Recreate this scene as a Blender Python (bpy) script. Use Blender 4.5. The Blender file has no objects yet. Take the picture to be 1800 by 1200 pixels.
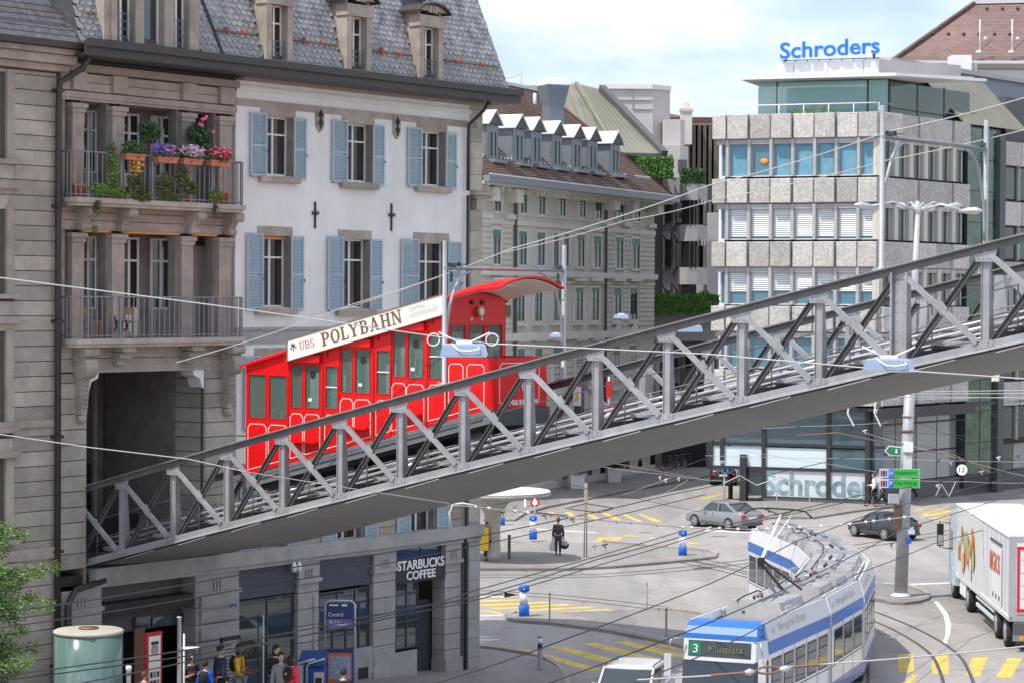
import bpy, math, random
from mathutils import Vector, Matrix
rnd = random.Random(7)
scene = bpy.context.scene
col = scene.collection
# ------------------------------------------------------------------ camera
FPX = 4200.0                                   # focal length in pixels of an 1800 px wide picture
PITCH, ROLL, EYE = 75.0 / FPX, 0.006, 12.0
cam_d = bpy.data.cameras.new('camera')
cam_d.sensor_width = 36.0
cam_d.lens = FPX / 1800.0 * 36.0
cam_d.clip_start = 0.5
cam_d.clip_end = 3000.0
cam = bpy.data.objects.new('camera', cam_d)
col.objects.link(cam)
CR = Matrix.Rotation(math.pi / 2 - PITCH, 4, 'X') @ Matrix.Rotation(ROLL, 4, 'Z')
cam.matrix_world = Matrix.Translation((0, 0, EYE)) @ CR
scene.camera = cam
# ------------------------------------------------------------------ sky, sun, exposure
SUN_DIR = Vector((-0.84, -0.54, 0)).normalized()
SUN_EL = math.radians(61)
SUN = Vector((SUN_DIR.x * math.cos(SUN_EL), SUN_DIR.y * math.cos(SUN_EL), math.sin(SUN_EL)))
world = bpy.data.worlds.new('World')
scene.world = world
world.use_nodes = True
wn = world.node_tree
bg = wn.nodes['Background']
sky = wn.nodes.new('ShaderNodeTexSky')
sky.sky_type = 'NISHITA'
sky.sun_disc = False
sky.sun_elevation = SUN_EL
sky.sun_rotation = math.atan2(SUN_DIR.x, SUN_DIR.y)
sky.air_density = 1.0
sky.dust_density = 1.5
sky.ozone_density = 1.2
# broken white cloud over the blue: the whole sky, by direction
tc = wn.nodes.new('ShaderNodeTexCoord')
mp = wn.nodes.new('ShaderNodeMapping')
mp.inputs['Scale'].default_value = (1.0, 1.0, 2.6)
mp.inputs['Location'].default_value = (2.3, 1.4, 0.15)
nz = wn.nodes.new('ShaderNodeTexNoise')
nz.inputs['Scale'].default_value = 5.5
nz.inputs['Detail'].default_value = 9
nz.inputs['Roughness'].default_value = 0.5
nz.inputs['Distortion'].default_value = 0.3
rp = wn.nodes.new('ShaderNodeValToRGB')
rp.color_ramp.elements[0].position = 0.42
rp.color_ramp.elements[0].color = (0.30, 0.30, 0.30, 1)
rp.color_ramp.elements[1].position = 0.60
rp.color_ramp.elements[1].color = (1, 1, 1, 1)
nz2 = wn.nodes.new('ShaderNodeTexNoise')
nz2.inputs['Scale'].default_value = 16
nz2.inputs['Detail'].default_value = 6
rp2 = wn.nodes.new('ShaderNodeValToRGB')
rp2.color_ramp.elements[0].position = 0.3
rp2.color_ramp.elements[0].color = (4.0, 4.75, 6.9, 1)
rp2.color_ramp.elements[1].position = 0.62
rp2.color_ramp.elements[1].color = (7.0, 7.2, 7.6, 1)
mx = wn.nodes.new('ShaderNodeMixRGB')
wn.links.new(tc.outputs['Generated'], mp.inputs['Vector'])
wn.links.new(mp.outputs['Vector'], nz.inputs['Vector'])
wn.links.new(mp.outputs['Vector'], nz2.inputs['Vector'])
wn.links.new(nz.outputs['Fac'], rp.inputs['Fac'])
wn.links.new(nz2.outputs['Fac'], rp2.inputs['Fac'])
wn.links.new(rp.outputs['Color'], mx.inputs['Fac'])
wn.links.new(sky.outputs['Color'], mx.inputs['Color1'])
wn.links.new(rp2.outputs['Color'], mx.inputs['Color2'])
wn.links.new(mx.outputs['Color'], bg.inputs['Color'])
bg.inputs['Strength'].default_value = 0.14
sun_d = bpy.data.lights.new('sun', 'SUN')
sun_d.energy = 3.4
sun_d.angle = math.radians(0.5)
sun_d.color = (1.0, 0.95, 0.87)
sun = bpy.data.objects.new('sun', sun_d)
sun.rotation_euler = SUN.to_track_quat('Z', 'Y').to_euler()
sun.location = (0, 0, 80)
col.objects.link(sun)
vs = scene.view_settings
vs.view_transform = 'Standard'
vs.look = 'None'
vs.gamma = 1.0
vs.use_curve_mapping = False
vs.exposure = 0.45
scene.display_settings.display_device = 'sRGB'
scene.render.engine = 'CYCLES'
scene.cycles.max_bounces = 6
scene.cycles.transparent_max_bounces = 12
scene.cycles.use_denoising = True
# ------------------------------------------------------------------ helpers
RT = CR.to_3x3()
def ray(x, y):
 return RT @ Vector(((x - 900) / FPX, -(y - 600) / FPX, -1.0))
def ground(x, y, z=0.0):
 d = ray(x, y); k = (z - EYE) / d.z
 return Vector((d.x * k, d.y * k, z))
def at(x, y, Y):
 d = ray(x, y); k = Y / d.y
 return Vector((d.x * k, Y, EYE + d.z * k))
class Frame:
 """upright plane: local X along it, local -Y towards the street, Z up."""
 def __init__(s, O, u):
  s.O = Vector((O[0], O[1], 0)); s.u = Vector((u[0], u[1], 0)).normalized()
  s.n = Vector((-s.u.y, s.u.x, 0)); s.ang = math.atan2(s.u.y, s.u.x)
 def px(s, x, y, d=0.0):
  r = ray(x, y); C = Vector((0, 0, EYE)) - s.O
  k = (d - C.dot(s.n)) / r.dot(s.n)
  p = C + r * k
  return p.dot(s.u), p.z
 def w(s, a, d=0.0, z=0.0):
  p = s.O + s.u * a + s.n * d; return Vector((p.x, p.y, z))
 def loc(s, p):
  q = Vector((p[0], p[1], 0)) - s.O
  return q.dot(s.u), q.dot(s.n)
def tag(o, label=None, cat=None, group=None, kind=None):
 if label: o['label'] = label
 if cat: o['category'] = cat
 if group: o['group'] = group
 if kind: o['kind'] = kind
 return o
def empty(name, loc=(0, 0, 0), rz=0.0):
 o = bpy.data.objects.new(name, None); col.objects.link(o)
 o.location = loc; o.rotation_euler = (0, 0, rz); o.empty_display_size = 0.3
 return o
def copy_tree(o, parent=None):
 c = o.copy(); col.objects.link(c)
 if parent is not None: c.parent = parent
 for ch in list(o.children): copy_tree(ch, c)
 return c
def link(name, me, parent=None, loc=None, rot=None, label=None, scale=None):
 o = bpy.data.objects.new(name, me); col.objects.link(o)
 if parent is not None: o.parent = parent
 if loc is not None: o.location = loc
 if rot is not None: o.rotation_euler = rot
 if scale is not None: o.scale = scale
 if label: o['label'] = label
 return o
class MB:
 def __init__(s, T=None):
  s.v = []; s.f = []; s.mi = []; s.T = T; s.m = 0; s.sm = []
  s.smooth = False
 def add(s, vs, fs):
  n = len(s.v)
  if s.T is not None: vs = [tuple(s.T @ Vector(p)) for p in vs]
  s.v += [tuple(p) for p in vs]
  for f in fs:
   s.f.append(tuple(i + n for i in f)); s.mi.append(s.m); s.sm.append(s.smooth)
  return s
 def box(s, x0, x1, y0, y1, z0, z1):
  if x0 > x1: x0, x1 = x1, x0
  if y0 > y1: y0, y1 = y1, y0
  if z0 > z1: z0, z1 = z1, z0
  return s.add([(x0,y0,z0),(x1,y0,z0),(x1,y1,z0),(x0,y1,z0),(x0,y0,z1),(x1,y0,z1),(x1,y1,z1),(x0,y1,z1)],
      [(3,2,1,0),(4,5,6,7),(0,1,5,4),(1,2,6,5),(2,3,7,6),(3,0,4,7)])
 def cbox(s, x0, x1, y0, y1, z0, z1, c=0.01):
  """box with chamfered street-side (-Y) edges"""
  return s.add([(x0,y0+c,z0),(x1,y0+c,z0),(x1,y1,z0),(x0,y1,z0),(x0,y0+c,z1),(x1,y0+c,z1),(x1,y1,z1),(x0,y1,z1),
      (x0+c,y0,z0+c),(x1-c,y0,z0+c),(x1-c,y0,z1-c),(x0+c,y0,z1-c)],
      [(3,2,1,0),(4,5,6,7),(1,2,6,5),(2,3,7,6),(3,0,4,7),(8,9,10,11),(0,1,9,8),(1,5,10,9),(5,4,11,10),(4,0,8,11)])
 def quad(s, a, b, c, d):
  return s.add([a, b, c, d], [(0,1,2,3)])
 def poly(s, pts):
  return s.add(pts, [tuple(range(len(pts)))])
 def prism(s, pts, vec):
  """planar polygon pts extruded by vec"""
  n = len(pts); vec = Vector(vec)
  a = [Vector(p) for p in pts]; b = [p + vec for p in a]
  fs = [tuple(range(n))[::-1], tuple(range(n, 2*n))] + [(i, (i+1) % n, n + (i+1) % n, n + i) for i in range(n)]
  # outward: assume pts counter-clockwise about vec
  return s.add(a + b, fs)
 def beam(s, p, q, w, h, up=(0, 0, 1)):
  """rectangular bar from p to q, width w (sideways), height h (towards up)"""
  p = Vector(p); q = Vector(q); d = (q - p).normalized(); up = Vector(up)
  x = d.cross(up)
  if x.length < 1e-4: x = d.cross(Vector((0, 1, 0)))
  x.normalize(); y = x.cross(d).normalized()
  vs = []
  for e in (p, q):
   for sx, sy in ((-1,-1),(1,-1),(1,1),(-1,1)):
    vs.append(e + x * (sx * w / 2) + y * (sy * h / 2))
  return s.add(vs, [(0,1,2,3)[::-1],(4,5,6,7),(0,1,5,4),(1,2,6,5),(2,3,7,6),(3,0,4,7)])
 def tube(s, pts, r, n=8, cap=True):
  """tube through pts; r number or list"""
  pts = [Vector(p) for p in pts]; k = len(pts)
  rs = r if isinstance(r, (list, tuple)) else [r] * k
  base = len(s.v); vs = []; fs = []
  ref = None
  for i, p in enumerate(pts):
   d = (pts[min(i+1, k-1)] - pts[max(i-1, 0)])
   d = d.normalized() if d.length > 1e-9 else Vector((0, 0, 1))
   if ref is None:
    ref = d.cross(Vector((0, 0, 1)))
    if ref.length < 1e-3: ref = d.cross(Vector((0, 1, 0)))
   ref = (ref - d * ref.dot(d)).normalized(); b = d.cross(ref)
   for j in range(n):
    a = 2 * math.pi * j / n
    vs.append(p + (ref * math.cos(a) + b * math.sin(a)) * rs[i])
  for i in range(k - 1):
   for j in range(n):
    fs.append((i*n + j, i*n + (j+1) % n, (i+1)*n + (j+1) % n, (i+1)*n + j))
  if cap:
   fs.append(tuple(range(n))[::-1]); fs.append(tuple((k-1)*n + j for j in range(n)))
  sm = s.smooth; s.smooth = n > 5
  s.add(vs, fs); s.smooth = sm
  return s
 def lathe(s, prof, n=16, c=(0, 0, 0), sx=1.0, sy=1.0):
  """prof: list of (r, z)"""
  vs = []; fs = []
  for r, z in prof:
   for j in range(n):
    a = 2 * math.pi * j / n
    vs.append((c[0] + r * math.cos(a) * sx, c[1] + r * math.sin(a) * sy, c[2] + z))
  for i in range(len(prof) - 1):
   for j in range(n):
    fs.append((i*n + j, i*n + (j+1) % n, (i+1)*n + (j+1) % n, (i+1)*n + j))
  fs.append(tuple(range(n))[::-1]); fs.append(tuple((len(prof)-1)*n + j for j in range(n)))
  sm = s.smooth; s.smooth = n > 5
  s.add(vs, fs); s.smooth = sm
  return s
 def sphere(s, c, r, n=12, m=8, sc=(1, 1, 1)):
  return s.lathe([(max(1e-3, r * math.sin(math.pi * i / m)) , -r * math.cos(math.pi * i / m) * sc[2]) for i in range(m + 1)], n, c, sc[0], sc[1])
 def mesh(s, name, mat):
  me = bpy.data.meshes.new(name)
  me.from_pydata(s.v, [], s.f)
  mats = mat if isinstance(mat, (list, tuple)) else [mat]
  for m in mats: me.materials.append(m)
  if len(mats) > 1: me.polygons.foreach_set('material_index', s.mi)
  if any(s.sm): me.polygons.foreach_set('use_smooth', s.sm)
  me.update()
  return me
 def build(s, name, mat, parent=None, **k):
  return link(name, s.mesh(name, mat), parent, **k)
def put(name, mat, parent, fn, **k):
 b = MB(); fn(b); return b.build(name, mat, parent, **k)
def bx(name, mat, parent, x0, x1, y0, y1, z0, z1, **k):
 return MB().box(x0, x1, y0, y1, z0, z1).build(name, mat, parent, **k)
# ------------------------------------------------------------------ materials
def mat(name, colr, rough=0.7, metal=0.0, var=0.0, scale=4.0, bump=0.0, bscale=None, objvar=0.0,
  col2=None, spec=0.5, coat=0.0, streak=False, stain=0.0):
 m = bpy.data.materials.new(name); m.use_nodes = True
 nt = m.node_tree; N = nt.nodes; L = nt.links
 p = N['Principled BSDF']
 p.inputs['Roughness'].default_value = rough
 p.inputs['Metallic'].default_value = metal
 p.inputs['Specular IOR Level'].default_value = spec
 p.inputs['Coat Weight'].default_value = coat
 c = (colr[0], colr[1], colr[2], 1)
 p.inputs['Base Color'].default_value = c
 src = None
 g = N.new('ShaderNodeTexCoord')
 vec = g.outputs['Object']
 if var > 0 or col2:
  t = N.new('ShaderNodeTexNoise'); t.inputs['Scale'].default_value = scale
  t.inputs['Detail'].default_value = 6; t.inputs['Roughness'].default_value = 0.65
  if streak:
   mp_ = N.new('ShaderNodeMapping'); mp_.inputs['Scale'].default_value = (1, 1, 0.12)
   L.new(vec, mp_.inputs['Vector']); L.new(mp_.outputs['Vector'], t.inputs['Vector'])
  else:
   L.new(vec, t.inputs['Vector'])
  r = N.new('ShaderNodeValToRGB')
  r.color_ramp.elements[0].position = 0.32; r.color_ramp.elements[1].position = 0.68
  if col2:
   r.color_ramp.elements[0].color = (col2[0], col2[1], col2[2], 1); r.color_ramp.elements[1].color = c
  else:
   r.color_ramp.elements[0].color = tuple(max(0, x * (1 - var)) for x in colr) + (1,)
   r.color_ramp.elements[1].color = tuple(min(1, x * (1 + var)) for x in colr) + (1,)
  L.new(t.outputs['Fac'], r.inputs['Fac']); src = r.outputs['Color']
 if stain > 0:
  t2 = N.new('ShaderNodeTexNoise'); t2.inputs['Scale'].default_value = scale * 0.22
  t2.inputs['Detail'].default_value = 8; t2.inputs['Roughness'].default_value = 0.7
  L.new(vec, t2.inputs['Vector'])
  r2 = N.new('ShaderNodeValToRGB')
  r2.color_ramp.elements[0].position = 0.38; r2.color_ramp.elements[1].position = 0.62
  r2.color_ramp.elements[0].color = (1 - stain, 1 - stain, 1 - stain * 1.1, 1); r2.color_ramp.elements[1].color = (1, 1, 1, 1)
  L.new(t2.outputs['Fac'], r2.inputs['Fac'])
  mm = N.new('ShaderNodeMixRGB'); mm.blend_type = 'MULTIPLY'; mm.inputs['Fac'].default_value = 1
  if src is None: mm.inputs['Color1'].default_value = c
  else: L.new(src, mm.inputs['Color1'])
  L.new(r2.outputs['Color'], mm.inputs['Color2']); src = mm.outputs['Color']
 if objvar > 0:
  oi = N.new('ShaderNodeObjectInfo')
  hs = N.new('ShaderNodeHueSaturation')
  mr = N.new('ShaderNodeMapRange')
  mr.inputs['To Min'].default_value = 1 - objvar; mr.inputs['To Max'].default_value = 1 + objvar
  L.new(oi.outputs['Random'], mr.inputs['Value']); L.new(mr.outputs['Result'], hs.inputs['Value'])
  if src is None: hs.inputs['Color'].default_value = c
  else: L.new(src, hs.inputs['Color'])
  src = hs.outputs['Color']
 if src is not None: L.new(src, p.inputs['Base Color'])
 if bump > 0:
  b = N.new('ShaderNodeBump'); b.inputs['Strength'].default_value = bump; b.inputs['Distance'].default_value = 0.03
  t3 = N.new('ShaderNodeTexNoise'); t3.inputs['Scale'].default_value = bscale or scale * 3
  t3.inputs['Detail'].default_value = 5
  L.new(vec, t3.inputs['Vector']); L.new(t3.outputs['Fac'], b.inputs['Height']); L.new(b.outputs['Normal'], p.inputs['Normal'])
 return m
def glass(name, colr, rough=0.05, trans=0.0, spec=0.9, metal=0.0):
 m = mat(name, colr, rough, metal, spec=spec)
 if trans > 0:
  p = m.node_tree.nodes['Principled BSDF']; p.inputs['Alpha'].default_value = 1 - trans
 return m
M = {}
def defm(k, *a, **kw): M[k] = mat(k, *a, **kw)
defm('stone', (0.42, 0.383, 0.32), 0.85, var=0.18, scale=1.6, bump=0.25, bscale=22, objvar=0.17, stain=0.18)
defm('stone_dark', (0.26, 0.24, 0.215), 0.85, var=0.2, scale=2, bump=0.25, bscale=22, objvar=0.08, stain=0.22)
defm('stone_warm', (0.41, 0.35, 0.295), 0.85, var=0.18, scale=2.2, bump=0.25, bscale=22, objvar=0.06, stain=0.25)
defm('stone_blue', (0.38, 0.372, 0.355), 0.85, var=0.12, scale=2, bump=0.2, bscale=22, objvar=0.08, stain=0.15)
defm('joint', (0.09, 0.085, 0.08), 0.95)
defm('plaster', (0.81, 0.795, 0.76), 0.9, var=0.06, scale=1.3, bump=0.2, bscale=30, stain=0.13, streak=True)
defm('shutter', (0.37, 0.48, 0.53), 0.6, var=0.05, scale=6, objvar=0.05)
defm('white_paint', (0.75, 0.73, 0.68), 0.5, var=0.04, scale=5)
defm('slate', (0.31, 0.31, 0.315), 0.62, var=0.25, scale=7, bump=0.15, bscale=30, objvar=0.15, stain=.2)
defm('slate_dark', (0.09, 0.09, 0.10), 0.6, var=0.35, scale=4, bump=0.2, objvar=0.3)
defm('brown_metal', (0.045, 0.036, 0.034), 0.5, var=0.15, scale=3)
defm('soffit', (0.30, 0.25, 0.20), 0.8, var=0.1, scale=3)
defm('iron', (0.03, 0.03, 0.032), 0.5)
defm('rail_grey', (0.25, 0.25, 0.255), 0.5, metal=0.2, var=0.15, scale=6)
defm('rust', (0.16, 0.075, 0.05), 0.8, var=0.3, scale=9)
M['glass_dark'] = glass('glass_dark', (0.02, 0.022, 0.022), 0.04)
M['glass_brown'] = glass('glass_brown', (0.03, 0.024, 0.02), 0.04, trans=.45)
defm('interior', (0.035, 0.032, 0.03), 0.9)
defm('dark_wood', (0.055, 0.045, 0.04), 0.7, var=0.2, scale=3)
defm('terracotta', (0.52, 0.19, 0.10), 0.8, var=0.1, scale=6)
defm('leaf', (0.055, 0.12, 0.03), 0.6, var=0.35, scale=3, objvar=0.1)
defm('leaf_light', (0.14, 0.25, 0.05), 0.6, var=0.3, scale=3, objvar=0.1)
defm('leaf_olive', (0.10, 0.13, 0.03), 0.6, var=0.3, scale=3)
defm('petal_pink', (0.80, 0.12, 0.30), 0.5)
defm('petal_pale', (0.80, 0.45, 0.62), 0.5)
defm('petal_red', (0.70, 0.03, 0.05), 0.5)
defm('petal_purple', (0.25, 0.15, 0.60), 0.5)
defm('petal_yellow', (0.75, 0.48, 0.06), 0.5)
defm('orange', (0.70, 0.30, 0.04), 0.6)
defm('wood_chair', (0.40, 0.20, 0.09), 0.6)
defm('steel', (0.36, 0.365, 0.38), 0.42, metal=0.25, var=0.14, scale=2.5, stain=0.18)
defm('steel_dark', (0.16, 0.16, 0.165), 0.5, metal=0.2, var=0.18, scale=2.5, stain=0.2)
defm('belly', (0.215, 0.212, 0.212), 0.6, var=0.06, scale=0.8, stain=0.12)
defm('track_dark', (0.04, 0.038, 0.036), 0.85, var=0.3, scale=3)
defm('galv', (0.55, 0.56, 0.58), 0.38, metal=0.5, var=0.12, scale=3)
defm('grating', (0.42, 0.44, 0.46), 0.5, metal=0.3, var=0.15, scale=4)
defm('red', (0.78, 0.004, 0.006), 0.36, var=0.08, scale=2.5, spec=0.4, stain=.10)
defm('red_dark', (0.55, 0.01, 0.012), 0.45)
defm('cream', (0.78, 0.71, 0.60), 0.5)
defm('sign_cream', (0.84, 0.80, 0.72), 0.5)
defm('brown_letter', (0.20, 0.10, 0.05), 0.5)
defm('red_letter', (0.50, 0.05, 0.05), 0.5)
defm('grey_letter', (0.36, 0.33, 0.30), 0.5)
defm('black', (0.02, 0.02, 0.02), 0.5)
defm('grey_dark', (0.09, 0.09, 0.095), 0.6)
defm('skirt', (0.17, 0.18, 0.20), 0.5, var=0.1, scale=2)
defm('white', (0.80, 0.80, 0.80), 0.45, var=0.03, scale=3)
defm('asphalt', (0.27, 0.255, 0.24), 0.92, var=0.07, scale=0.5, bump=0.15, bscale=40, stain=0.14)
defm('pavement', (0.25, 0.24, 0.23), 0.92, var=0.10, scale=0.8, bump=0.15, bscale=40, stain=0.12)
defm('kerb', (0.33, 0.28, 0.24), 0.9, var=0.15, scale=2, objvar=0.12)
defm('yellow_paint', (0.66, 0.47, 0.11), 0.85, var=0.2, scale=5, stain=0.3)
defm('white_line', (0.62, 0.61, 0.58), 0.85, var=0.15, scale=5, stain=0.2)
defm('rail_steel', (0.16, 0.15, 0.14), 0.4, metal=0.6)
defm('shutter_green', (0.035, 0.09, 0.07), 0.6)
defm('rust_bright', (0.42, 0.16, 0.08), 0.7)
defm('blue_sign', (0.03, 0.12, 0.42), 0.5)
defm('rail_blue', (0.12, 0.15, 0.18), 0.5)
defm('panel_blue', (0.055, 0.065, 0.085), 0.55)
defm('frame_blue', (0.05, 0.06, 0.075), 0.5)
defm('green_ins', (0.03, 0.10, 0.08), 0.5)
M['glass_refl'] = glass('glass_refl', (0.10, 0.12, 0.13), 0.03, metal=0.6)
M['glass_shop'] = glass('glass_shop', (0.05, 0.06, 0.06), 0.03)
M['glass_ground'] = glass('glass_ground', (0.10, 0.17, 0.20), 0.04, trans=0.25)
defm('frosted', (0.62, 0.72, 0.75), 0.5)
defm('letter_glass', (0.60, 0.63, 0.66), 0.35, var=0.05, scale=.3)
M['glass_letter'] = mat('glass_letter', (0.22, 0.34, 0.38), 0.08, var=0.5, scale=1.3, spec=0.9)
M['glass_side'] = glass('glass_side', (0.30, 0.34, 0.34), 0.05, metal=0.3)
defm('panel_dark', (0.26, 0.245, 0.235), 0.5, var=0.1, scale=1)
defm('letter_blue', (0.02, 0.17, 0.58), 0.4)
defm('letter_edge', (0.55, 0.68, 0.85), 0.4)
defm('slate_field', (0.31, 0.31, 0.315), 0.62, var=0.5, scale=2.6, bump=0.15, bscale=30)
def asphalt_mat(name, base):
 m = mat(name, base, 0.92, var=0.06, scale=0.35, bump=0.2, bscale=45, stain=0.10)
 nt = m.node_tree; N = nt.nodes; L = nt.links; p = N['Principled BSDF']
 src = p.inputs['Base Color'].links[0].from_socket
 tcn = N.new('ShaderNodeTexCoord')
 f = N.new('ShaderNodeTexNoise'); f.inputs['Scale'].default_value = 9; f.inputs['Detail'].default_value = 8; f.inputs['Roughness'].default_value = 0.8
 r = N.new('ShaderNodeValToRGB'); r.color_ramp.elements[0].position = .35; r.color_ramp.elements[1].position = .65
 r.color_ramp.elements[0].color = (.84, .84, .84, 1); r.color_ramp.elements[1].color = (1.08, 1.08, 1.08, 1)
 v = N.new('ShaderNodeTexVoronoi'); v.feature = 'F1'; v.inputs['Scale'].default_value = .16; v.distance = 'CHEBYCHEV'; v.inputs['Randomness'].default_value = .8
 r2 = N.new('ShaderNodeValToRGB'); r2.color_ramp.interpolation = 'CONSTANT'
 r2.color_ramp.elements[0].color = (.86, .86, .87, 1); r2.color_ramp.elements[1].position = .22; r2.color_ramp.elements[1].color = (1, 1, 1, 1)
 sep = N.new('ShaderNodeSeparateColor')
 mp_ = N.new('ShaderNodeMapping'); mp_.inputs['Rotation'].default_value = (0, 0, .5); mp_.inputs['Scale'].default_value = (1, .45, 1)
 L.new(tcn.outputs['Object'], mp_.inputs['Vector']); L.new(mp_.outputs['Vector'], v.inputs['Vector'])
 L.new(v.outputs['Color'], sep.inputs['Color']); L.new(sep.outputs['Red'], r2.inputs['Fac'])
 # hairline cracks
 w = N.new('ShaderNodeTexVoronoi'); w.feature = 'DISTANCE_TO_EDGE'; w.inputs['Scale'].default_value = .22
 nn = N.new('ShaderNodeTexNoise'); nn.inputs['Scale'].default_value = 1.2; nn.inputs['Detail'].default_value = 5
 ad = N.new('ShaderNodeMixRGB'); ad.blend_type = 'ADD'; ad.inputs['Fac'].default_value = .9
 L.new(tcn.outputs['Object'], ad.inputs['Color1']); L.new(nn.outputs['Color'], ad.inputs['Color2']); L.new(tcn.outputs['Object'], nn.inputs['Vector']); L.new(ad.outputs['Color'], w.inputs['Vector'])
 r3 = N.new('ShaderNodeValToRGB'); r3.color_ramp.elements[0].color = (.72, .72, .72, 1); r3.color_ramp.elements[1].position = .012; r3.color_ramp.elements[1].color = (1, 1, 1, 1)
 L.new(w.outputs['Distance'], r3.inputs['Fac'])
 # long tyre and oil darkening
 mp2 = N.new('ShaderNodeMapping'); mp2.inputs['Rotation'].default_value = (0, 0, -.35); mp2.inputs['Scale'].default_value = (.9, .06, 1)
 n4 = N.new('ShaderNodeTexNoise'); n4.inputs['Scale'].default_value = 1.0; n4.inputs['Detail'].default_value = 4
 L.new(tcn.outputs['Object'], mp2.inputs['Vector']); L.new(mp2.outputs['Vector'], n4.inputs['Vector'])
 r4 = N.new('ShaderNodeValToRGB'); r4.color_ramp.elements[0].position = .4; r4.color_ramp.elements[1].position = .6
 r4.color_ramp.elements[0].color = (.87, .87, .88, 1); r4.color_ramp.elements[1].color = (1, 1, 1, 1)
 L.new(n4.outputs['Fac'], r4.inputs['Fac']); L.new(f.outputs['Fac'], r.inputs['Fac']); L.new(tcn.outputs['Object'], f.inputs['Vector'])
 for s_ in (r, r2, r3, r4):
  x = N.new('ShaderNodeMixRGB'); x.blend_type = 'MULTIPLY'; x.inputs['Fac'].default_value = 1
  L.new(src, x.inputs['Color1']); L.new(s_.outputs['Color'], x.inputs['Color2']); src = x.outputs['Color']
 L.new(src, p.inputs['Base Color'])
 return m
M['asphalt'] = asphalt_mat('asphalt', (0.345, 0.322, 0.303))
M['pavement'] = asphalt_mat('pavement', (0.285, 0.265, 0.25))
defm('navy', (0.012, 0.03, 0.16), 0.4); defm('navy2', (0.015, 0.07, 0.28), 0.4); defm('lilac', (0.16, 0.16, 0.42), 0.5); defm('orange_red', (0.72, 0.13, 0.03), 0.5)
defm('map', (0.55, 0.55, 0.52), 0.5, col2=(0.10, 0.22, 0.45), scale=14)
defm('leaf_bal', (0.05, 0.13, 0.035), 0.6, var=0.4, scale=4)
defm('mast_grey', (0.42, 0.43, 0.46), 0.5, metal=0.2, var=0.12, scale=2, stain=0.2)
defm('mullion', (0.40, 0.40, 0.405), 0.6, var=0.1, scale=2)
defm('concrete', (0.42, 0.40, 0.395), 0.9, var=0.06, scale=.4, stain=0.08)
defm('wire_rust', (0.20, 0.11, 0.075), 0.7); defm('wire_pale', (0.42, 0.42, 0.41), 0.5); defm('wire_dark', (0.05, 0.045, 0.045), 0.6); defm('lamp_blue', (0.26, 0.34, 0.48), 0.4)
defm('tram_white', (0.72, 0.74, 0.77), 0.3, coat=.3, var=.03, scale=2, stain=.06); defm('tram_blue', (0.015, 0.14, 0.50), 0.45, coat=.15); defm('tram_blue2', (0.03, 0.10, 0.32), 0.3, coat=.4); defm('tram_grey', (0.37, 0.37, 0.38), 0.5, var=.1, scale=3, stain=.2); defm('banner', (0.58, 0.58, 0.60), 0.5)
M['tram_glass'] = glass('tram_glass', (0.10, 0.11, 0.12), 0.03, metal=.35); M['tram_screen'] = glass('tram_screen', (0.02, 0.025, 0.04), 0.03); defm('display_text', (0.22, 0.24, 0.08), .5)
defm('sign_red', (0.55, 0.02, 0.03), 0.4); defm('sign_green', (0.01, 0.22, 0.10), 0.4)
defm('lorry_white', (0.74, 0.75, 0.77), 0.35, coat=.2); defm('lorry_blue', (0.50, 0.60, 0.68), 0.35, coat=.3); defm('veg_pale', (0.66, 0.66, 0.64), .4)
defm('veg_orange', (0.62, 0.22, 0.06), .5, col2=(0.7, 0.4, 0.2), scale=2); defm('veg_red', (0.50, 0.10, 0.05), .5, col2=(0.65, 0.3, 0.15), scale=3); defm('veg_green', (0.30, 0.38, 0.10), .5, col2=(0.5, 0.5, 0.25), scale=3); defm('veg_olive', (0.35, 0.33, 0.12), .5, col2=(0.55, 0.45, 0.25), scale=3)
# ------------------------------------------------------------------ lettering helpers
def text_bm(s, bold=0.0):
 cu = bpy.data.curves.new('lettering', 'FONT'); cu.body = s; cu.size = 1.0; cu.resolution_u = 4; cu.offset = bold
 ob = bpy.data.objects.new('lettering', cu); col.objects.link(ob)
 bpy.context.view_layer.update()
 me = bpy.data.meshes.new_from_object(ob)
 vs = [tuple(v.co) for v in me.vertices]; fs = [tuple(p.vertices) for p in me.polygons]
 bpy.data.objects.remove(ob); bpy.data.curves.remove(cu); bpy.data.meshes.remove(me)
 return vs, fs
def solid(vs, fs, P0, U, V, D):
 """flat outline (x,y in 0..1 box) -> solid letter spanned by U,V with thickness vector D (back)"""
 P0, U, V, D = map(Vector, (P0, U, V, D))
 b = MB(); n = len(vs)
 fr = [P0 + U * v[0] + V * v[1] for v in vs]
 b.add(fr, fs)
 if D.length > 1e-6:
  ed = {}
  for f in fs:
   for i in range(len(f)):
    k = (f[i], f[(i+1) % len(f)])
    if (k[1], k[0]) in ed: del ed[(k[1], k[0])]
    else: ed[k] = 1
  b.add(fr + [p + D for p in fr], [(a, c, c + n, a + n) for a, c in ed])
 return b
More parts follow.
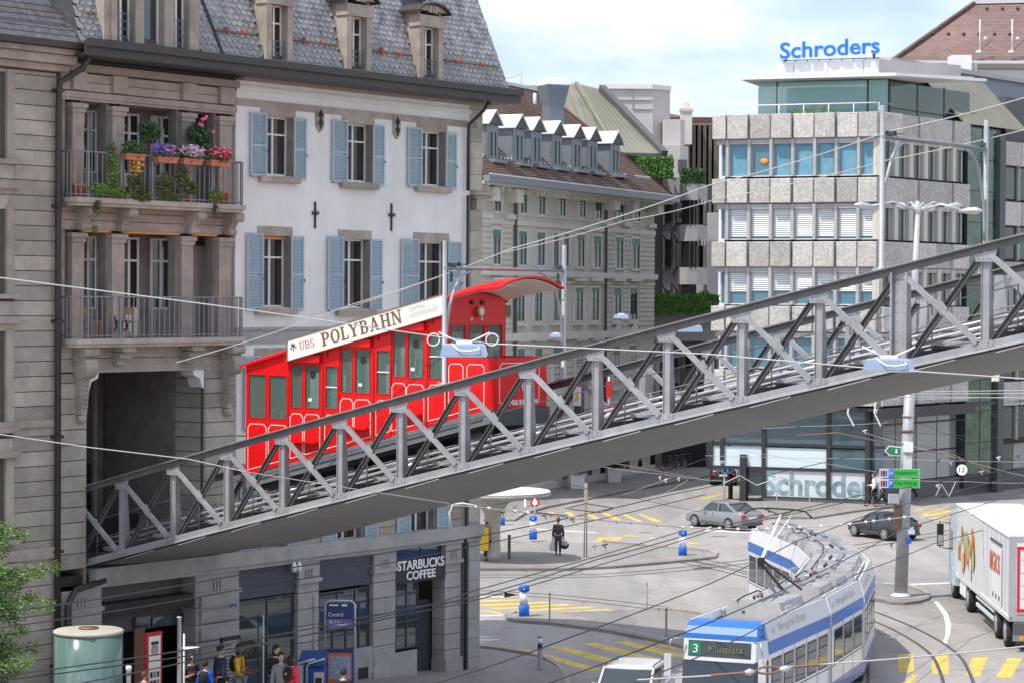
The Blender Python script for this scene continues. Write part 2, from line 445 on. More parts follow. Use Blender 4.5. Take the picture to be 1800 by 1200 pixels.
def word(s, m, parent, P0, U, V, D=(0, 0, 0), name='lettering', chars=False, bold=0.0):
 """the word s filling the parallelogram P0,U,V"""
 vs, fs = text_bm(s, bold)
 x0 = min(v[0] for v in vs); x1 = max(v[0] for v in vs); y0 = min(v[1] for v in vs); y1 = max(v[1] for v in vs)
 if not chars:
  q = [((v[0]-x0)/(x1-x0), (v[1]-y0)/(y1-y0)) for v in vs]
  return solid(q, fs, P0, U, V, D).build(name, m, parent)
 # split in connected letters
 par = list(range(len(vs)))
 def fd(a):
  while par[a] != a: par[a] = par[par[a]]; a = par[a]
  return a
 for f in fs:
  for i in f[1:]: par[fd(i)] = fd(f[0])
 grp = {}
 for f in fs: grp.setdefault(fd(f[0]), []).append(f)
 out = []
 for k, ff in sorted(grp.items(), key=lambda kv: min(vs[i][0] for f in kv[1] for i in f)):
  ids = sorted({i for f in ff for i in f}); mp_ = {a: j for j, a in enumerate(ids)}
  q = [((vs[a][0]-x0)/(x1-x0), (vs[a][1]-y0)/(y1-y0)) for a in ids]
  out.append(solid(q, [tuple(mp_[i] for i in f) for f in ff], P0, U, V, D).build(name, m, parent))
 return out
def arc(cx, cy, rx, ry, a0, a1, t, t2=None, n=14):
 """thick arc as a strip of quads; t at the sides, t2 at top and bottom"""
 t2 = t if t2 is None else t2
 vs = []; fs = []
 for i in range(n + 1):
  a = math.radians(a0 + (a1 - a0) * i / n); c, s_ = math.cos(a), math.sin(a)
  vs.append((cx + rx * c, cy + ry * s_)); vs.append((cx + (rx - t) * c, cy + (ry - t2) * s_))
 for i in range(n): fs.append((2*i, 2*i+2, 2*i+3, 2*i+1) if a1 > a0 else (2*i+1, 2*i+3, 2*i+2, 2*i))
 return vs, fs
def bar(x0, y0, x1, y1): return [(x0, y0), (x1, y0), (x1, y1), (x0, y1)], [(0, 1, 2, 3)]
def dg(xa, ya, xb, yb, t): return [(xa, ya), (xa + t, ya), (xb + t, yb), (xb, yb)], [(0, 1, 2, 3)]
def glyph(c, T=0.21, S=0.10, w=0.72):
 """slab serif capitals: T stem, S serif thickness, all heights 1"""
 e = 0.09; g = []
 def stem(x): g.append(bar(x, 0, x + T, 1));
 def ser(x, y): g.append(bar(x - e, y, x + T + e, y + S))
 if c == 'P': stem(e); ser(e, 0); g.append(bar(0, 1 - S, .45, 1)); g.append(bar(e, .42, .45, .42 + S)); g.append(arc(.42, .71, .33, .29, -90, 90, T, S)); w = .76
 elif c == 'B': stem(e); g.append(bar(0, 0, .45, S)); g.append(bar(0, 1 - S, .43, 1)); g.append(bar(e, .47, .45, .47 + S)); g.append(arc(.40, .745, .30, .255, -90, 90, T, S)); g.append(arc(.42, .285, .34, .285, -90, 90, T, S)); w = .78
 elif c == 'O': g.append(arc(.42, .5, .42, .52, 0, 360, T, S, 28)); w = .84
 elif c == 'L': stem(e); g.append(bar(0, 0, .66, S)); ser(e, 1 - S); g.append(bar(.57, 0, .68, .3)); w = .68
 elif c == 'Y': g.append(bar(.32, 0, .32 + T, .5)); ser(.32, 0); g.append(dg(.32, .45, .05, 1, T)); g.append(dg(.38, .45, .68, 1, .13)); g.append(bar(0, 1 - S, .34, 1)); g.append(bar(.58, 1 - S, .88, 1)); w = .88
 elif c == 'A': g.append(dg(.10, 0, .36, 1, .12)); g.append(dg(.62, 0, .34, 1, T)); g.append(bar(.22, .27, .68, .27 + S)); g.append(bar(0, 0, .32, S)); g.append(bar(.54, 0, .92, S)); w = .92
 elif c == 'H': stem(e); stem(.60); ser(e, 0); ser(.60, 0); ser(e, 1 - S); ser(.60, 1 - S); g.append(bar(e, .45, .7, .45 + S)); w = .90
 elif c == 'N': g.append(bar(e, 0, e + .12, 1)); g.append(bar(.68, 0, .80, 1)); g.append(dg(.62, 0, .07, 1, T)); g.append(bar(0, 0, .34, S)); g.append(bar(0, 1 - S, .3, 1)); g.append(bar(.56, 1 - S, .92, 1)); w = .92
 elif c == 'U': g.append(bar(e, .3, e + T, 1)); g.append(bar(.62, .3, .72, 1)); g.append(arc(.405, .32, .315, .34, 180, 360, (T + .1) / 2, S)); ser(e, 1 - S); g.append(bar(.5, 1 - S, .84, 1)); w = .84
 elif c == 'S': g.append(arc(.34, .74, .29, .28, 20, 270, .16, S)); g.append(arc(.34, .27, .31, .29, -160, 90, .16, S)); w = .66
 return g, w
def slab(s, m, parent, P0, U, V, D=(0, 0, 0), gap=0.10, T=0.21, S=0.10, name='letter'):
 """each letter a mesh of its own, the whole word filling P0,U,V"""
 gs = [glyph(c, T, S) for c in s]; tot = sum(w for _, w in gs) + gap * (len(s) - 1); x = 0; out = []
 D = Vector(D)
 for g, w in gs:
  b = MB()
  for j, (vs, fs) in enumerate(g):
   q = [((v[0] + x) / tot, v[1]) for v in vs]
   P = Vector(P0) - D * (0.012 * j)
   b2 = solid(q, fs, P, U, V, D); b.add(b2.v, b2.f)
  out.append(b.build(name, m, parent)); x += w + gap
 return out
# ------------------------------------------------------------------ frames
F1 = Frame((-11.87, 62.5), (0.606, 0.795))         # the house the railway runs into
FB = Frame((-11.34, 63.5), (0.795, -0.606))        # bridge, s = 0 at the house
F2 = Frame((3.64, 153.0), (0.407, 0.914))          # long grey stone house
F3 = Frame(((1253 - 900) / FPX * 143, 143.0), (0.937, -0.35))   # office block, front
SX = F3.px(1545, 400)[0]
F4 = Frame(F3.w(SX)[:2], (0.63, 0.777))     # office block, side
# ------------------------------------------------------------------ ground
def sheet(name, m, pts, z, parent=None):
 """flat polygon given as picture points on the ground, as a sheet at height z"""
 P = [ground(x, y, z) for x, y in pts]
 a = sum(P[i].x * P[(i+1) % len(P)].y - P[(i+1) % len(P)].x * P[i].y for i in range(len(P)))
 if a < 0: P = P[::-1]
 o = MB().poly(P).build(name, m, parent)
 return o
b = MB()
gx = [-1500, -300, -60, -20, 0, 20, 40, 60, 100, 300, 1500]; gy = [-200, 20, 40, 60, 80, 100, 120, 140, 160, 200, 400, 2500]
for i in range(len(gx) - 1):
 for j in range(len(gy) - 1):
  b.quad((gx[i], gy[j], 0), (gx[i+1], gy[j], 0), (gx[i+1], gy[j+1], 0), (gx[i], gy[j+1], 0))
road = tag(b.build('road', M['asphalt']), kind='structure')
def kerb_line(pts, parent, h=0.122, w=0.20, zb=0.0, seg=1.3):
 """kerb stones laid one by one along a ground line"""
 P = [ground(x, y) if len(p_) == 2 else Vector(p_) for p_ in pts for x, y in [p_[:2]]]
 L = [0]
 for i in range(1, len(P)): L.append(L[-1] + (P[i] - P[i-1]).length)
 n = max(1, int(L[-1] / seg))
 def pt(t):
  t = min(max(t, 0), L[-1]); i = 1
  while i < len(P) - 1 and L[i] < t: i += 1
  k = (t - L[i-1]) / max(1e-6, L[i] - L[i-1]); return P[i-1].lerp(P[i], k)
 for i in range(n):
  a = pt(L[-1] * i / n); c = pt(L[-1] * (i + 1) / n); d = (c - a).normalized()
  b = MB().beam(a + d * .008 + Vector((0, 0, h / 2 + zb)), c - d * .008 + Vector((0, 0, h / 2 + zb)), w, h)
  b.build('kerb_stone', M['kerb'], parent)
def pavement(name, pts, kerb_ids, m='pavement', z=0.115):
 P = [ground(x, y, z) for x, y in pts]
 a = sum(P[i].x * P[(i+1) % len(P)].y - P[(i+1) % len(P)].x * P[i].y for i in range(len(P)))
 if a < 0: P = P[::-1]
 b = MB(); b.prism([p - Vector((0, 0, z - .005)) for p in P], (0, 0, z - .005))
 o = tag(b.build(name, M[m]), kind='structure')
 for ids in kerb_ids: kerb_line([pts[i] for i in ids], o)
 return o
# tram stop island, small bollard island, lamp island, corner by the cafe, far pavements
pavement('tram_platform', [(560,1010),(700,1003),(831,998),(1000,998),(1080,994),(1150,988),(1225,981),(1258,977),(1262,973),(1240,968),(1160,962),(1060,953),(900,952),(700,950),(560,950)],
   [list(range(0, 12))])
pavement('traffic_island', [(888,1083),(893,1079),(905,1077),(1000,1074),(1134,1070),(1200,1075),(1290,1090),(1330,1120),(1300,1160),(1190,1131),(1140,1120),(1075,1107),(1020,1099),(965,1092),(905,1088)],
   [[8,9,10,11,12,13,14,0,1,2], [4,5,6]])
pavement('lamp_island', [(1480,1045),(1552,1053),(1566,1057),(1590,1058),(1615,1055),(1632,1050),(1636,1046),(1625,1042),(1592,1030),(1550,1024),(1480,1020)],
   [list(range(0, 9))])
corner = [(828,1137),(860,1140),(900,1146),(940,1153),(965,1162),(985,1175),(998,1190),(1000,1200),(996,1212),(960,1260),(900,1330)]
P = [ground(x, y) for x, y in corner]
b = MB()
N = len(P);
def zs(p):
 a = F1.loc(p)[0]; return 0.12 + max(0.0, 17.5 - a) * 0.065
for k in range(0, 14):
 pass
# sidewalk in front of the house: rises gently towards the station entrance
rows = []
for i in range(0, 16):
 a = 19.0 - i * 3.0
 far = F1.w(a, 0.6); near = F1.w(a, -5.2 if a < 16 else (-5.2 + (a - 16) * 1.5))
 rows.append([Vector((p.x, p.y, 0.12 + max(0.0, 17.5 - a) * 0.065)) for p in (near, far)])
b = MB()
for i in range(len(rows) - 1):
 b.quad(rows[i][0], rows[i][1], rows[i+1][1], rows[i+1][0])
 b.quad(rows[i][0], rows[i+1][0], Vector((rows[i+1][0].x, rows[i+1][0].y, -.05)), Vector((rows[i][0].x, rows[i][0].y, -.05)))
side = tag(b.build('sidewalk', M['pavement']), kind='structure')
pavement('pavement', corner + [(700,1300),(700,1160)], [[0,1,2,3,4,5,6,7,8,9]])
pavement('pavement', [(905,912),(925,900),(963,889),(1084,865),(1250,834),(1262,828),(1262,800),(850,800),(850,912)], [[0,1,2,3,4,5]])
pavement('pavement', [(1250,905),(1341,908),(1430,908),(1500,897),(1560,889),(1640,874),(1720,858),(1820,838),(1900,822),(1900,790),(1660,828),(1500,852),(1345,880),(1250,880)], [[1,2,3,4,5,6,7,8]])
# painted markings, 4 mm above the road
z1 = 0.004
mk = tag(empty('zebra_crossing'), kind='structure')
def cz(l, ox, oy, k): return [(ox + x / k, oy + y / k) for x, y in l]
for q in ([(580,172),(640,176),(700,212),(650,205)], [(726,174),(778,178),(850,224),(800,224)], [(878,178),(920,180),(1022,232),(960,230)], [(1015,182),(1066,184),(1184,238),(1124,238)], [(1160,188),(1208,190),(1350,250),(1300,250)], [(1306,192),(1356,196),(1504,252),(1440,254)]):
 sheet('crossing_stripe', M['yellow_paint'], cz(q, 830, 860, 4.5), z1, mk)
for q in ([(1000,375),(1190,375),(1180,392),(985,395)], [(1000,400),(1180,398),(1100,412),(940,410)], [(1190,355),(1310,362),(1300,370),(1200,365)], [(1400,378),(1500,384),(1490,392),(1400,386)], [(1700,415),(1790,420),(1790,428),(1700,424)], [(1290,425),(1390,430),(1380,438),(1290,432)]):
 sheet('crossing_stripe', M['yellow_paint'], cz(q, 830, 860, 4.5), z1, mk)
mk = tag(empty('zebra_crossing'), kind='structure')
for q in ([(50,150),(420,146),(540,152),(420,158),(50,170)], [(50,186),(640,163),(690,172),(420,190),(50,205)], [(180,214),(790,182),(850,192),(500,212),(240,226)], [(325,232),(960,203),(1010,214),(520,240),(390,244)], [(500,256),(1110,222),(1170,233),(900,250),(560,266)], [(50,236),(210,236),(318,268),(290,272),(160,240),(50,248)]):
 sheet('crossing_stripe', M['yellow_paint'], cz(q, 820, 1020, 4.5), z1, mk)
mk = tag(empty('zebra_crossing'), kind='structure')
for q in ([(370,540),(470,536),(1080,700),(1020,712),(930,700)], [(640,518),(745,514),(1240,636),(1180,652),(1090,650)], [(905,498),(1020,490),(1560,620),(1640,650),(1560,655),(1400,620)], [(1165,486),(1270,474),(1720,580),(1760,610),(1620,600)], [(1385,470),(1480,464),(1800,530),(1800,560),(1600,530)]):
 sheet('crossing_stripe', M['yellow_paint'], cz(q, 820, 1020, 4.5), z1, mk)
mk = tag(empty('zebra_crossing'), kind='structure')
for q in ([(425,920),(580,925),(582,1096),(428,1094)], [(760,940),(918,930),(912,1116),(750,1112)], [(1140,946),(1292,948),(1212,1136),(1070,1130)], [(1480,956),(1620,958),(1510,1150),(1360,1146)], [(575,1116),(626,1120),(540,1200),(480,1200)]):
 sheet('crossing_stripe', M['yellow_paint'], cz(q, 1500, 980, 5.453), z1, mk)
mk = tag(empty('road_marking'), kind='structure')
for q in ([(650,870),(820,815),(850,815),(760,850)], [(700,900),(1000,815),(1040,812),(800,890)], [(720,910),(1080,840),(1095,858),(760,925)], [(860,925),(1095,880),(1095,905),(900,940)]):
 sheet('yellow_line', M['yellow_paint'], cz(q, 1480, 740, 5.453), z1, mk)
for q in ([(520,880),(780,825),(830,822),(600,885)], [(800,880),(880,872),(880,885),(800,890)]):
 sheet('yellow_line', M['yellow_paint'], cz(q, 1120, 700, 5.0), z1, mk)
for q in ([(770,412),(810,415),(905,530),(940,640),(925,740),(890,822),(850,822),(882,740),(885,640),(860,540)], [(285,236),(420,250),(925,232),(925,243),(510,262),(285,240)]):
 sheet('white_line', M['white_line'], cz(q, 1500, 980, 5.453), z1, mk)
for q in ([(500,305),(990,338),(990,344),(500,312)],):
 sheet('white_line', M['white_line'], cz(q, 830, 860, 4.5), z1, mk)
for q in ([(50,272),(290,268),(290,276),(50,280)], [(50,438),(210,440),(150,448),(50,447)], [(50,458),(285,460),(190,474),(100,474)], [(50,484),(170,486),(100,494),(50,492)], [(50,122),(300,124),(420,112),(300,90),(320,94),(440,116),(300,132),(50,130)]):
 sheet('white_line', M['white_line'], cz(q, 820, 1020, 4.5), z1, mk)
sheet('white_line', M['white_line'], [(1240,930),(1320,933),(1320,936),(1240,933)], z1, mk)
# tram rails let into the road
def smooth(P, n=8):
 out = []
 for i in range(len(P) - 1):
  p0 = P[max(i-1, 0)]; p1 = P[i]; p2 = P[i+1]; p3 = P[min(i+2, len(P)-1)]
  for k in range(n):
   t = k / n
   out.append(0.5 * ((2*p1) + (-p0 + p2)*t + (2*p0 - 5*p1 + 4*p2 - p3)*t*t + (-p0 + 3*p1 - 3*p2 + p3)*t**3))
 out.append(P[-1]); return out
TRK = [0]
def tram_track(pts, gauge=1.0):
 TRK[0] += 1; zo = .0003 * TRK[0]
 t = tag(empty('tram_track'), kind='structure')
 P = smooth([ground(x, y) for x, y in pts])
 for sd in (-1, 1):
  b = MB(); c = MB()
  L = []
  for i, p in enumerate(P):
   d = (P[min(i+1, len(P)-1)] - P[max(i-1, 0)]).normalized(); n = Vector((-d.y, d.x, 0))
   L.append((p + n * sd * (gauge / 2 - .035), p + n * sd * (gauge / 2 + .035), p + n * sd * (gauge / 2 - .085), p + n * sd * (gauge / 2 - .035), p+n*sd*(gauge/2+.3), p-n*sd*(-gauge/2+.35)))
  for i in range(len(L) - 1):
   A, B = L[i], L[i+1]
   for j, bb, zz in ((0, b, .0075), (2, c, .006)):
    q = [A[j].copy(), A[j+1].copy(), B[j+1].copy(), B[j].copy()]
    for p in q: p.z = zz + zo * 2
    if sd < 0: q = q[::-1]
    bb.quad(*q[::-1])
  b.build('rail', M['rail_steel'], t); c.build('rail_groove', M['black'], t)
 return t
tram_track([(1180,975),(1300,1000),(1400,1030),(1500,1068),(1590,1105),(1655,1145),(1680,1185),(1690,1230)])
tram_track([(700,1035),(850,1040),(1000,1050),(1200,1075),(1330,1110)])
tram_track([(600,1012),(850,1012),(1100,1008),(1400,975),(1700,930),(1850,905)])
tram_track([(840,950),(1000,960),(1200,985),(1420,1040),(1480,1100),(1500,1200),(1450,1350)])
# ------------------------------------------------------------------ railway bridge
W = 4.75                                          # near truss to far truss
def zb(s): return 4.9 + .2541 * s - .00064 * s * s
HT = 1.92
S0, PAN = 5.23, 1.9
bridge = tag(empty('railway_bridge', FB.w(0), FB.ang),
    'grey riveted steel truss bridge climbing from the stone portal to the upper right', 'bridge')
ks = list(range(-3, 17))
def path(y, dz, s0, s1, n=40):
 return [Vector((s0 + (s1 - s0) * i / n, y, zb(s0 + (s1 - s0) * i / n) + dz)) for i in range(n + 1)]
def profile(name, m, prof, s0, s1, n=40, parent=bridge, closed=True, tp=None):
 """profile (y, dz) swept along the bridge's gentle curve"""
 b = MB(); k = len(prof)
 for i in range(n + 1):
  s = s0 + (s1 - s0) * i / n
  f = tp(s) if tp else 1; b.v += [(s, y, zb(s) + dz*f) for y, dz in prof]
 for i in range(n):
  for j in range(k if closed else k - 1):
   a = i*k + j; c = i*k + (j+1) % k
   b.f.append((a, c, c + k, a + k)); b.mi.append(0); b.sm.append(False)
 if closed:
  b.f.append(tuple(range(k))[::-1]); b.f.append(tuple(n*k + j for j in range(k))); b.mi += [0, 0]; b.sm += [False, False]
 return b.build(name, m, parent)
SA, SB = -0.9, 38.0
TPR = lambda s: min(1, max(.25, .3 + s * .13)) * (1 - min(.34, max(0, s - 7) * .021))
def rivets(b, pts, r=.017, n=(0, -1, 0)):
 for p in pts:
  b.box(p[0]-r, p[0]+r, p[1]-.012, p[1]+.005, p[2]-r, p[2]+r)
def truss(y0, sg):
 """sg = -1: outside face towards -Y (near truss); +1: far truss"""
 o = y0
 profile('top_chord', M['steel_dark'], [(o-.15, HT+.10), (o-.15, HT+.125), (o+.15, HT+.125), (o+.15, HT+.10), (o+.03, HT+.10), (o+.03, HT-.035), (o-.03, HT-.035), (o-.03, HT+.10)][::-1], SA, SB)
 profile('top_flange', M['steel'], [(o-.13, HT+.127), (o-.13, HT+.14), (o+.13, HT+.14), (o+.13, HT+.127)][::-1], SA, SB)
 profile('bottom_chord', M['steel'], [(o-.14, -.10), (o-.14, -.085), (o-.02, -.03), (o-.02, .10), (o+.02, .10), (o+.02, -.03), (o+.14, -.085), (o+.14, -.10)][::-1], SA, SB)
 b = MB()
 s = SA
 while s < 26:
  rivets(b, [(s, o - .125 * 1, zb(s) - .083), (s, o-.075, zb(s) - .055)], .014); s += .19
 b.build('rivet_row', M['galv'], bridge)['kind'] = 'stuff'
 for k in ks:
  s = S0 + PAN * k
  if s > SB: break
  heavy = k == 10 or k == 20
  z0, z1 = zb(s), zb(s) + HT
  # vertical, deeper towards the foot
  hw = .16 if heavy else .085
  b = MB(); t0, t1 = (.10, .24)
  if sg > 0: t0, t1 = -t0, -t1
  zt = z1 - (.02 if heavy else .20)
  ya = o + .0
  pts = [(s-hw, ya, z0-.02), (s+hw, ya, z0-.02), (s+hw, ya+t1, z0-.02), (s-hw, ya+t1, z0-.02),
    (s-hw, ya, zt), (s+hw, ya, zt), (s+hw, ya+t0, zt), (s-hw, ya+t0, zt)]
  f = [(3,2,1,0),(4,5,6,7),(0,1,5,4),(1,2,6,5),(2,3,7,6),(3,0,4,7)]
  if sg > 0: f = [q[::-1] for q in f]
  b.add(pts, f)
  # side flanges standing proud
  e = .018
  for sx in (-1, 1):
   b.box(s + sx*hw - .008, s + sx*hw + .008, ya-.03, ya+.012, z0-.02, zt)
  v = b.build('vertical', M['steel'], bridge)
  if heavy:
   r = MB(); z = z0 + .1
   while z < zt - .05:
    rivets(r, [(s-.085, ya, z), (s+.085, ya, z)], .02); z += .2
   for sx in (-1, 1):
    r.box(s+sx*.17-.02, s+sx*.17+.02, ya-.1, ya+.1, z0, zt)
   r.build('rivet_row', M['steel'], bridge)
  # gusset at the top and at the foot
  sl = .2541 - .00128 * s
  g = MB(); yg0, yg1 = (o - .045, o - .032)
  if not heavy:
   g.prism([(s-.26, yg0, z1-.05-.26*sl), (s-.20, yg0, z1-.21), (s+.20, yg0, z1-.21), (s+.26, yg0, z1-.05+.26*sl)], (0, .02, 0))
   rivets(g, [(s + x_, yg0, z1-.16) for x_ in (-.15, -.05, .05, .15)] + [(s + x_, yg0, z1-.08) for x_ in (-.15, .15)], .016)
   g.box(s-.2, s+.2, yg0-.03, yg0+.02, z1-.235, z1-.212)
  g.prism([(s-.24, yg0, z0-.03-.24*sl), (s+.24, yg0, z0-.03+.24*sl), (s+.15, yg0, z0+.14), (s-.15, yg0, z0+.12)], (0, .02, 0))
  rivets(g, [(s + x_, yg0, z0+.03 + x_*sl) for x_ in (-.17, -.07, .07, .17)] + [(s + x_, yg0, z0+.10) for x_ in (-.08, .08)], .016)
  g.build('gusset_plate', M['steel'], bridge)
  # crossed diagonals of the panel to the right
  s2 = s + PAN; za, zc = zb(s2), zb(s2) + HT
  b = MB().beam((s+.10, o-.035, z1-.10), (s2-.14, o-.035, za+.06), .03, .13, up=(0, -1, 0))
  d_ = Vector((s2-.14-s-.10, 0, za+.06-z1+.10)).normalized(); up_ = Vector((-d_.z, 0, d_.x)).normalized()
  b = MB()
  for off in (-.045, .045):
   b.beam(Vector((s+.10, o-.05, z1-.10)) + up_*off, Vector((s2-.14, o-.05, za+.06)) + up_*off, .05, .10, up=(0, -1, 0)) if False else None
  b.beam((s+.12, o-.075, z1-.10), (s2-.16, o-.075, za+.07), .092, .018, up=(0, -1, 0))
  b.beam(Vector((s+.12, o-.03, z1-.10)) + up_*.04, Vector((s2-.16, o-.03, za+.07)) + up_*.05, .018, .09, up=(0, -1, 0))
  b.build('diagonal', M['steel'], bridge)
  d_ = Vector((s2-.12-s-.14, 0, zc-.12-z0-.08)).normalized(); up_ = Vector((-d_.z, 0, d_.x)).normalized()
  b = MB()
  b.beam(Vector((s+.14, o+.075, z0+.08)), Vector((s2-.12, o+.075, zc-.12)), .10, .014, up=(0, -1, 0))
  for off in (-.05, .05):
   b.beam(Vector((s+.14, o+.03, z0+.08)) + up_*off, Vector((s2-.12, o+.03, zc-.12)) + up_*off, .014, .095, up=(0, -1, 0))
  b.build('diagonal', M['steel_dark'], bridge)  # darker steel puts the shade inside the channel into the colour
  # small plate where they cross
  sm_, zm = (s + s2) / 2, (z0 + z1 + za + zc) / 4
  b = MB().prism([(sm_-.14, o-.056, zm), (sm_, o-.056, zm-.16), (sm_+.14, o-.056, zm), (sm_, o-.056, zm+.16)], (0, .012, 0))
  b.build('crossing_plate', M['steel'], bridge)
truss(0.0, -1)
truss(W, 1)
# curved belly under the deck, in riveted sheets
pf = [(-.02, -.13), (.10, -.20), (.35, -.31), (.8, -.44), (1.4, -.55), (2.0, -.61), (W/2, -.63)]
pf = pf + [(W - y, z) for y, z in pf[:-1][::-1]]
s = SA; i = 0
while s < SB:
 e = min(s + 5.7, SB)
 o = profile('belly_plate', M['belly'], pf, s, e - .006, 8, closed=False, tp=TPR); s = e
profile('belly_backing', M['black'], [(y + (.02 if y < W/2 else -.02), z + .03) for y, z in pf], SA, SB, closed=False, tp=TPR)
# pale strips standing in for slivers of sunlight below the near chord
s = 1.6
while s < 34:
 b = MB(); a = [(s + .15, -.16, zb(s+.15) - .175), (s + 1.15, -.16, zb(s+1.15) - .14)]
 b.beam(Vector(a[0]) , Vector(a[1]), .02, .014); b.build('sun_sliver', M['galv'], bridge); s += PAN
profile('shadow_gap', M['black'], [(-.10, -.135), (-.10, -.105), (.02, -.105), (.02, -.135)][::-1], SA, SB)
# deck, sleepers, rails, pipes
profile('deck', M['track_dark'], [(.05, -.02), (.05, .03), (W-.05, .03), (W-.05, -.02)][::-1], SA, SB)
for y in (1.92, 2.88):
 profile('running_rail', M['rail_steel'], [(y-.035, .42), (y-.035, .56), (y+.035, .56), (y+.035, .42)][::-1], SA, SB)
b = MB(); s = SA
sl_me = None
while s < SB - 1:
 sl = math.atan(.2541 - .00128 * s)
 if sl_me is None:
  sl_me = MB().box(-.11, .11, 1.45, 3.35, -.02, .12).mesh('sleeper', M['grey_dark'])
 link('sleeper', sl_me, bridge, loc=(s, 0, zb(s) + .30), rot=(0, -sl, 0)); s += .63
for y, dz, r, mm in ((1.05, .62, .035, 'galv'), (1.22, .50, .045, 'galv'), (1.40, .40, .028, 'grating'), (3.55, .72, .05, 'galv'), (3.75, .60, .04, 'galv'), (1.62, .34, .02, 'galv'), (2.4, .36, .03, 'grating')):
 s = SA;
 while s < SB:
  e = min(s + 3.8, SB); mid = path(y, dz, s, e - .02, 6)
  MB().tube(mid, r, 8).build('cable_pipe', M[mm], bridge); s = e
for k in range(-3, 18):
 s = S0 + PAN * k + .5; z = zb(s)
 # level service step beside the track, its clamp block, and the handrail post
 b = MB(); b.box(s, s+1.05, .62, 1.6, z+.36, z+.385); b.box(s, s+1.05, .62, .66, z+.30, z+.36)
 b.build('service_step', M['grating'], bridge)
 b = MB(); b.box(s+.35, s+.75, .9, 1.5, z+.10, z+.34); b.box(s+.45, s+.6, .8, .95, z+.2, z+.33); b.lathe([(.06, 0), (.06, .05)], 8, (s+.9, .75, z+.24))
 b.build('clamp_block', M['black'], bridge)
 b = MB().tube([(s, .42, z+.03), (s, .42, z+1.12)], .018, 6); b.build('handrail_post', M['rail_grey'], bridge)
 b = MB().tube([(s, W-.5, z+.03), (s, W-.5, z+1.12)], .018, 6); b.build('handrail_post', M['rail_grey'], bridge)
for y in (.42, W - .5):
 for dz in (.62, 1.12):
  MB().tube(path(y, dz, SA, SB, 30), .014, 6).build('handrail', M['rail_grey'], bridge)
# pale gangway boards on the far side
s = SA
while s < SB:
 profile('gangway_board', M['grating'], [(3.95, .50), (3.95, .53), (4.45, .53), (4.45, .50)][::-1], s, s + 1.86, 3); s += 1.9
# supports of the deck between the trusses, seen through the panels
for k in ks:
 s = S0 + PAN * k; z = zb(s)
 bx('cross_beam', M['steel_dark'], bridge, s-.06, s+.06, .2, W-.2, z+.03, z+.30)
# ------------------------------------------------------------------ pole frames standing on the chords
def gantry(xn, label):
 lo, hi = -1, 40
 for _ in range(50):
  md = (lo + hi) / 2; p = FB.w(md, 0, zb(md))
  if p.x / p.y < (xn - 900) / FPX: lo = md
  else: hi = md
 s = lo; z0 = zb(s) + HT + .14
 g = tag(empty('pole_frame', FB.w(s, 0, z0), FB.ang), label, 'pole frame', 'pole frames on the railway bridge')
 H = 3.35
 for y in (0, W):
  b = MB().lathe([(.10, 0), (.10, .03), (.055, .06), (.055, H), (.05, H + .01)], 12, (0, y, 0)); b.build('pole', M['mast_grey'], g)
  b = MB(); b.box(-.14, .14, y-.12, y+.12, -.02, .02)
  for sx in (-.1, .1):
   for sy in (-.08, .08): b.lathe([(.018, 0), (.018, .05)], 6, (sx, y+sy, .02))
  b.build('foot_plate', M['mast_grey'], g)
 zc = H - .62
 MB().tube([(0, -.05, zc), (0, W + .05, zc)], .045, 10).build('crossbar', M['rail_grey'], g)
 for y, sg in ((.06, 1), (W - .06, -1)):
  pts = []
  for i in range(13):
   a = math.pi / 2 * i / 12
   pts.append((0, y + sg * (.95 - .95 * math.cos(a)), zc - 1.75 + 1.68 * math.sin(a)))
  pts = [(0, y, zc - 2.0)] + pts
  MB().tube(pts, .035, 10).build('curved_brace', M['mast_grey'], g)
 for y in (.25, W - .25):
  b = MB(); b.lathe([(.03, 0), (.05, .05), (.03, .1), (.05, .15), (.03, .2), (.04, .25)], 8, (0, y, zc - .33)); b.box(-.06, .06, y-.12, y+.12, zc+.04, zc+.12)
  b.build('insulator', M['green_ins'], g)
 b = MB(); b.tube([(0, .3, zc+.08), (0, .9, zc+.1)], .012, 5); b.box(-.03, .03, .5, .56, zc, zc+.14); b.build('clamp', M['black'], g)
 return g
gantry(781, 'steel pole frame arching over the bridge beside the red railway car')
gantry(1548, 'steel pole frame arching over the upper end of the bridge, before the office block')
# small equipment standing between the trusses
def bpt(x, y, d): a, z = FB.px(x, y, d); return a, z
a, z = bpt(1018, 745, 4.2); t = tag(empty('warning_panel', FB.w(a, 4.2, zb(a) + .3), FB.ang), 'grey box post with a white and yellow label behind the girder right of the car', 'warning panel')
MB().box(-.10, .10, -.08, .08, 0, 1.35).build('post', M['panel_blue'], t); MB().box(-.11, .11, -.10, -.082, .95, 1.42).build('label', M['white'], t); MB().prism([(-.06, -.115, 1.05), (.07, -.115, 1.12), (.02, -.115, 1.36)], (0, .01, 0)).build('yellow_mark', M['petal_yellow'], t)
a, z = bpt(1070, 725, 4.4); t = tag(empty('stop_marker', FB.w(a, 4.4, zb(a) + .3), FB.ang), 'red and white marker post behind the girder above the platform shelter', 'marker')
MB().tube([(0, 0, 0), (0, 0, 1.5)], .03, 6).build('post', M['galv'], t); MB().box(-.05, .12, -.05, -.03, 1.0, 1.4).build('red_plate', M['sign_red'], t); MB().box(-.07, .09, -.05, -.03, .45, .8).build('striped_plate', M['sign_red'], t); MB().prism([(-.10, -.06, .45), (.12, -.06, .6), (.12, -.06, .7), (-.10, -.06, .55)], (0, .008, 0)).build('white_stripe', M['white'], t)
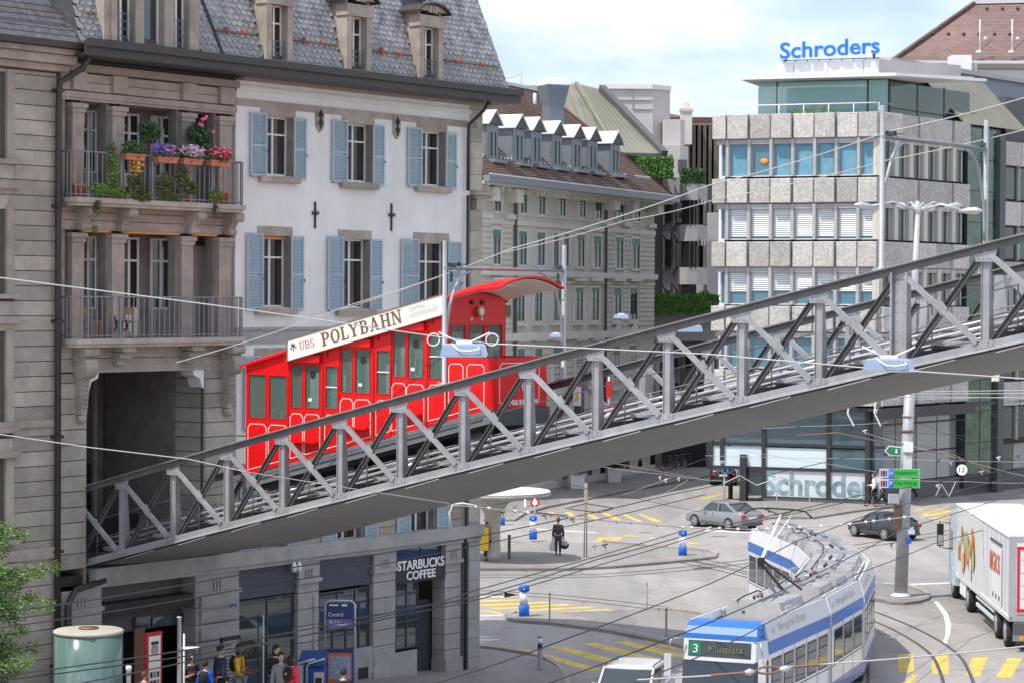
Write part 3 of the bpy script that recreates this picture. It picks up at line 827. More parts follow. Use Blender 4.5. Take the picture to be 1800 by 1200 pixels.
# ------------------------------------------------------------------ red funicular car
M['car_glass'] = glass('car_glass', (0.11, 0.27, 0.22), 0.03, trans=0.70)
D0, D1 = 1.3, 3.62                                  # near and far side of the car, from the near truss
s_l = FB.px(433, 750, D0)[0]
s_e = FB.px(866, 700, D0)[0]                       # uphill end of the platform
s_w = FB.px(786, 600, D0)[0]                       # cabin end wall
sr, zr = s_l, zb(s_l) + .6
car = tag(empty('funicular_car', FB.w(sr, 0, zr), FB.ang),
   'bright red stepped funicular car with cream sign board crossing the truss bridge', 'funicular car')
TC = Matrix.Translation((-sr, 0, -zr))
def cb(): return MB(TC)
def cpx(x, y, d=D0): return FB.px(x, y, d)
pa, pb = cpx(430, 641, D0), cpx(780, 528, D0)
rs = (pb[1] - pa[1]) / (pb[0] - pa[0])
def ztop(s): return pa[1] + (s - pa[0]) * rs
qa, qb = cpx(433, 834, D0), cpx(547, 806, D0)
qs = (qb[1] - qa[1]) / (qb[0] - qa[0])
def zbot(s): return qa[1] + (s - qa[0]) * .245
wins = [(439, 468, 658, 733), (475, 505, 660, 735), (512, 531, 640, 715), (537, 561, 641, 716), (574, 594, 643, 717),
  (600, 619, 613, 688), (625, 650, 615, 690), (664, 686, 616, 691), (691, 712, 585, 661), (717, 744, 587, 663), (756, 782, 589, 664)]
WL = []
for x0, x1, y0, y1 in wins:
 ym = (y0 + y1) / 2
 WL.append((cpx(x0, ym)[0], cpx(x1, ym)[0], cpx((x0+x1)/2, y1)[1], cpx((x0+x1)/2, y0)[1]))
doorpairs = {2, 3, 5, 6, 8, 9}
def side_wall(d, th, front):
 """wall pieces round the windows; front: street side with doors, panels, outlines"""
 edges = [s_l]
 for i in range(len(WL) - 1): edges.append((WL[i][1] + WL[i+1][0]) / 2)
 edges.append(s_w)
 for i, (a, c, z0, z1) in enumerate(WL):
  e0, e1 = edges[i], edges[i+1]
  yy = d - (.0 if i in doorpairs else .025) if front else d
  b = cb()
  def pr(pts): b.prism([(p[0], yy, p[1]) for p in pts], (0, th, 0))
  pr([(e0, zbot(e0)), (e1, zbot(e1)), (e1, z0), (e0, z0)])
  pr([(e0, z1), (e1, z1), (e1, ztop(e1)), (e0, ztop(e0))])
  pr([(e0, z0), (a, z0), (a, z1), (e0, z1)])
  pr([(c, z0), (e1, z0), (e1, z1), (c, z1)])
  pn = b.build('door_leaf' if (i in doorpairs and front) else 'side_panel', M['red'], car)
  g = cb().box(a-.01, c+.01, yy+th*.45, yy+th*.55, z0-.01, z1+.01)
  g.build('window_pane', M['car_glass'], car)
  if front:
   f = cb()
   w_ = .022
   for q in ((a-w_, a, z0-w_, z1+w_), (c, c+w_, z0-w_, z1+w_), (a, c, z0-w_, z0), (a, c, z1, z1+w_)):
    f.box(q[0], q[1], yy-.012, yy+.01, q[2], q[3])
   f.build('window_frame', M['red_dark'], car)
   # pale line framing the panel under the window
   f = cb(); t = .02; x0, x1 = a - .03, c + .03; zt = z0 - .17; zl0 = zbot(x0) + .12; zl1 = zbot(x1) + .12; k = .09
   P = [(x0, zl0), (x1, zl1), (x1, zt - k), (x1 - k, zt), (x0 + k, zt), (x0, zt - k)]
   for j in range(len(P)):
    p, q = P[j], P[(j+1) % len(P)]
    f.beam((p[0], yy-.004, p[1]), (q[0], yy-.004, q[1]), .008, t, up=(q[1]-p[1], 0, p[0]-q[0]))
   f.build('panel_outline', M['cream'], car)
   if i in (4, 7, 10):
    cb().box(a, c, yy+.0, yy+.02, (z0+z1)/2 - .014, (z0+z1)/2 + .014).build('window_bar', M['white'], car)
   if i in (3, 6, 9):
    cb().lathe([(.11, 0), (.11, .02)], 16).v
    f = cb(); f.add([( (a+c)/2 + .10*math.cos(u), yy+.02, z1-.25+.10*math.sin(u)) for u in [j*math.pi/8 for j in range(16)]], [tuple(range(16))]); f.build('door_sticker', M['black'], car)
    f = cb(); f.box(a+.08, a+.20, yy+.015, yy+.02, z0+.16, z0+.24); f.build('door_sticker', M['white'], car)
side_wall(D0, .05, True)
side_wall(D1 - .05, .05, False)
# door posts, gutters over the doors, sills, steps
for i in (2, 5, 8):
 a, c = WL[i][0], WL[i+1][1]; z1 = WL[i][3]
 cb().box(a-.12, c+.10, D0-.12, D0, z1+.06, z1+.22).build('door_canopy', M['red'], car)
 cb().box(a-.14, c+.12, D0-.14, D0, z1+.22, z1+.245).build('door_canopy_edge', M['red_dark'], car)
 cb().box(c+.10, c+.16, D0-.05, D0+.03, zbot(c)+.05, z1+.06).build('door_post', M['red_dark'], car)
 s_ = (a + c) / 2
 cb().box(a+.1, c, D0-.14, D0, zbot(s_)+.42, zbot(s_)+.47).build('grab_rail', M['red'], car)
 f = cb(); f.tube([(c+.28, D0-.05, WL[i][2]+1.3), (c+.28, D0-.07, WL[i][2]+1.55)], .035, 8); f.build('marker_lamp', M['red_dark'], car)
# lower end wall, floor, ceiling, partitions
cb().box(s_l, s_l+.05, D0, D1, zbot(s_l), ztop(s_l)).build('end_wall', M['red'], car)
b = cb(); b.prism([(s_l, D0+.05, zbot(s_l)), (s_w, D0+.05, zbot(s_w)), (s_w, D0+.05, zbot(s_w)+.06), (s_l, D0+.05, zbot(s_l)+.06)], (0, D1-D0-.1, 0)); b.build('floor', M['skirt'], car)
defm('car_inside', (0.30, 0.29, 0.24), 0.8)
for i in (4, 7):
 s = (WL[i][1] + WL[i+1][0]) / 2
 b = cb(); b.box(s-.02, s+.02, D0+.06, D1-.06, zbot(s)+.05, WL[i][2] + .1); b.build('partition', M['car_inside'], car)
for i in (1, 4, 7, 10):
 s = WL[i][0]
 b = cb(); b.box(s-.2, s+.2, D0+.25, D1-.3, WL[i][2]-.45, WL[i][2]-.38); b.box(s+.15, s+.2, D0+.25, D1-.3, WL[i][2]-.38, WL[i][2]+.15); b.build('bench', M['wood_chair'], car)
# sloping roof with a shallow crown
def roofstrip(name, m, s0, s1, ya, yb, lift, crown, th, n=8, slope=None, curve=0.0):
 b = cb(); vs = []
 ns = 12
 for k in range(ns + 1):
  s = s0 + (s1 - s0) * k / ns
  for j in range(n + 1):
   v = j / n; y = ya + (yb - ya) * v
   z = ztop(s) + lift + crown * (1 - (2*v - 1)**2) - curve * (k / ns)**2
   vs.append((s, y, z))
 m_ = len(vs); top = vs; bot = [(p[0], p[1], p[2] - th) for p in vs]; fs = []
 w = n + 1
 for k in range(ns):
  for j in range(n):
   a = k*w + j
   fs.append((a, a+w, a+w+1, a+1)); fs.append((a+m_, a+1+m_, a+w+1+m_, a+w+m_))
 for k in range(ns):
  a = k*w; fs.append((a, a+m_, a+w+m_, a+w)); a = k*w + n; fs.append((a, a+w, a+w+m_, a+m_))
 for j in range(n):
  a = j; fs.append((a, a+1, a+1+m_, a+m_)); a = ns*w + j; fs.append((a, a+m_, a+1+m_, a+1))
 b.add(top + bot, fs); return b.build(name, m, car)
roofstrip('roof', M['red'], s_l - .12, s_w, D0 - .12, D1 + .12, .0, .20, .06)
s_c = cpx(880, 500, D0 - .12)[0]
roofstrip('canopy_roof', M['red'], s_w, s_c, D0 - .12, D1 + .12, .03, .26, .05, curve=.16)
roofstrip('canopy_lining', M['cream'], s_w + .01, s_c - .08, D0 - .03, D1 + .03, -.025, .25, .012, curve=.15)
b = cb(); b.box(s_c-.9, s_c-.75, D0+.9, D1-.9, ztop(s_c-.85)+.10, ztop(s_c-.85)+.14); b.build('canopy_lamp', M['white'], car)
# cabin end wall with three windows, the clock-like dial, lamps
yw = [(-.02, .0)]
FW = Frame((FB.w(s_w, D0).x, FB.w(s_w, D0).y), FB.n[:2])
def wpx(x, y): return FW.px(x, y)
zt0, zfl = None, zbot(s_w)
def ebox(name, m, y0, y1, z0, z1, off=0.0, th=.05, base=None):
 s_ = s_w if base is None else base
 return cb().box(s_ + off, s_ + off + th, D0 + y0, D0 + y1, z0, z1).build(name, m, car)
ww = [((792, 818, 572, 622)), ((825, 851, 572, 624)), ((857, 882, 572, 626))]
WW = []
for x0, x1, y0, y1 in ww:
 WW.append((wpx(x0, 600)[0], wpx(x1, 600)[0], wpx((x0+x1)/2, y1)[1] - .10, wpx((x0+x1)/2, y0)[1]))
wd = D1 - D0
zc_ = ztop(s_w)
zlo, zhi = WW[0][2], WW[0][3]
b = cb(); b.box(s_w-.05, s_w, D0, D1, zfl, zlo)
ed = [0, WW[0][0], WW[0][1], WW[1][0], WW[1][1], WW[2][0], WW[2][1], wd]
for k in (0, 2, 4, 6): b.box(s_w-.05, s_w, D0+ed[k], D0+ed[k+1], zlo, zhi)
pts = [(s_w-.05, D0, zhi), (s_w-.05, D1, zhi), (s_w-.05, D1, zc_)] + [(s_w-.05, D0 + wd*(1 - k/8), zc_ + .19*(1 - (1 - 2*k/8)**2)) for k in range(1, 8)] + [(s_w-.05, D0, zc_)]
b.prism(pts, (.05, 0, 0)); b.build('end_wall', M['red'], car)
for a, c, z0, z1 in WW:
 cb().box(s_w-.03, s_w-.02, D0+a, D0+c, zlo, zhi).build('window_pane', M['car_glass'], car)
 f = cb()
 for q in ((a-.02, a, zlo, zhi), (c, c+.02, zlo, zhi), (a-.02, c+.02, zlo-.02, zlo), (a-.02, c+.02, zhi, zhi+.02)): f.box(s_w, s_w+.012, D0+q[0], D0+q[1], q[2], q[3])
 f.build('window_frame', M['red_dark'], car)
def disc(name, m, yc, z, r, off=.0, th=.04, n=20, r2=None):
 b = cb(); P = [(s_w + off, D0 + yc + r*math.cos(2*math.pi*j/n), z + r*math.sin(2*math.pi*j/n)) for j in range(n)]
 b.prism(P, (th, 0, 0)); return b.build(name, m, car)
dy, dz_ = wpx(841, 548)
defm('brass', (0.45, 0.28, 0.08), 0.35, metal=0.7)
disc('dial_ring', M['brass'], dy, dz_, .13, 0, .10)
disc('dial_lens', M['white'], dy, dz_, .09, .10, .015)
for x, y, m_ in ((829, 532, 'black'), (847, 532, 'black')):
 a, z = wpx(x, y); disc('signal_lamp', M[m_], a, z, .055, 0, .05)
for x, y in ((829, 561), (847, 561)):
 a, z = wpx(x, y); disc('small_sign', M['white'], a, z, .045, 0, .01, 4)
# platform: low rounded enclosure with panels and lettering
zpl = cpx(815, 628)[1]                             # top of the parapet
zpb = zbot(s_e)
r_ = .22; P = []
P.append((s_w, D0)); P.append((s_e - r_, D0))
for j in range(1, 7):
 a = -math.pi/2 + math.pi/2 * j/6; P.append((s_e - r_ + r_*math.cos(a), D0 + r_ + r_*math.sin(a)))
for j in range(0, 7):
 a = math.pi/2 * j/6; P.append((s_e - r_ + r_*math.cos(a), D1 - r_ + r_*math.sin(a)))
P.append((s_w, D1))
def zpb_(s): return zbot(s)
b = cb(); n = len(P)
vs = [(p[0], p[1], zpb_(min(p[0], s_e))) for p in P] + [(p[0], p[1], zpl) for p in P]
b.add(vs, [(j, j+1, n+j+1, n+j) for j in range(n-1)])
inn = [(s_w + (p[0]-s_w)*.96, (p[1]-(D0+D1)/2)*.95 + (D0+D1)/2) for p in P]
vs = [(p[0], p[1], zpb_(min(p[0], s_e))) for p in inn] + [(p[0], p[1], zpl) for p in inn]
b.add(vs, [(n+j, n+j+1, j+1, j) for j in range(n-1)])
b.build('parapet', M['red'], car)
b = cb()
for j in range(n-1): b.quad((P[j][0], P[j][1], zpl+.001), (P[j+1][0], P[j+1][1], zpl+.001), (inn[j+1][0], inn[j+1][1], zpl+.001), (inn[j][0], inn[j][1], zpl+.001))
b.build('parapet_cap', M['red_dark'], car)
for j0, j1, s_a, s_b in ((0, 0, s_w+.06, s_w+.50), (0, 0, s_w+.62, s_e-r_-.04)):
 f = cb(); zt = zpl - .16; k = .07; x0, x1 = s_a, s_b
 Q = [(x0, zbot(x0)+.12), (x1, zbot(x1)+.12), (x1, zt-k), (x1-k, zt), (x0+k, zt), (x0, zt-k)]
 for j in range(6):
  p, q = Q[j], Q[(j+1) % 6]; f.beam((p[0], D0-.006, p[1]), (q[0], D0-.006, q[1]), .008, .02, up=(q[1]-p[1], 0, p[0]-q[0]))
 f.build('panel_outline', M['cream'], car)
FE = Frame((FB.w(s_e, D0).x, FB.w(s_e, D0).y), FB.n[:2])
f = cb(); y0, y1 = .26, 1.84; zt = zpl-.13; zl = zpb+.12; k = .09
Q = [(y0, zl), (y1, zl), (y1, zt-k), (y1-k, zt), (y0+k, zt), (y0, zt-k)]
for j in range(6):
 p, q = Q[j], Q[(j+1) % 6]; f.beam((s_e+.004, D0+p[0], p[1]), (s_e+.004, D0+q[0], q[1]), .008, .02, up=(0, q[1]-p[1], p[0]-q[0]))
f.build('panel_outline', M['cream'], car)
TV = lambda p: tuple(TC @ Vector(p))
a0, zz0 = FE.px(893, 712); a1, zz1 = FE.px(945, 698)
slab('POLYBAHN', M['white'], car, TV((s_e+.012, D0+a0, zz0)), (0, a1-a0, 0), (0, 0, .13), (-.01, 0, 0), name='letter', T=.24, S=.14)
a0, zz0 = FE.px(917, 686)
slab('UBS', M['white'], car, TV((s_e+.012, D0+a0, zz0)), (0, .40, 0), (0, 0, .19), (-.01, 0, 0), T=.2, S=.07)
def keys(m, P, U, V, parent=car, N=(0, -1, 0), kk=1.0):
 """emblem of three crossed keys: three shafts with bows and bits"""
 P, U, V, N = map(Vector, (P, U, V, N))
 for a in (0, 60, -60):
  b = MB(); ca, sa = math.cos(math.radians(a)), math.sin(math.radians(a))
  def q(x, y): return P + U * (x*ca + y*sa) + V * (-x*sa + y*ca) + N * .004
  def r4(x0, y0, x1, y1): b.quad(q(x0, y0), q(x1, y0), q(x1, y1), q(x0, y1))
  r4(-.05, -.5, .05, .45); r4(.05, .28, .22, .45); r4(.05, .10, .15, .2)
  for j in range(10):
   t0, t1 = 2*math.pi*j/10, 2*math.pi*(j+1)/10
   def c(t, r): return (r*math.cos(t), -.62 + r*.9*math.sin(t))
   b.quad(q(*c(t0, .17)), q(*c(t1, .17)), q(*c(t1, .09)), q(*c(t0, .09)))
  b.build('key_emblem', m, parent)
ae, ze = FE.px(907, 680)
keys(M['white'], TV((s_e+.012, D0+ae, ze)), (0, .15, 0), (0, 0, .15), N=(1, 0, 0))
# grey skirt and running gear
b = cb(); b.prism([(s_l, D0-.01, zbot(s_l)-.34), (s_e-.02, D0-.01, zbot(s_e)-.34), (s_e-.02, D0-.01, zbot(s_e)-.005), (s_l, D0-.01, zbot(s_l)-.005)], (0, .06, 0)); b.build('skirt', M['skirt'], car)
b = cb(); b.prism([(s_l, D1-.05, zbot(s_l)-.34), (s_e-.02, D1-.05, zbot(s_e)-.34), (s_e-.02, D1-.05, zbot(s_e)-.005), (s_l, D1-.05, zbot(s_l)-.005)], (0, .06, 0)); b.build('skirt', M['skirt'], car)
b = cb(); b.prism([(s_l+.1, D0+.15, zbot(s_l)-.42), (s_e-.1, D0+.15, zbot(s_e)-.42), (s_e-.1, D0+.15, zbot(s_e)-.02), (s_l+.1, D0+.15, zbot(s_l)-.02)], (0, 1.8, 0)); b.build('underframe', M['black'], car)
cb().box(s_e-.06, s_e+.02, D0+.1, D1-.1, zbot(s_e)-.42, zbot(s_e)-.01).build('end_skirt', M['grey_dark'], car)
b = cb(); b.prism([(s_l+.3, D0-.03, zbot(s_l+.3)-.20), (s_e-.3, D0-.03, zbot(s_e-.3)-.20), (s_e-.3, D0-.03, zbot(s_e-.3)-.17), (s_l+.3, D0-.03, zbot(s_l+.3)-.17)], (0, .03, 0)); b.build('skirt_rib', M['grey_dark'], car)
for s in (s_l + 1.2, s_l + 3.0, s_e - 2.6, s_e - .9):
 for y in (1.92, 2.88):
  b = cb(); b.add([(s + .22*math.cos(t), y-.04, zb(s)+.78+.22*math.sin(t)) for t in [j*math.pi/8 for j in range(16)]] + [(s + .22*math.cos(t), y+.04, zb(s)+.78+.22*math.sin(t)) for t in [j*math.pi/8 for j in range(16)]], [tuple(range(16)), tuple(range(16, 32))[::-1]] + [(j, 16+j, 16+(j+1)%16, (j+1)%16) for j in range(16)])
  b.build('wheel', M['rail_steel'], car)
b = cb(); b.box(s_w-.05, s_w, D1, D1+.22, zpl+.95, zpl+1.25); b.build("mirror", M["brown_letter"], car)
# cream sign board on the roof edge
DS = D0 - .16
A, B_, C_, E_ = cpx(505, 635, DS), cpx(779, 554, DS), cpx(779, 517, DS), cpx(505, 598, DS)
sb = cb(); sb.prism([(A[0], DS, A[1]), (B_[0], DS, B_[1]), (C_[0], DS, C_[1]), (E_[0], DS, E_[1])], (0, .05, 0)); board = sb.build('sign_board', M['sign_cream'], car)
f = cb()
for p, q in ((A, B_), (B_, C_), (C_, E_), (E_, A)): f.beam((p[0], DS-.008, p[1]), (q[0], DS-.008, q[1]), .02, .022, up=(q[1]-p[1], 0, p[0]-q[0]))
f.build('board_edge', M['brown_letter'], board)
def sv(x0, y0, x1, y1, h):
 """baseline from picture point to picture point on the board; returns P0,U,V (letters lean with the board)"""
 a = cpx(x0, y0, DS - .004); c = cpx(x1, y1, DS - .004)
 U = Vector((c[0]-a[0], 0, c[1]-a[1])); V = Vector((-U.z, 0, U.x)).normalized() * h
 return TV((a[0], DS - .004, a[1])), U, V
Pq, U, V = sv(567, 609, 708, 567, .335)
slab('POLYBAHN', M['brown_letter'], board, Pq, U, V, (0, .003, 0))
Pq, U, V = sv(527, 615, 553, 609, .20)
slab('UBS', M['red_letter'], board, Pq, U, V, (0, .003, 0), T=.15, S=.06)
Pq, U, V = sv(516, 617, 530, 613, .2)
keys(M['black'], Vector(Pq) + V.normalized()*.13 + U.normalized()*.01, U.normalized()*.16, V.normalized()*.16, board)
Pq, U, V = sv(720, 549, 752, 539, .105)
word('CENTRAL–', M['grey_letter'], board, Pq, U, V)
Pq, U, V = sv(722, 560, 769, 545, .105)
word('HOCHSCHULE', M['grey_letter'], board, Pq, U, V)
# ------------------------------------------------------------------ corner house with the portal
def g(x, y, d=0.0): return F1.px(x, y, d)
def ga(x, d=0.0): return F1.px(x, 600, d)[0]
def gz(y, x, d=0.0): return F1.px(x, y, d)[1]
house = tag(empty('corner_house', F1.w(0), F1.ang),
   'old corner house, white plaster wall with pale blue shutters, stone loggias and slate roof', 'house')
hb = lambda name, m, *a, **k: bx(name, M[m] if isinstance(m, str) else m, k.pop('parent', house), *a, **k)
aL, aB0, aB1, aR = ga(106), ga(131), ga(413), ga(845)        # left edge, bay, white wall, right corner
zE = gz(182, 845)                                            # eave underside
DEPTH = 11.0; QW = .62
def holes_wall(name, m, a0, a1, z0, z1, holes, y0, y1, parent=house):
 """wall with rectangular openings, one mesh; holes (a0,a1,z0,z1)"""
 xs = sorted({a0, a1} | {h[0] for h in holes} | {h[1] for h in holes}); xs = [x for x in xs if a0 <= x <= a1]
 zs_ = sorted({z0, z1} | {h[2] for h in holes} | {h[3] for h in holes}); zs_ = [z for z in zs_ if z0 <= z <= z1]
 b = MB()
 for i in range(len(xs) - 1):
  j = 0
  while j < len(zs_) - 1:
   def inside(jj):
    cx, cz_ = (xs[i] + xs[i+1]) / 2, (zs_[jj] + zs_[jj+1]) / 2
    return any(h[0] < cx < h[1] and h[2] < cz_ < h[3] for h in holes)
   if inside(j): j += 1; continue
   k = j
   while k + 1 < len(zs_) - 1 and not inside(k + 1): k += 1
   b.box(xs[i], xs[i+1], y0, y1, zs_[j], zs_[k+1]); j = k + 1
 return b.build(name, m, parent)
# --- white wall windows: (opening x0,x1, y top, y bottom) in the picture, measured on the wall plane
WIN = []
for x0, x1, yt, yb_, row in ((464, 512, 203, 308, 3), (606, 651, 216, 319, 3), (737, 779, 229, 326, 3),
      (459, 508, 414, 541, 2), (600, 647, 420, 543, 2), (732, 784, 424, 543, 2),
      (455, 503, 628, 750, 1), (594, 640, 628, 745, 1), (727, 772, 628, 742, 1),
      (450, 500, 860, 973, 0), (592, 637, 850, 952, 0), (722, 764, 842, 940, 0)):
 WIN.append((g(x0, 600)[0], g(x1, 600)[0], gz(yb_, x0), gz(yt, x0), row))
z_band = gz(937, 814)                                        # underside of wall above the shop fronts
holes = [(w[0], w[1], w[2], w[3]) for w in WIN]
z_low = gz(930, 814)
holes_wall('plaster_wall', M['plaster'], aB1, aR - QW, gz(602, 620), zE, [h for h in holes if h[2] > gz(602, 620)], 0, .45)
holes_wall('plaster_wall', M['plaster'], aB1, aR - QW, gz(800, 620), gz(602, 620), [h for h in holes if h[2] > gz(800, 620) and h[2] < gz(602, 620)], 0.003, .45)
lowwall = holes_wall('stone_wall', M['stone'], aB1, aR - QW, z_low, gz(800, 620), [h for h in holes if h[2] < gz(800, 620)], 0.03, .45)
# stone blocks between the lowest windows
xs = [aB1] + [v for w in WIN if w[4] == 0 for v in (w[0] - .42, w[1] + .42)] + [aR - QW]
for i in range(0, len(xs), 2):
 z = z_low
 while z < gz(800, 620):
  hb('stone_block', 'stone_warm', xs[i] + .012, xs[i+1] - .012, -.012, .04, z + .012, min(z + .36, gz(800, 620)) - .008, parent=lowwall); z += .36
for i in range(1, len(xs) - 1, 2):
 pass
# bands
def band(name, m, x0, y0, x1, y1, th_px, d, a0=None, a1=None):
 z = gz(y0, x0); z2 = gz(y0 + th_px, x0)
 return hb(name, m, ga(x0) if a0 is None else a0, ga(x1) if a1 is None else a1, -d, .02, z2, z)
band('string_course', 'stone_blue', 620, 576, 820, 0, 25, .05, aB1, aR - .30)
band('string_course', 'stone_blue', 620, 574, 820, 0, 5, .09, aB1, aR - .30)
band('frieze_band', 'stone_warm', 620, 193, 820, 0, 12, .03, aB1, aR - .30)
hb('frieze_moulding', 'plaster', aB1, aR - QW, -.06, .0, gz(180, 620), gz(172, 620))
hb('frieze_moulding', 'soffit', aB1, aR + .2, -.30, .02, zE - .10, zE + .06)
# windows with frame, mullion, transom, panes, reveal stones, sill, shutters
defm('curtain', (0.10, 0.075, 0.06), 0.9, var=0.3, scale=5)
slat_cache = {}
def shutter(parent, a0, a1, z0, z1, y=-.055, tilt=0.0):
 w, h = a1 - a0, z1 - z0
 s = MB()
 t = .055
 for q in ((0, t, 0, h), (w - t, w, 0, h), (t, w - t, 0, t), (t, w - t, h - t, h), (t, w - t, h * .47, h * .47 + t)): s.box(q[0], q[1], -.02, .02, q[2], q[3])
 o = s.build('shutter', M['shutter'], parent, loc=(a0, y, z0), rot=(0, 0, tilt))
 b = MB(); z = t + .01
 while z < h - t - .03:
  if not (h * .47 - .03 < z < h * .47 + t): b.add([(t, -.016, z), (w - t, -.016, z), (w - t, .014, z + .034), (t, .014, z + .034), (t, -.010, z - .006), (w - t, -.010, z - .006)], [(0, 1, 2, 3), (4, 5, 1, 0)])
  z += .052
 b.build('slat_rows', M['shutter'], o)['kind'] = 'stuff'
 c = MB(); c.box(w - .02, w + .03, -.03, -.018, h * .38, h * .42); c.box(.0, .04, -.03, -.018, -.03, .02); c.build('shutter_catch', M['iron'], o)
 return o
def window(parent, a0, a1, z0, z1, y=.22, frame='white_paint', pane='glass_brown', transom=.72, fw=.05, mull=True, depth=.12, bars=0):
 o = MB()
 for q in ((a0, a0 + fw, z0, z1), (a1 - fw, a1, z0, z1), (a0 + fw, a1 - fw, z0, z0 + fw), (a0 + fw, a1 - fw, z1 - fw, z1)): o.box(q[0], q[1], y - .03, y + .03, q[2], q[3])
 m = (a0 + a1) / 2
 if mull: o.box(m - fw * .7, m + fw * .7, y - .04, y + .03, z0 + fw, z1 - fw)
 if transom: zt = z0 + (z1 - z0) * transom; o.box(a0 + fw, a1 - fw, y - .035, y + .028, zt - fw * .5, zt + fw * .5)
 f = o.build('window', M[frame], parent)
 q = MB().box(a0 + .01, a1 - .01, y + .005, y + .012, z0 + .01, z1 - .01).build('pane', M[pane], f)
 return f
for a0, a1, z0, z1, row in WIN:
 w = window(house, a0 - .05, a1, z0 + .02, z1, y=.26, transom=.70)
 hb('curtain', 'curtain', a0, a1, .60, .63, z0, z1, parent=w)
 cw = rnd.choice((.12, .2, .32)) * (a1 - a0)
 hb('net_curtain', 'plaster', a1 - cw, a1, .34, .36, z0, z1, parent=w)
 if rnd.random() < .6: hb('net_curtain', 'plaster', a0, a0 + cw * .6, .34, .36, z0, z1, parent=w)
 if row:
  # flush stone surround with recess lining
  for q in ((a0 - .0, a1 + .0, z1, z1 + .22),):
   hb('lintel_stone', 'stone_warm', a0 - .18, a1 + .12, -.02, .2, z1 + .003, z1 + .27, parent=w)
  hb('sill', 'stone_warm', a0 - .28, a1 + .22, -.16, .25, z0 - .20, z0 - .02, parent=w)
 for q in ((a1 - .004, a1 + .10),):
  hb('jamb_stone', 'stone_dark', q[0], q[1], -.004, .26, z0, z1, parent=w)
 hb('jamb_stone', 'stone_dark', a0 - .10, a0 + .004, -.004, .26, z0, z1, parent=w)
 sw = (a1 - a0) * .53
 if row == 0:
  shutter(house, a0 - sw - .06, a0 - .04, z0 - .02, z1 + .0, tilt=-.03); shutter(house, a1 + .10, a1 + .10 + sw, z0 - .02, z1, tilt=.05)
 else:
  shutter(house, a0 - sw - .05, a0 - .02, z0 - .05, z1 + .06, y=-.07, tilt=-.05)
  shutter(house, a1 + .02, a1 + .02 + sw * .92, z0 - .07, z1 + .02, y=-.05, tilt=.04)
 if row == 2 and a0 < 9: hb('blind_box', 'orange', a0, a1, .14, .22, z1 - .10, z1 - .02, parent=w)
# wall anchors
def anchor(x, yt, yb_, name='wall_anchor'):
 a = ga(x); z1, z0 = gz(yt, x), gz(yb_, x)
 b = MB(); b.box(a-.025, a+.025, -.05, .0, z0, z1); zc = z1 - (z1-z0)*.42
 b.box(a-.14, a+.14, -.07, -.02, zc-.025, zc+.025)
 b.lathe([(.03, -.06), (.05, 0), (.03, .06)], 6, (a, -.05, zc));
 for s_ in (-1, 1): b.tube([(a + s_*.1, -.045, zc - .06), (a + s_*.15, -.045, zc), (a + s_*.1, -.045, zc + .06)], .012, 5)
 b.build(name, M['iron'], house)
anchor(552, 355, 402); anchor(686, 358, 406)
for x, yt, yb_ in ((559, 193, 233), (694, 206, 245)):
 a = ga(x); z1, z0 = gz(yt, x), gz(yb_, x)
 sh = MB().prism([(a-.16, -.06, z1), (a-.16, -.06, z0+.18), (a, -.06, z0), (a+.16, -.06, z0+.18), (a+.16, -.06, z1)], (0, .07, 0)).build('stone_shield', M['stone_warm'], house)
 b = MB(); b.box(a-.02, a+.02, -.10, -.055, z0+.1, z1-.08)
 for zc in (z1-.18, z0+.25):
  for s_ in (-1, 1): b.tube([(a, -.08, zc-.05), (a+s_*.07, -.08, zc-.01), (a+s_*.09, -.08, zc+.05), (a+s_*.05, -.08, zc+.08)], .018, 5)
 b.lathe([(.02, 0), (.04, .05), (.005, .12)], 6, (a, -.08, z1-.12)); b.build('iron_lily', M['iron'], sh)
# --- right corner: stone quoin, ledge, pilaster
zl = gz(342, 830)
z = zl + .12
while z < zE - .08:
 hb('quoin_stone', 'stone', aR - QW + .006, aR, -.03, .5, z, min(z + .52, zE - .06) - .01); z += .52
led = hb('ledge', 'stone', aR - .62, aR + .50, -.22, .5, zl - .02, zl + .07); hb('ledge_moulding', 'stone', aR - .50, aR + .36, -.14, .5, zl - .13, zl - .022, parent=led)
hb('pilaster_cap', 'stone', aR - .36, aR + .06, -.10, .5, zl - .48, zl - .132)
z = -.1
while z < zl - .5:
 hb('quoin_stone', 'stone_blue' if z < gz(940, 814) else 'stone', aR - QW + .006, aR - .03, -.05, .5, z, min(z + .62, zl - .49) - .012); z += .62
hb('side_wall', 'stone', aR - .34, aR - .06, .45, DEPTH, 0, zE)
hb('back_core', 'interior', aL + .1, aR - .4, 4.2, DEPTH, 0, zE)
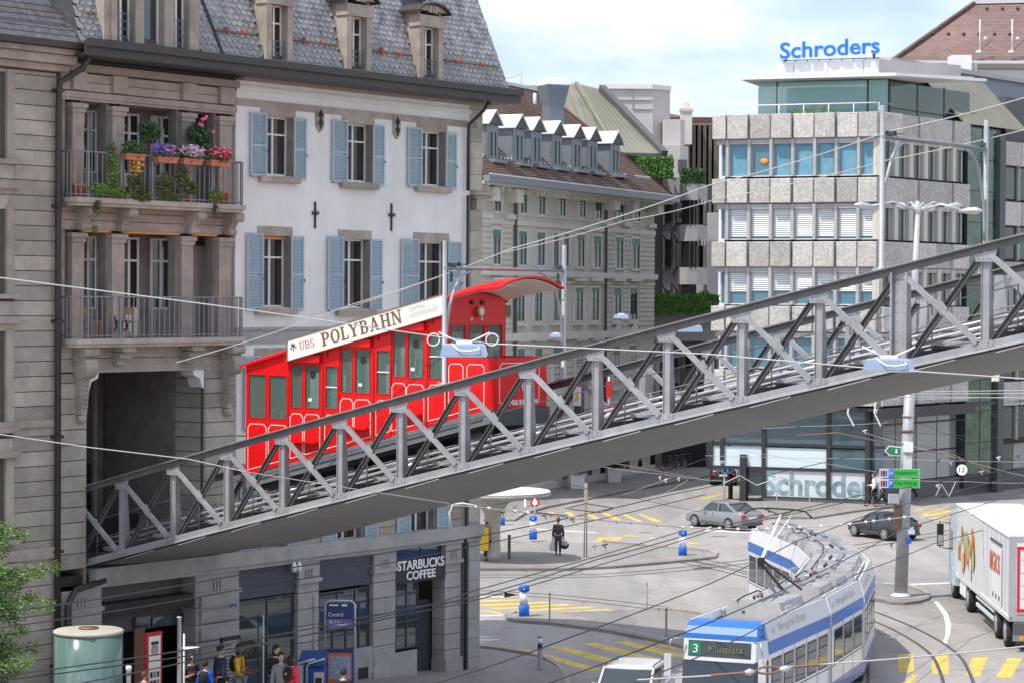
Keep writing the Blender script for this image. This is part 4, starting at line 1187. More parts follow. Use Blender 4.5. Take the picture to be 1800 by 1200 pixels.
# --- stone loggia bay
zc0 = gz(172, 131)   # top of openings upper loggia
z_s1 = gz(346, 131, -.6); z_s2 = gz(596, 131, -.6)           # balcony floors
pil = [(125, 145), (195, 216), (317, 337), (383, 404)]
PA = [(ga(x0), ga(x1)) for x0, x1 in pil]
def bay_floor(zf, zt, name):
 # recess
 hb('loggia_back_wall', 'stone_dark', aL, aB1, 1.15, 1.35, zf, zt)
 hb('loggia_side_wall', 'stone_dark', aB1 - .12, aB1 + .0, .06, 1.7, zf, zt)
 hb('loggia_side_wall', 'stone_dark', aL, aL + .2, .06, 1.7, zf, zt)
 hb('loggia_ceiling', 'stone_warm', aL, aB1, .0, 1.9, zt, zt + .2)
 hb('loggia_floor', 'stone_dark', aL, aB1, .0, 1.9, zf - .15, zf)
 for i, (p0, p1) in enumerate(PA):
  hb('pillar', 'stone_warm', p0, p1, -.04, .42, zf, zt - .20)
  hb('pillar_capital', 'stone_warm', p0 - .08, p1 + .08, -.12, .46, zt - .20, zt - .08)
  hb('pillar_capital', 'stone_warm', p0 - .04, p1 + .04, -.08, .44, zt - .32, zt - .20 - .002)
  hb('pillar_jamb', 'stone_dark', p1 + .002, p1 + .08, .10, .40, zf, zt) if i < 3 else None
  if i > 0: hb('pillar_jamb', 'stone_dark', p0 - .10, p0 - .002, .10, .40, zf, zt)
for zf, zt in ((z_s1, gz(176, 131)), (z_s2, gz(404, 131))):
 bay_floor(zf, zt, '')
 # glazed doors in the back wall
 for x0, x1 in ((205, 245), (262, 300)):
  a0, a1 = ga(x0) + 1.4, ga(x1) + 1.4
 for k, (x0, x1) in enumerate(((139, 168), (207, 243), (264, 299), (331, 363))):
  a0, a1 = ga(x0, 1.05), ga(x1, 1.05)
  if k == 3:
   hb('door_leaf', 'plaster', a0, a1, 1.02, 1.08, zf, zt - .3); continue
  w = window(house, a0, a1, zf + .75, zt - .12, y=1.06, transom=.68, pane='glass_dark', fw=.06)
  hb('door_panel', 'white_paint' if k == 1 else 'stone_blue', a0, a1, 1.04, 1.12, zf, zf + .75, parent=w)
# solid stone between the floors: frieze, courses, brackets
def course(x0, x1, yt, yb_, m='stone_warm', d=.02, n=1, name='stone_course'):
 z1, z0 = gz(yt, 131), gz(yb_, 131); h = (z1 - z0) / n
 for i in range(n):
  hb(name, m, x0, x1, -d, .6, z0 + i*h + .008, z0 + (i+1)*h - .008)
hb('wall_core', 'joint', aL + .02, aB1 - .02, .06, 1.7, gz(176, 131) + .01, zE + .3)
hb('wall_core', 'joint', aL + .02, aB1 - .02, .06, 1.7, gz(404, 131) + .01, z_s1 - .16)
hb('wall_core', 'joint', aL + .02, aB1 - .02, .06, 1.2, gz(655, 131) + .01, z_s2 - .16)
course(aL, aB1, 160, 172, 'stone_warm', .05); course(aL, aB1, 128, 159, 'stone_warm', .02, 2); course(aL, aB1, 112, 126, 'soffit', .16)
for p0, p1 in PA: hb('frieze_block', 'stone_warm', p0 - .04, p1 + .04, -.12, .3, gz(158, 131), gz(126, 131) - .01)
course(aL, aB1, 357, 402, 'stone_warm', .02, 3)
course(aL, aB1, 606, 654, 'stone', .02, 2)
hb('lintel_edge', 'orange', PA[0][1], PA[1][0], .02, .12, gz(404, 131) - .05, gz(404, 131) + .03)
hb('lintel_edge', 'orange', PA[1][1], PA[2][0], .02, .12, gz(404, 131) - .05, gz(404, 131) + .03)
hb('lintel_edge', 'orange', PA[2][1], PA[3][0], .02, .12, gz(404, 131) - .05, gz(404, 131) + .03)
def scroll(a, z, w=.3, h=.62, out=.75, m='stone_warm', name='console_bracket'):
 """S-shaped bracket: side profile extruded along the wall"""
 prof = []
 for i in range(9):
  t = i / 8; prof.append((-out * (1 - t**1.5) * (1 - .25 * math.sin(t * math.pi)) - .05, z - h * t))
 P = [(a - w/2, 0.02, z)] + [(a - w/2, y, zz) for y, zz in prof] + [(a - w/2, 0.02, z - h)]
 b = MB().prism(P, (w, 0, 0))
 for yy, zz, r in ((-out + .08, z - .12, .13), (-.16, z - h + .08, .10)):
  ring = [(a - w/2 - .03, yy + r*math.cos(t), zz + r*math.sin(t)) for t in [j*math.pi/6 for j in range(12)]]
  b.prism(ring, (w + .06, 0, 0))
 return b.build(name, M[m], house)
for p0, p1 in PA: scroll((p0 + p1)/2 + .1, z_s1 - .23, .26, .60, .50)
for i, (p0, p1) in enumerate(PA):
 if i in (1, 2):
  b = MB()
  for k in range(3): b.box(p0 - .02 + k*.03, p1 + .02 - k*.03, -.50 + k*.15, .02, z_s2 - .36 - k*.17, z_s2 - .23 - k*.15)
  b.build('console_bracket', M['stone'], house)
 else:
  a = (p0 + p1)/2 + .05
  o = scroll(a, z_s2 - .23, .46, .36, .52, 'stone')
  b = MB()
  zz = z_s2 - .75
  for r in (.30, .24, .12):
   ring = [(a - .20 - (.30 - r)*.12, -.28 + r*math.cos(t), zz + r*math.sin(t)) for t in [j*math.pi/8 for j in range(16)]]
   b.prism(ring, (.40 + (.30 - r)*.24, 0, 0))
  b.prism([(a-.16, -.30, zz-.22), (a-.11, -.22, zz-1.25), (a+.11, -.22, zz-1.25), (a+.16, -.30, zz-.22)], (0, .3, 0))
  b.lathe([(.02, -.18), (.12, -.1), (.14, 0), (.1, .06)], 10, (a, -.14, zz-1.32))
  for r_ in range(7):
   for c_ in range(3): b.box(a - .10 + c_*.07, a - .05 + c_*.07, -.335 + r_*.01, -.2, zz - .35 - r_*.12, zz - .27 - r_*.12)
  b.build('scroll_console', M['stone'], house)
# balconies: slab, rounded edge, railing with single bars
def balcony(zf, x_end, full, sag):
 a0, a1 = ga(131, -.56), ga(428, -.56)
 s = MB(); s.box(a0, a1, -.64, .05, zf - .13, zf - .0); s.box(a0 + .05, a1 - .05, -.57, .02, zf - .22, zf - .131)
 slab_ = s.build('balcony_slab', M['stone'], house)
 r = MB(); ht = 1.20 if full else 1.10
 path_ = [(a0, 0.0), (a0, -.56), (a1 - .12, -.56), (a1 - .03, -.52), (a1, -.44), (a1, 0.0)]
 r.tube([(x, y, zf + ht) for x, y in path_], .022, 6)
 r.tube([(x, y, zf + .08) for x, y in path_], .016, 6)
 ra = r.build('railing', M['rail_grey'], house)
 bar_me = MB().box(-.011, .011, -.011, .011, .0, ht).mesh('baluster', M['rail_grey'])
 n = int((a1 - a0) / .19)
 for i in range(n + 1):
  link('baluster', bar_me, ra, loc=(a0 + .02 + (a1 - .08 - a0) * i / n, -.56, zf))
 for i in range(1, 4): link('baluster', bar_me, ra, loc=(a1, -.56 + i * .15, zf))
 for i in range(1, 4): link('baluster', bar_me, ra, loc=(a0, -.56 + i * .15, zf))
 post = MB().box(-.022, .022, -.022, .022, -.06, ht + .02).mesh('railing_post', M['rail_grey'])
 for i in range(0, 6): link('railing_post', post, ra, loc=(a0 + .45 + (a1 - a0 - .6) * i / 5, -.58, zf))
 return ra
balcony(z_s1, 428, True, 0); ra2 = balcony(z_s2, 428, False, 0)
# --- portal
aP0, aP1 = ga(152), ga(358)
zP1 = gz(655, 152); zP0 = gz(985, 152)
hb('portal_wall', 'stone_warm', aP0 - .02, aP0, .0, 3.5, 3.6, zP1)
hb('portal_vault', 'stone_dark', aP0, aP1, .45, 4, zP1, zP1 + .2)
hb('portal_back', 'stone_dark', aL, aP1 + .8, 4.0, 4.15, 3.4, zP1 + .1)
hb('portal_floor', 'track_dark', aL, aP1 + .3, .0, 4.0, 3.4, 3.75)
for x in (1.2, 1.55, 2.9, 3.3, 4.6):
 hb('portal_post', 'stone_warm', x, x + .12, 3.6, 3.72, 3.7, zP1)
for k in range(3): hb('hall_door', 'dark_wood', 1.9 + k * 1.1, 2.8 + k*1.1, 3.9, 3.98, 3.8, 7.2)
hb('portal_sign', 'stone_blue', 2.0, 3.1, 3.3, 3.35, 5.0, 5.7)
for k in range(4): hb('portal_lamp', 'red_dark', 2.1 + k*.22, 2.24 + k*.22, 3.27, 3.3, 5.3, 5.45)
# piers of single stones, left and right of the portal
def pier(name, a0, a1, z0, z1, h=.40, d=.02, m='stone', yb1=.5, splay=False):
 z = z0
 hb('pier_core', 'joint', a0 + .02, a1 - .02, .03, yb1, z0, z1)
 while z < z1 - .05:
  t = min(z + h, z1)
  b = MB().cbox(a0, a1, -d, yb1 + .01, z + .009, t - .009, .016)
  b.build(name, M[m], house); z = t
pier('pier_stone', aL, aP0, gz(1000, 131), zP1, .41)
pier('pier_stone', ga(360), aB1 + .05, gz(1000, 131), z_s2 - .62, .41, .03)
# splayed reveal stones of the right pier
z = gz(1000, 131)
while z < zP1 - .05:
 t = min(z + .41, zP1)
 b = MB(); a = ga(360)
 b.prism([(a - .002, .0, z + .012), (a - .10, 1.05, z + .012), (a + .10, 1.05, z + .012), (a + .10, .02, z + .012)], (0, 0, t - z - .024))
 b.build('reveal_stone', M['stone'], house); z = t
z = gz(1000, 131)
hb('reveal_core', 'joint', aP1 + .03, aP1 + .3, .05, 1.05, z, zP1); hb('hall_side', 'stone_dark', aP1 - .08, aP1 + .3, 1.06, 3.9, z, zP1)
for a, sg in ((aP0, 1), (aP1, -1)):
 b = MB().prism([(a, -.02, zP1), (a + sg*.42, -.02, zP1), (a + sg*.40, -.02, zP1-.14), (a + sg*.16, -.02, zP1-.24), (a + sg*.08, -.02, zP1-.48), (a, -.02, zP1-.52)][::sg], (0, .5, 0))
 b.build('corner_bracket', M['white'], house)
hb('portal_lintel', 'stone', aP0, aP1, -.04, .5, zP1, zP1 + .08)
# --- roof: fascia gutter, slate tiles, dormers
GZ = zE
b = MB(); b.box(aL - .1, aR + .62, -1.0, .3, GZ - .02, GZ + .03); b.build('eave_soffit', M['brown_metal'], house)
b = MB(); b.box(aL - .1, aR + .66, -1.06, -.99, GZ - .01, GZ + .36); b.box(aR + .60, aR + .66, -1.0, .5, GZ - .01, GZ + .36); b.build('eave_fascia', M['brown_metal'], house)
b = MB(); b.box(aL - .12, aR + .70, -1.16, -1.06, GZ + .22, GZ + .42); b.box(aR + .66, aR + .74, -1.1, .5, GZ + .22, GZ + .42); b.build('gutter', M['brown_metal'], house)
RB = -.86                                               # foot of the roof slope
SLF, SLR = .27, .24                                     # front and hip lean per metre of height
z_r0 = GZ + .32
def rp_(a, h, lift=0.0): return (a, RB + SLF * h - lift, z_r0 + h)
HR = 6.0
aRR = aR + .30
b = MB()
b.add([(aL - .1, RB + .05, z_r0), (aRR, RB + .05, z_r0), (aRR - SLR*HR, RB + .05 + SLF*HR, z_r0 + HR), (aL - .1, RB + .05 + SLF*HR, z_r0 + HR),
  (aRR, DEPTH, z_r0), (aRR - SLR*HR, DEPTH - 2, z_r0 + HR), (aL - .1, DEPTH, z_r0), (aL - .1, DEPTH - 2, z_r0 + HR)],
  [(0, 1, 2, 3), (1, 4, 5, 2), (3, 2, 5, 7), (0, 3, 7, 6), (4, 6, 7, 5)])
b.build('roof_boarding', M['slate_dark'], house)
# dormer footprints keep tiles out
DORM = []
for x0, x1, ytop, kind in ((466, 507, 22, 'arch'), (607, 646, 45, 'arch'), (735, 772, 62, 'arch'), (187, 344, -40, 'wide')):
 DORM.append((F1.px(x0, 100, RB)[0], F1.px(x1, 100, RB)[0], kind))
TW, TH = .235, .165
tile_v = lambda w: ([(-w/2, 0, .30), (w/2, 0, .30), (w/2, -.036, .06), (w*.30, -.042, 0), (-w*.30, -.042, 0), (-w/2, -.036, .06),
      (-w/2, .010, .30), (w/2, .010, .30), (w/2, -.004, .06), (w*.30, -.006, 0), (-w*.30, -.006, 0), (-w/2, -.004, .06)],
     [(5, 4, 3, 2, 1, 0)[::-1], (4, 10, 9, 3)[::-1], (5, 11, 10, 4)[::-1], (3, 9, 8, 2)[::-1]])
tv, tf = tile_v(TW - .008)
tile_me = MB().add([(x, y, z) for x, y, z in tv], [f[::-1] for f in tf]).mesh('slate', M['slate'])
tilt = math.atan(SLF)
cand = []
nrow = 32
for r in range(nrow):
 h = r * TH + .02
 a = aL - .05 + (TW / 2 if r % 2 else 0)
 while a < aRR - SLR * h - TW * .4:
  ok = True
  for d0, d1, kd in DORM:
   if kd == 'arch' and d0 - .12 < a < d1 + .12 and h < 2.5: ok = False
   if kd == 'wide' and d0 - .05 < a < d1 + .12 and h < 4.4: ok = False
  if ok:
   cand.append((a, h))
  a += TW
rnd.shuffle(cand)
vis = sorted(cand, key=lambda c: c[1])
single = set(map(tuple, vis[:300]))
rest = MB()
for a, h in cand:
 p = Vector((a + rnd.uniform(-.006, .006), RB + SLF*h - .005, z_r0 + h + rnd.uniform(-.006, .006)))
 ry = rnd.uniform(-.03, .03)
 if (a, h) in single:
  link('slate', tile_me, house, loc=p, rot=(-tilt + rnd.uniform(-.02, .02), ry, 0))
 else:
  T = Matrix.Translation(p) @ Matrix.Rotation(-tilt + rnd.uniform(-.02, .02), 4, 'X') @ Matrix.Rotation(ry, 4, 'Y')
  rest.add([T @ Vector(v) for v in tv], [f[::-1] for f in tf])
# individual shade of the joined slates comes from the same noise material
o = rest.build('slate_field', M['slate_field'] if 'slate_field' in M else M['slate'], house); o['kind'] = 'stuff'
# hip ridge slates
for i in range(26):
 h = i * .22; b = MB()
 a = aRR - SLR * h; y = RB + SLF * h
 b.prism([(a - .17, y - .03, z_r0 + h), (a + .03, y - .04, z_r0 + h), (a + .03 - SLR*.27, y - .01 + SLF*.27, z_r0 + h + .27), (a - .17 - SLR*.27, y + SLF*.27, z_r0 + h + .27)], (0, .02, 0))
 b.prism([(a + .03, y - .04, z_r0 + h), (a + .05, y + .3, z_r0 + h), (a + .05 - SLR*.27, y + .3 + SLF*.27, z_r0 + h + .27), (a + .03 - SLR*.27, y - .01 + SLF*.27, z_r0 + h + .27)], (-.02, 0, 0))
 b.build('hip_slate', M['slate'], house)
# snow guard rods with clips, broken at the dormers
hg = .78
spans = [(ga(340), DORM[0][0] - .2), (DORM[0][1] + .2, DORM[1][0] - .2), (DORM[1][1] + .2, DORM[2][0] - .2), (DORM[2][1] + .15, aRR - .35), (aL + .2, DORM[3][0] - .3)]
for s0, s1 in spans:
 for dh in (0,):
  MB().tube([rp_(s0, hg + dh, .10), rp_(s1, hg + dh, .10)], .022, 6).build('snow_guard', M['rust'], house)
 for t in (.3, .72) if s1 - s0 > 1 else ():
  a = s0 + (s1 - s0) * t; b = MB(); p = rp_(a, hg, .10); b.box(a-.015, a+.015, p[1]-.05, p[1]+.12, p[2]-.05, p[2]+.14); b.box(a-.07, a+.07, p[1]-.03, p[1]+.0, p[2]+.02, p[2]+.06)
  b.build('guard_clip', M['rust_bright'] if 'rust_bright' in M else M['rust'], house)
# arched stone dormers
def dormer(a0, a1, h0, h1, k):
 y0 = RB - .06; z0 = z_r0 + h0; z1 = z_r0 + h1; m = (a0 + a1)/2; w = a1 - a0
 fw = w * .16
 d = MB(); yb = y0 + SLF * (h1 + .6) + .3
 d.box(a0 - .04, a0 + .06, y0 + .03, yb, z0, z1); d.box(a1 - .06, a1 + .04, y0 + .03, yb, z0, z1)
 dm = d.build('dormer', M['stone_warm'], house)
 for q in ((a0 - .06, a0 + fw), (a1 - fw, a1 + .06)): hb('dormer_jamb', 'stone_warm', q[0], q[1], y0 - .05, y0 + .35, z0 + .05, z1 - .45, parent=dm)
 hb('dormer_sill', 'stone_warm', a0 - .10, a1 + .10, y0 - .12, y0 + .3, z0 - .05, z0 + .07, parent=dm)
 hb('dormer_lintel', 'stone_warm', a0 - .10, a1 + .10, y0 - .10, y0 + .35, z1 - .45, z1 - .10, parent=dm)
 b = MB(); n = 10                                     # arched hood
 for yy0, yy1, r_, t_, mm in ((y0 - .12, y0 + .3, .0, .12, 0),):
  P = []
  for i in range(n + 1):
   t = -1 + 2 * i / n; P.append((m + t * (w/2 + .16), z1 - .08 + .30 * math.sqrt(max(0, 1 - (t*.92)**2))))
  b.prism([(x, y0 - .10, z) for x, z in P][::-1] , (0, .4, 0))
 b.build('dormer_gable', M['stone_warm'], dm)
 b = MB(); P2 = [(m + (-1 + 2*i/n) * (w/2 + .26), z1 - .10 + .40 * math.sqrt(max(0, 1 - ((-1 + 2*i/n)*.95)**2))) for i in range(n + 1)]
 Pi = [(x, z - .06) for x, z in P2]
 for i in range(n):
  q = [(P2[i][0], P2[i][1]), (P2[i+1][0], P2[i+1][1]), (Pi[i+1][0], Pi[i+1][1]), (Pi[i][0], Pi[i][1])]
  b.prism([(x, y0 - .22, z) for x, z in q][::-1], (0, yb - y0 + .2, 0))
 b.build('dormer_hood', M['brown_metal'], dm)
 for i in range(3): hb('carved_leaf', 'stone', m - .2 + i*.14, m - .10 + i*.14, y0 - .14, y0 - .09, z1 - .02, z1 + .16, parent=dm)
 f = window(dm, a0 + fw, a1 - fw, z0 + .07, z1 - .45, y=y0 + .22, transom=.68, pane='glass_dark', fw=.045)
 hb('curtain', 'curtain', a0 + fw, a1 - fw, y0 + .3, y0 + .32, z0, z1 - .4, parent=dm)
 gb = MB()
 for zz in (.28, .45, .62): gb.tube([(a0 + fw, y0 + .02, z0 + zz), (a1 - fw, y0 + .02, z0 + zz)], .012, 5)
 for i in range(4): x = a0 + fw + (w - 2*fw) * (i + .5) / 4; gb.tube([(x, y0 + .02, z0 + .08), (x, y0 + .02, z0 + .66)], .010, 5)
 gb.build('window_guard', M['rail_blue'], dm)
 hb('flashing', 'grey_dark', a1 + .04, a1 + .10, y0 + .1, yb, z0 - .05, z1 - .2, parent=dm)
for i, (d0, d1, kd) in enumerate(DORM[:3]):
 dormer(d0, d1, .06, 2.15, i)
# wide three-window dormer at the left
d0, d1, _ = DORM[3]
z0 = z_r0 + .02; z1 = z0 + 4.2; y0 = RB - .12
wd_ = MB(); wd_.box(d0 - .15, d0 + .12, y0 + .05, y0 + 1.8, z0, z1); wd_.box(d1 - .12, d1 + .05, y0 + .05, y0 + 1.8, z0, z1); wd_ = wd_.build('wide_dormer', M['stone_warm'], house)
hb('dormer_sill', 'grey_dark', d0 - .15, d1 + .1, y0 - .1, y0 + .3, z0 - .06, z0 + .10, parent=wd_)
for i, (x0, x1) in enumerate(((190, 200), (232, 247), (283, 300), (327, 344))):
 a0_, a1_ = F1.px(x0, 50, RB)[0], F1.px(x1, 50, RB)[0]
 hb('dormer_post', 'stone_warm', a0_, a1_, y0 - .02, y0 + .4, z0 + .10, z1, parent=wd_)
for i, (x0, x1) in enumerate(((200, 232), (247, 283), (300, 327))):
 a0_, a1_ = F1.px(x0, 50, RB)[0], F1.px(x1, 50, RB)[0]
 window(wd_, a0_, a1_, z0 + .10, z0 + 2.9, y=y0 + .25, transom=.58, pane='glass_dark' if i != 1 else 'glass_refl', mull=(i != 1), fw=.05)
 if i != 1:
  gb = MB()
  for zz in (.15, .35, .55, .75): gb.tube([(a0_, y0 + .05, z0 + .1 + zz), (a1_, y0 + .05, z0 + .1 + zz)], .012, 5)
  for k in range(4): x = a0_ + (a1_ - a0_) * (k + .5) / 4; gb.tube([(x, y0 + .05, z0 + .2), (x, y0 + .05, z0 + .92)], .010, 5)
  gb.build('window_guard', M['rail_blue'], wd_)
# dark lead strip running up the slates and the black downpipes
p0, p1 = F1.px(392, 116, RB)[0], F1.px(352, 0, RB)[0]
b = MB().beam(rp_(p0, .05, .05), rp_(p0 - .55, 2.0, .05), .09, .05, up=(0, -1, 0)); b.build('roof_pipe', M['iron'], house)
def pipe(pts, r, name='downpipe', parent=house, m='brown_metal'): return MB().tube(pts, r, 10).build(name, M[m], parent)
ap = ga(821, -.14)
pipe([(ap + .25, -.8, GZ), (ap + .2, -.6, GZ - .3), (ap, -.16, GZ - .75), (ap, -.14, GZ - 1.2), (ap, -.14, zl + .1)], .055)
pipe([(ap, -.14, zl - .05), (ap, -.14, .1)], .05)
ap = ga(102, -.16)
pipe([(ap + .5, -.85, GZ + .1), (ap + .45, -.6, GZ - .3), (ap, -.2, GZ - .7), (ap, -.16, GZ - 1.3), (ap, -.16, .1)], .085)
for z in range(2, 18, 3): hb('pipe_bracket', 'iron', ap - .12, ap + .12, -.27, .0, z + .3, z + .38)
MB().tube([(aB1 + .06, -.02, gz(765, 412)), (aB1 + .06, -.6, gz(765, 412))], .018, 6).build('wall_spike', M['iron'], house)
# --- ground floor shop fronts
zg = gz(1012, 131)
hb('shop_cornice', 'stone_blue', aP0 + .2, aR, -.20, .3, gz(958, 700), gz(936, 700))
hb('shop_cornice', 'stone_blue', aP0 + .2, aR - .02, -.10, .3, gz(966, 700), gz(958, 700) - .002)
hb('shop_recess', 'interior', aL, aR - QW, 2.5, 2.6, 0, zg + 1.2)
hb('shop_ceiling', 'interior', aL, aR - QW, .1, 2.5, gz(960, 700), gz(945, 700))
zcor = gz(966, 700) - .004
piers = [(108, 178, 'stone_blue'), (343, 420, 'stone_blue'), (525, 562, 'stone_blue'), (658, 697, 'stone_blue'), (784, 812, 'stone_blue')]
for i, (x0, x1, m_) in enumerate(piers):
 a0, a1 = ga(x0), ga(x1); z = -.1
 hb('pier_core', 'joint', a0 + .03, a1 - .03, .02, .5, 0, zcor)
 k = 0
 while z < zcor - .55:
  t = min(z + .49, zcor - .5); e = 0.05 if i < 2 and k % 1 == 0 else 0
  MB().cbox(a0 - (0 if i > 1 else .0), a1, -.02 - e, .5, z + .009, t - .009, .016).build('pier_stone', M[m_], house); z = t; k += 1
  if i < 2 and k > 1:
   hb('rough_stone', 'stone_blue', a0 + .14, a1 - .14, -.10 - e, -.01, z - .42, z - .10)
 hb('pier_capital', m_, a0 - .06, a1 + .06, -.10, .5, zcor - .62, zcor - .50)
 hb('pier_head', m_, a0, a1, -.04, .5, zcor - .498, zcor)
 for k in range(3): hb('drop', m_, (a0+a1)/2 - .15 + k*.12, (a0+a1)/2 - .10 + k*.12, -.09, -.03, zcor - .44, zcor - .22)
 hb('pier_foot', m_, a0 - .04, a1 + .04, -.09, .5, -.1, .62 + (0 if i > 2 else .6))
def sgn(x0, x1, yt, yb_, m, d=.06, name='shop_panel'):
 xm = (x0+x1)/2; return hb(name, m, ga(x0), ga(x1), d, d + .06, gz(yb_, xm), gz(yt, xm))
pl1 = sgn(420, 525, 982, 1047, 'panel_blue'); sgn(562, 658, 968, 1031, 'panel_blue')
# glazed entrance between the first piers
def shopwin(x0, x1, yt, yb_, cols, rows, d=.14, trans=None, fr='frame_blue', pane='glass_shop'):
 a0, a1 = ga(x0, d), ga(x1, d); xm = (x0 + x1)/2; z0, z1 = gz(yb_, xm, d), gz(yt, xm, d)
 f = MB(); t = .045
 for i in range(cols + 1): a = a0 + (a1 - a0) * i / cols; f.box(a - t/2, a + t/2, d - .03, d + .03, z0, z1)
 for j in range(rows + 1): z = z0 + (z1 - z0) * j / rows; f.box(a0, a1, d - .025, d + .025, z - t/2, z + t/2)
 o = f.build('shop_window', M[fr], house)
 for i in range(cols):
  for j in range(rows):
   bx('pane', M[pane], o, a0 + (a1-a0)*i/cols + .01, a0 + (a1-a0)*(i+1)/cols - .01, d + .0, d + .01, z0 + (z1-z0)*j/rows + .01, z0 + (z1-z0)*(j+1)/rows - .01)
 return o
shopwin(420, 520, 1050, 1082, 2, 1); shopwin(420, 520, 1083, 1260, 2, 1, pane='glass_refl')
hb('door_handle', 'white', ga(466), ga(466) + .03, .02, .05, gz(1200, 466), gz(1080, 466))
shopwin(562, 656, 1036, 1060, 3, 1, pane='glass_refl'); shopwin(562, 656, 1061, 1140, 4, 3, pane='glass_refl')
sgn(562, 658, 1142, 1300, 'stone_blue', .0, 'window_plinth')
sgn(660, 735, 1146, 1240, 'stone_blue', -.03, 'window_plinth')
hb('vent_grille', 'black', ga(632), ga(650), -.01, .0, gz(1192, 640), gz(1172, 640))
# cafe bay
shopwin(697, 784, 958, 985, 2, 1, pane='glass_refl'); shopwin(697, 735, 1020, 1137, 2, 5, pane='glass_refl')
fb = sgn(697, 784, 982, 1020, 'black', -.03, 'sign_board')
ax0, az0 = F1.px(705, 1002, -.06); ax1 = F1.px(785, 990, -.06)[0]
word('STARBUCKS', M['white'], house, (ga(701, -.05), -.055, gz(1003, 703, -.05)), (ga(783, -.05) - ga(701, -.05), 0, 0), (0, 0, .30), (0, .02, 0), bold=.02)
word('COFFEE', M['white'], house, (ga(717, -.05), -.055, gz(1019, 719, -.05)), (ga(770, -.05) - ga(719, -.05), 0, 0), (0, 0, .27), (0, .02, 0), bold=.02)
o = hb('cafe_door', 'frame_blue', ga(738, .6), ga(779, .6), .60, .64, .15, gz(1052, 745, .6)); o2 = hb('door_pane', 'glass_shop', ga(742, .6), ga(775, .6), .585, .598, .9, gz(1060, 745, .6), parent=o)
hb('door_lock', 'green_ins', ga(768, .6), ga(771, .6), .56, .584, .95, 1.2, parent=o)
word('OPEN', M['white'], o, (ga(750, .6), .58, 1.55), (.22, 0, 0), (0, 0, .10)) if False else None
hb('doorstep', 'stone_blue', ga(735), ga(786), -.2, .6, 0, .17)
# station entrance, dark
hb('entrance_wall', 'grey_dark', ga(178), ga(343), .5, .6, gz(1110, 260), zcor)
f = hb('entrance_frame', 'brown_letter', ga(238, .45), ga(256, .45), .44, .5, 0, gz(1105, 245))
hb('transom_pane', 'glass_refl', ga(240, .4), ga(266, .4), .40, .42, gz(1102, 250, .4), gz(1083, 250, .4)); hb('transom_pane', 'glass_refl', ga(270, .4), ga(330, .4), .40, .42, gz(1097, 300, .4), gz(1080, 300, .4))
# number plate 51, floodlights, conduit
b = hb('number_plate', 'blue_sign', ga(405), ga(414), -.10, -.08, gz(1073, 408), gz(1060, 408)); word('51', M['white'], b, (ga(406.5), -.103, gz(1071, 408)), (.12, 0, 0), (0, 0, .12))
for x in (515, 524):
 fl = MB(); a = ga(x, -.1); z = gz(992, x, -.1); fl.lathe([(.07, 0), (.09, .16), (.03, .3)], 10, (a, -.18, z - .2)); fl.build('floodlight', M['white'], house)
MB().tube([(ga(552), -.06, gz(1045, 552)), (ga(552), -.06, .3)], .02, 6).build('conduit', M['stone_blue'], house)
MB().tube([(ga(178), -.15, gz(1018, 178)), (ga(125), -.2, gz(1035, 125)), (ga(112), -.2, gz(1060, 112)), (ga(112), -.2, 1)], .09, 8).build('conduit', M['brown_metal'], house)
# ------------------------------------------------------------------ neighbouring stone house at the left edge
nb = tag(empty('stone_house', F1.w(-6), F1.ang), 'grey coursed stone house at the left edge with green window blinds', 'house')
TN = Matrix.Translation((6, 0, 0))
nbx = lambda name, m, *a, **k: MB(TN).box(*a).build(name, M[m], k.get('parent', nb))
aN1 = ga(98); aN0 = -6.0; wj = ga(23)
nbx('wall_core', 'joint', aN0, aN1 - .02, .04, 9, 0, gz(84, 60))
wins_n = [(140, 273), (380, 510), (600, 745), (815, 942)]
zwin = [(gz(b_, 5), gz(t_, 5)) for t_, b_ in wins_n]
z = 0.2; k = 0
ztop_n = gz(125, 60)
hN = (gz(150, 60) - gz(203, 60)) / 2
while z < ztop_n - .05:
 t = min(z + hN, ztop_n)
 inw = any(w0 - .30 < (z + t)/2 < w1 + .15 for w0, w1 in zwin)
 x = wj if inw else aN0
 x_ = aN1; cuts = [aN1]
 if not inw:
  cuts = [aN1, wj + rnd.uniform(-.5, .2), wj - 2.3, aN0]
 else: cuts = [aN1, wj]
 for i in range(len(cuts) - 1):
  MB(TN).cbox(cuts[i+1] + .004, cuts[i] - .004, -.01 - rnd.uniform(0, .006), .05, z + .009, t - .009, .010).build('stone_block', M['stone'], nb)
 z = t
for w0, w1 in zwin:
 nbx('window_surround', 'stone', wj - .26, wj - .005, -.06, .3, w0 - .1, w1 + .28)
 nbx('window_sill', 'stone_warm', wj - 1.8, wj + .10, -.16, .3, w0 - .22, w0 - .10)
 nbx('window_ledge', 'stone_warm', wj - 1.9, wj + .12, -.22, .1, w0 - .85, w0 - .70)
 o = nbx('window', 'white_paint', wj - 1.6, wj - .26, .20, .24, w0, w1); nbx('pane', 'glass_dark', wj - 1.55, wj - .33, .19, .198, w0 + .05, w1 - .05, parent=o)
 nbx('blind', 'shutter_green', wj - 1.6, wj - .27, .05, .18, w1 - .28, w1, parent=o); nbx('blind_slats', 'shutter_green', wj - .5, wj - .27, .1, .15, w0, w1 - .3, parent=o)
 g_ = MB(TN);
 for q in range(5): g_.tube([(wj - .3 - q*.12, .06, w0), (wj - .3 - q*.12, .06, w0 + .75)], .01, 4)
 g_.build('window_guard', M['iron'], nb)
nbx('string_course', 'stone_warm', aN0, aN1 + .0, -.14, .05, gz(982, 60), gz(963, 60)); nbx('string_course', 'stone_warm', aN0, aN1, -.10, .05, gz(750, 60), gz(738, 60))
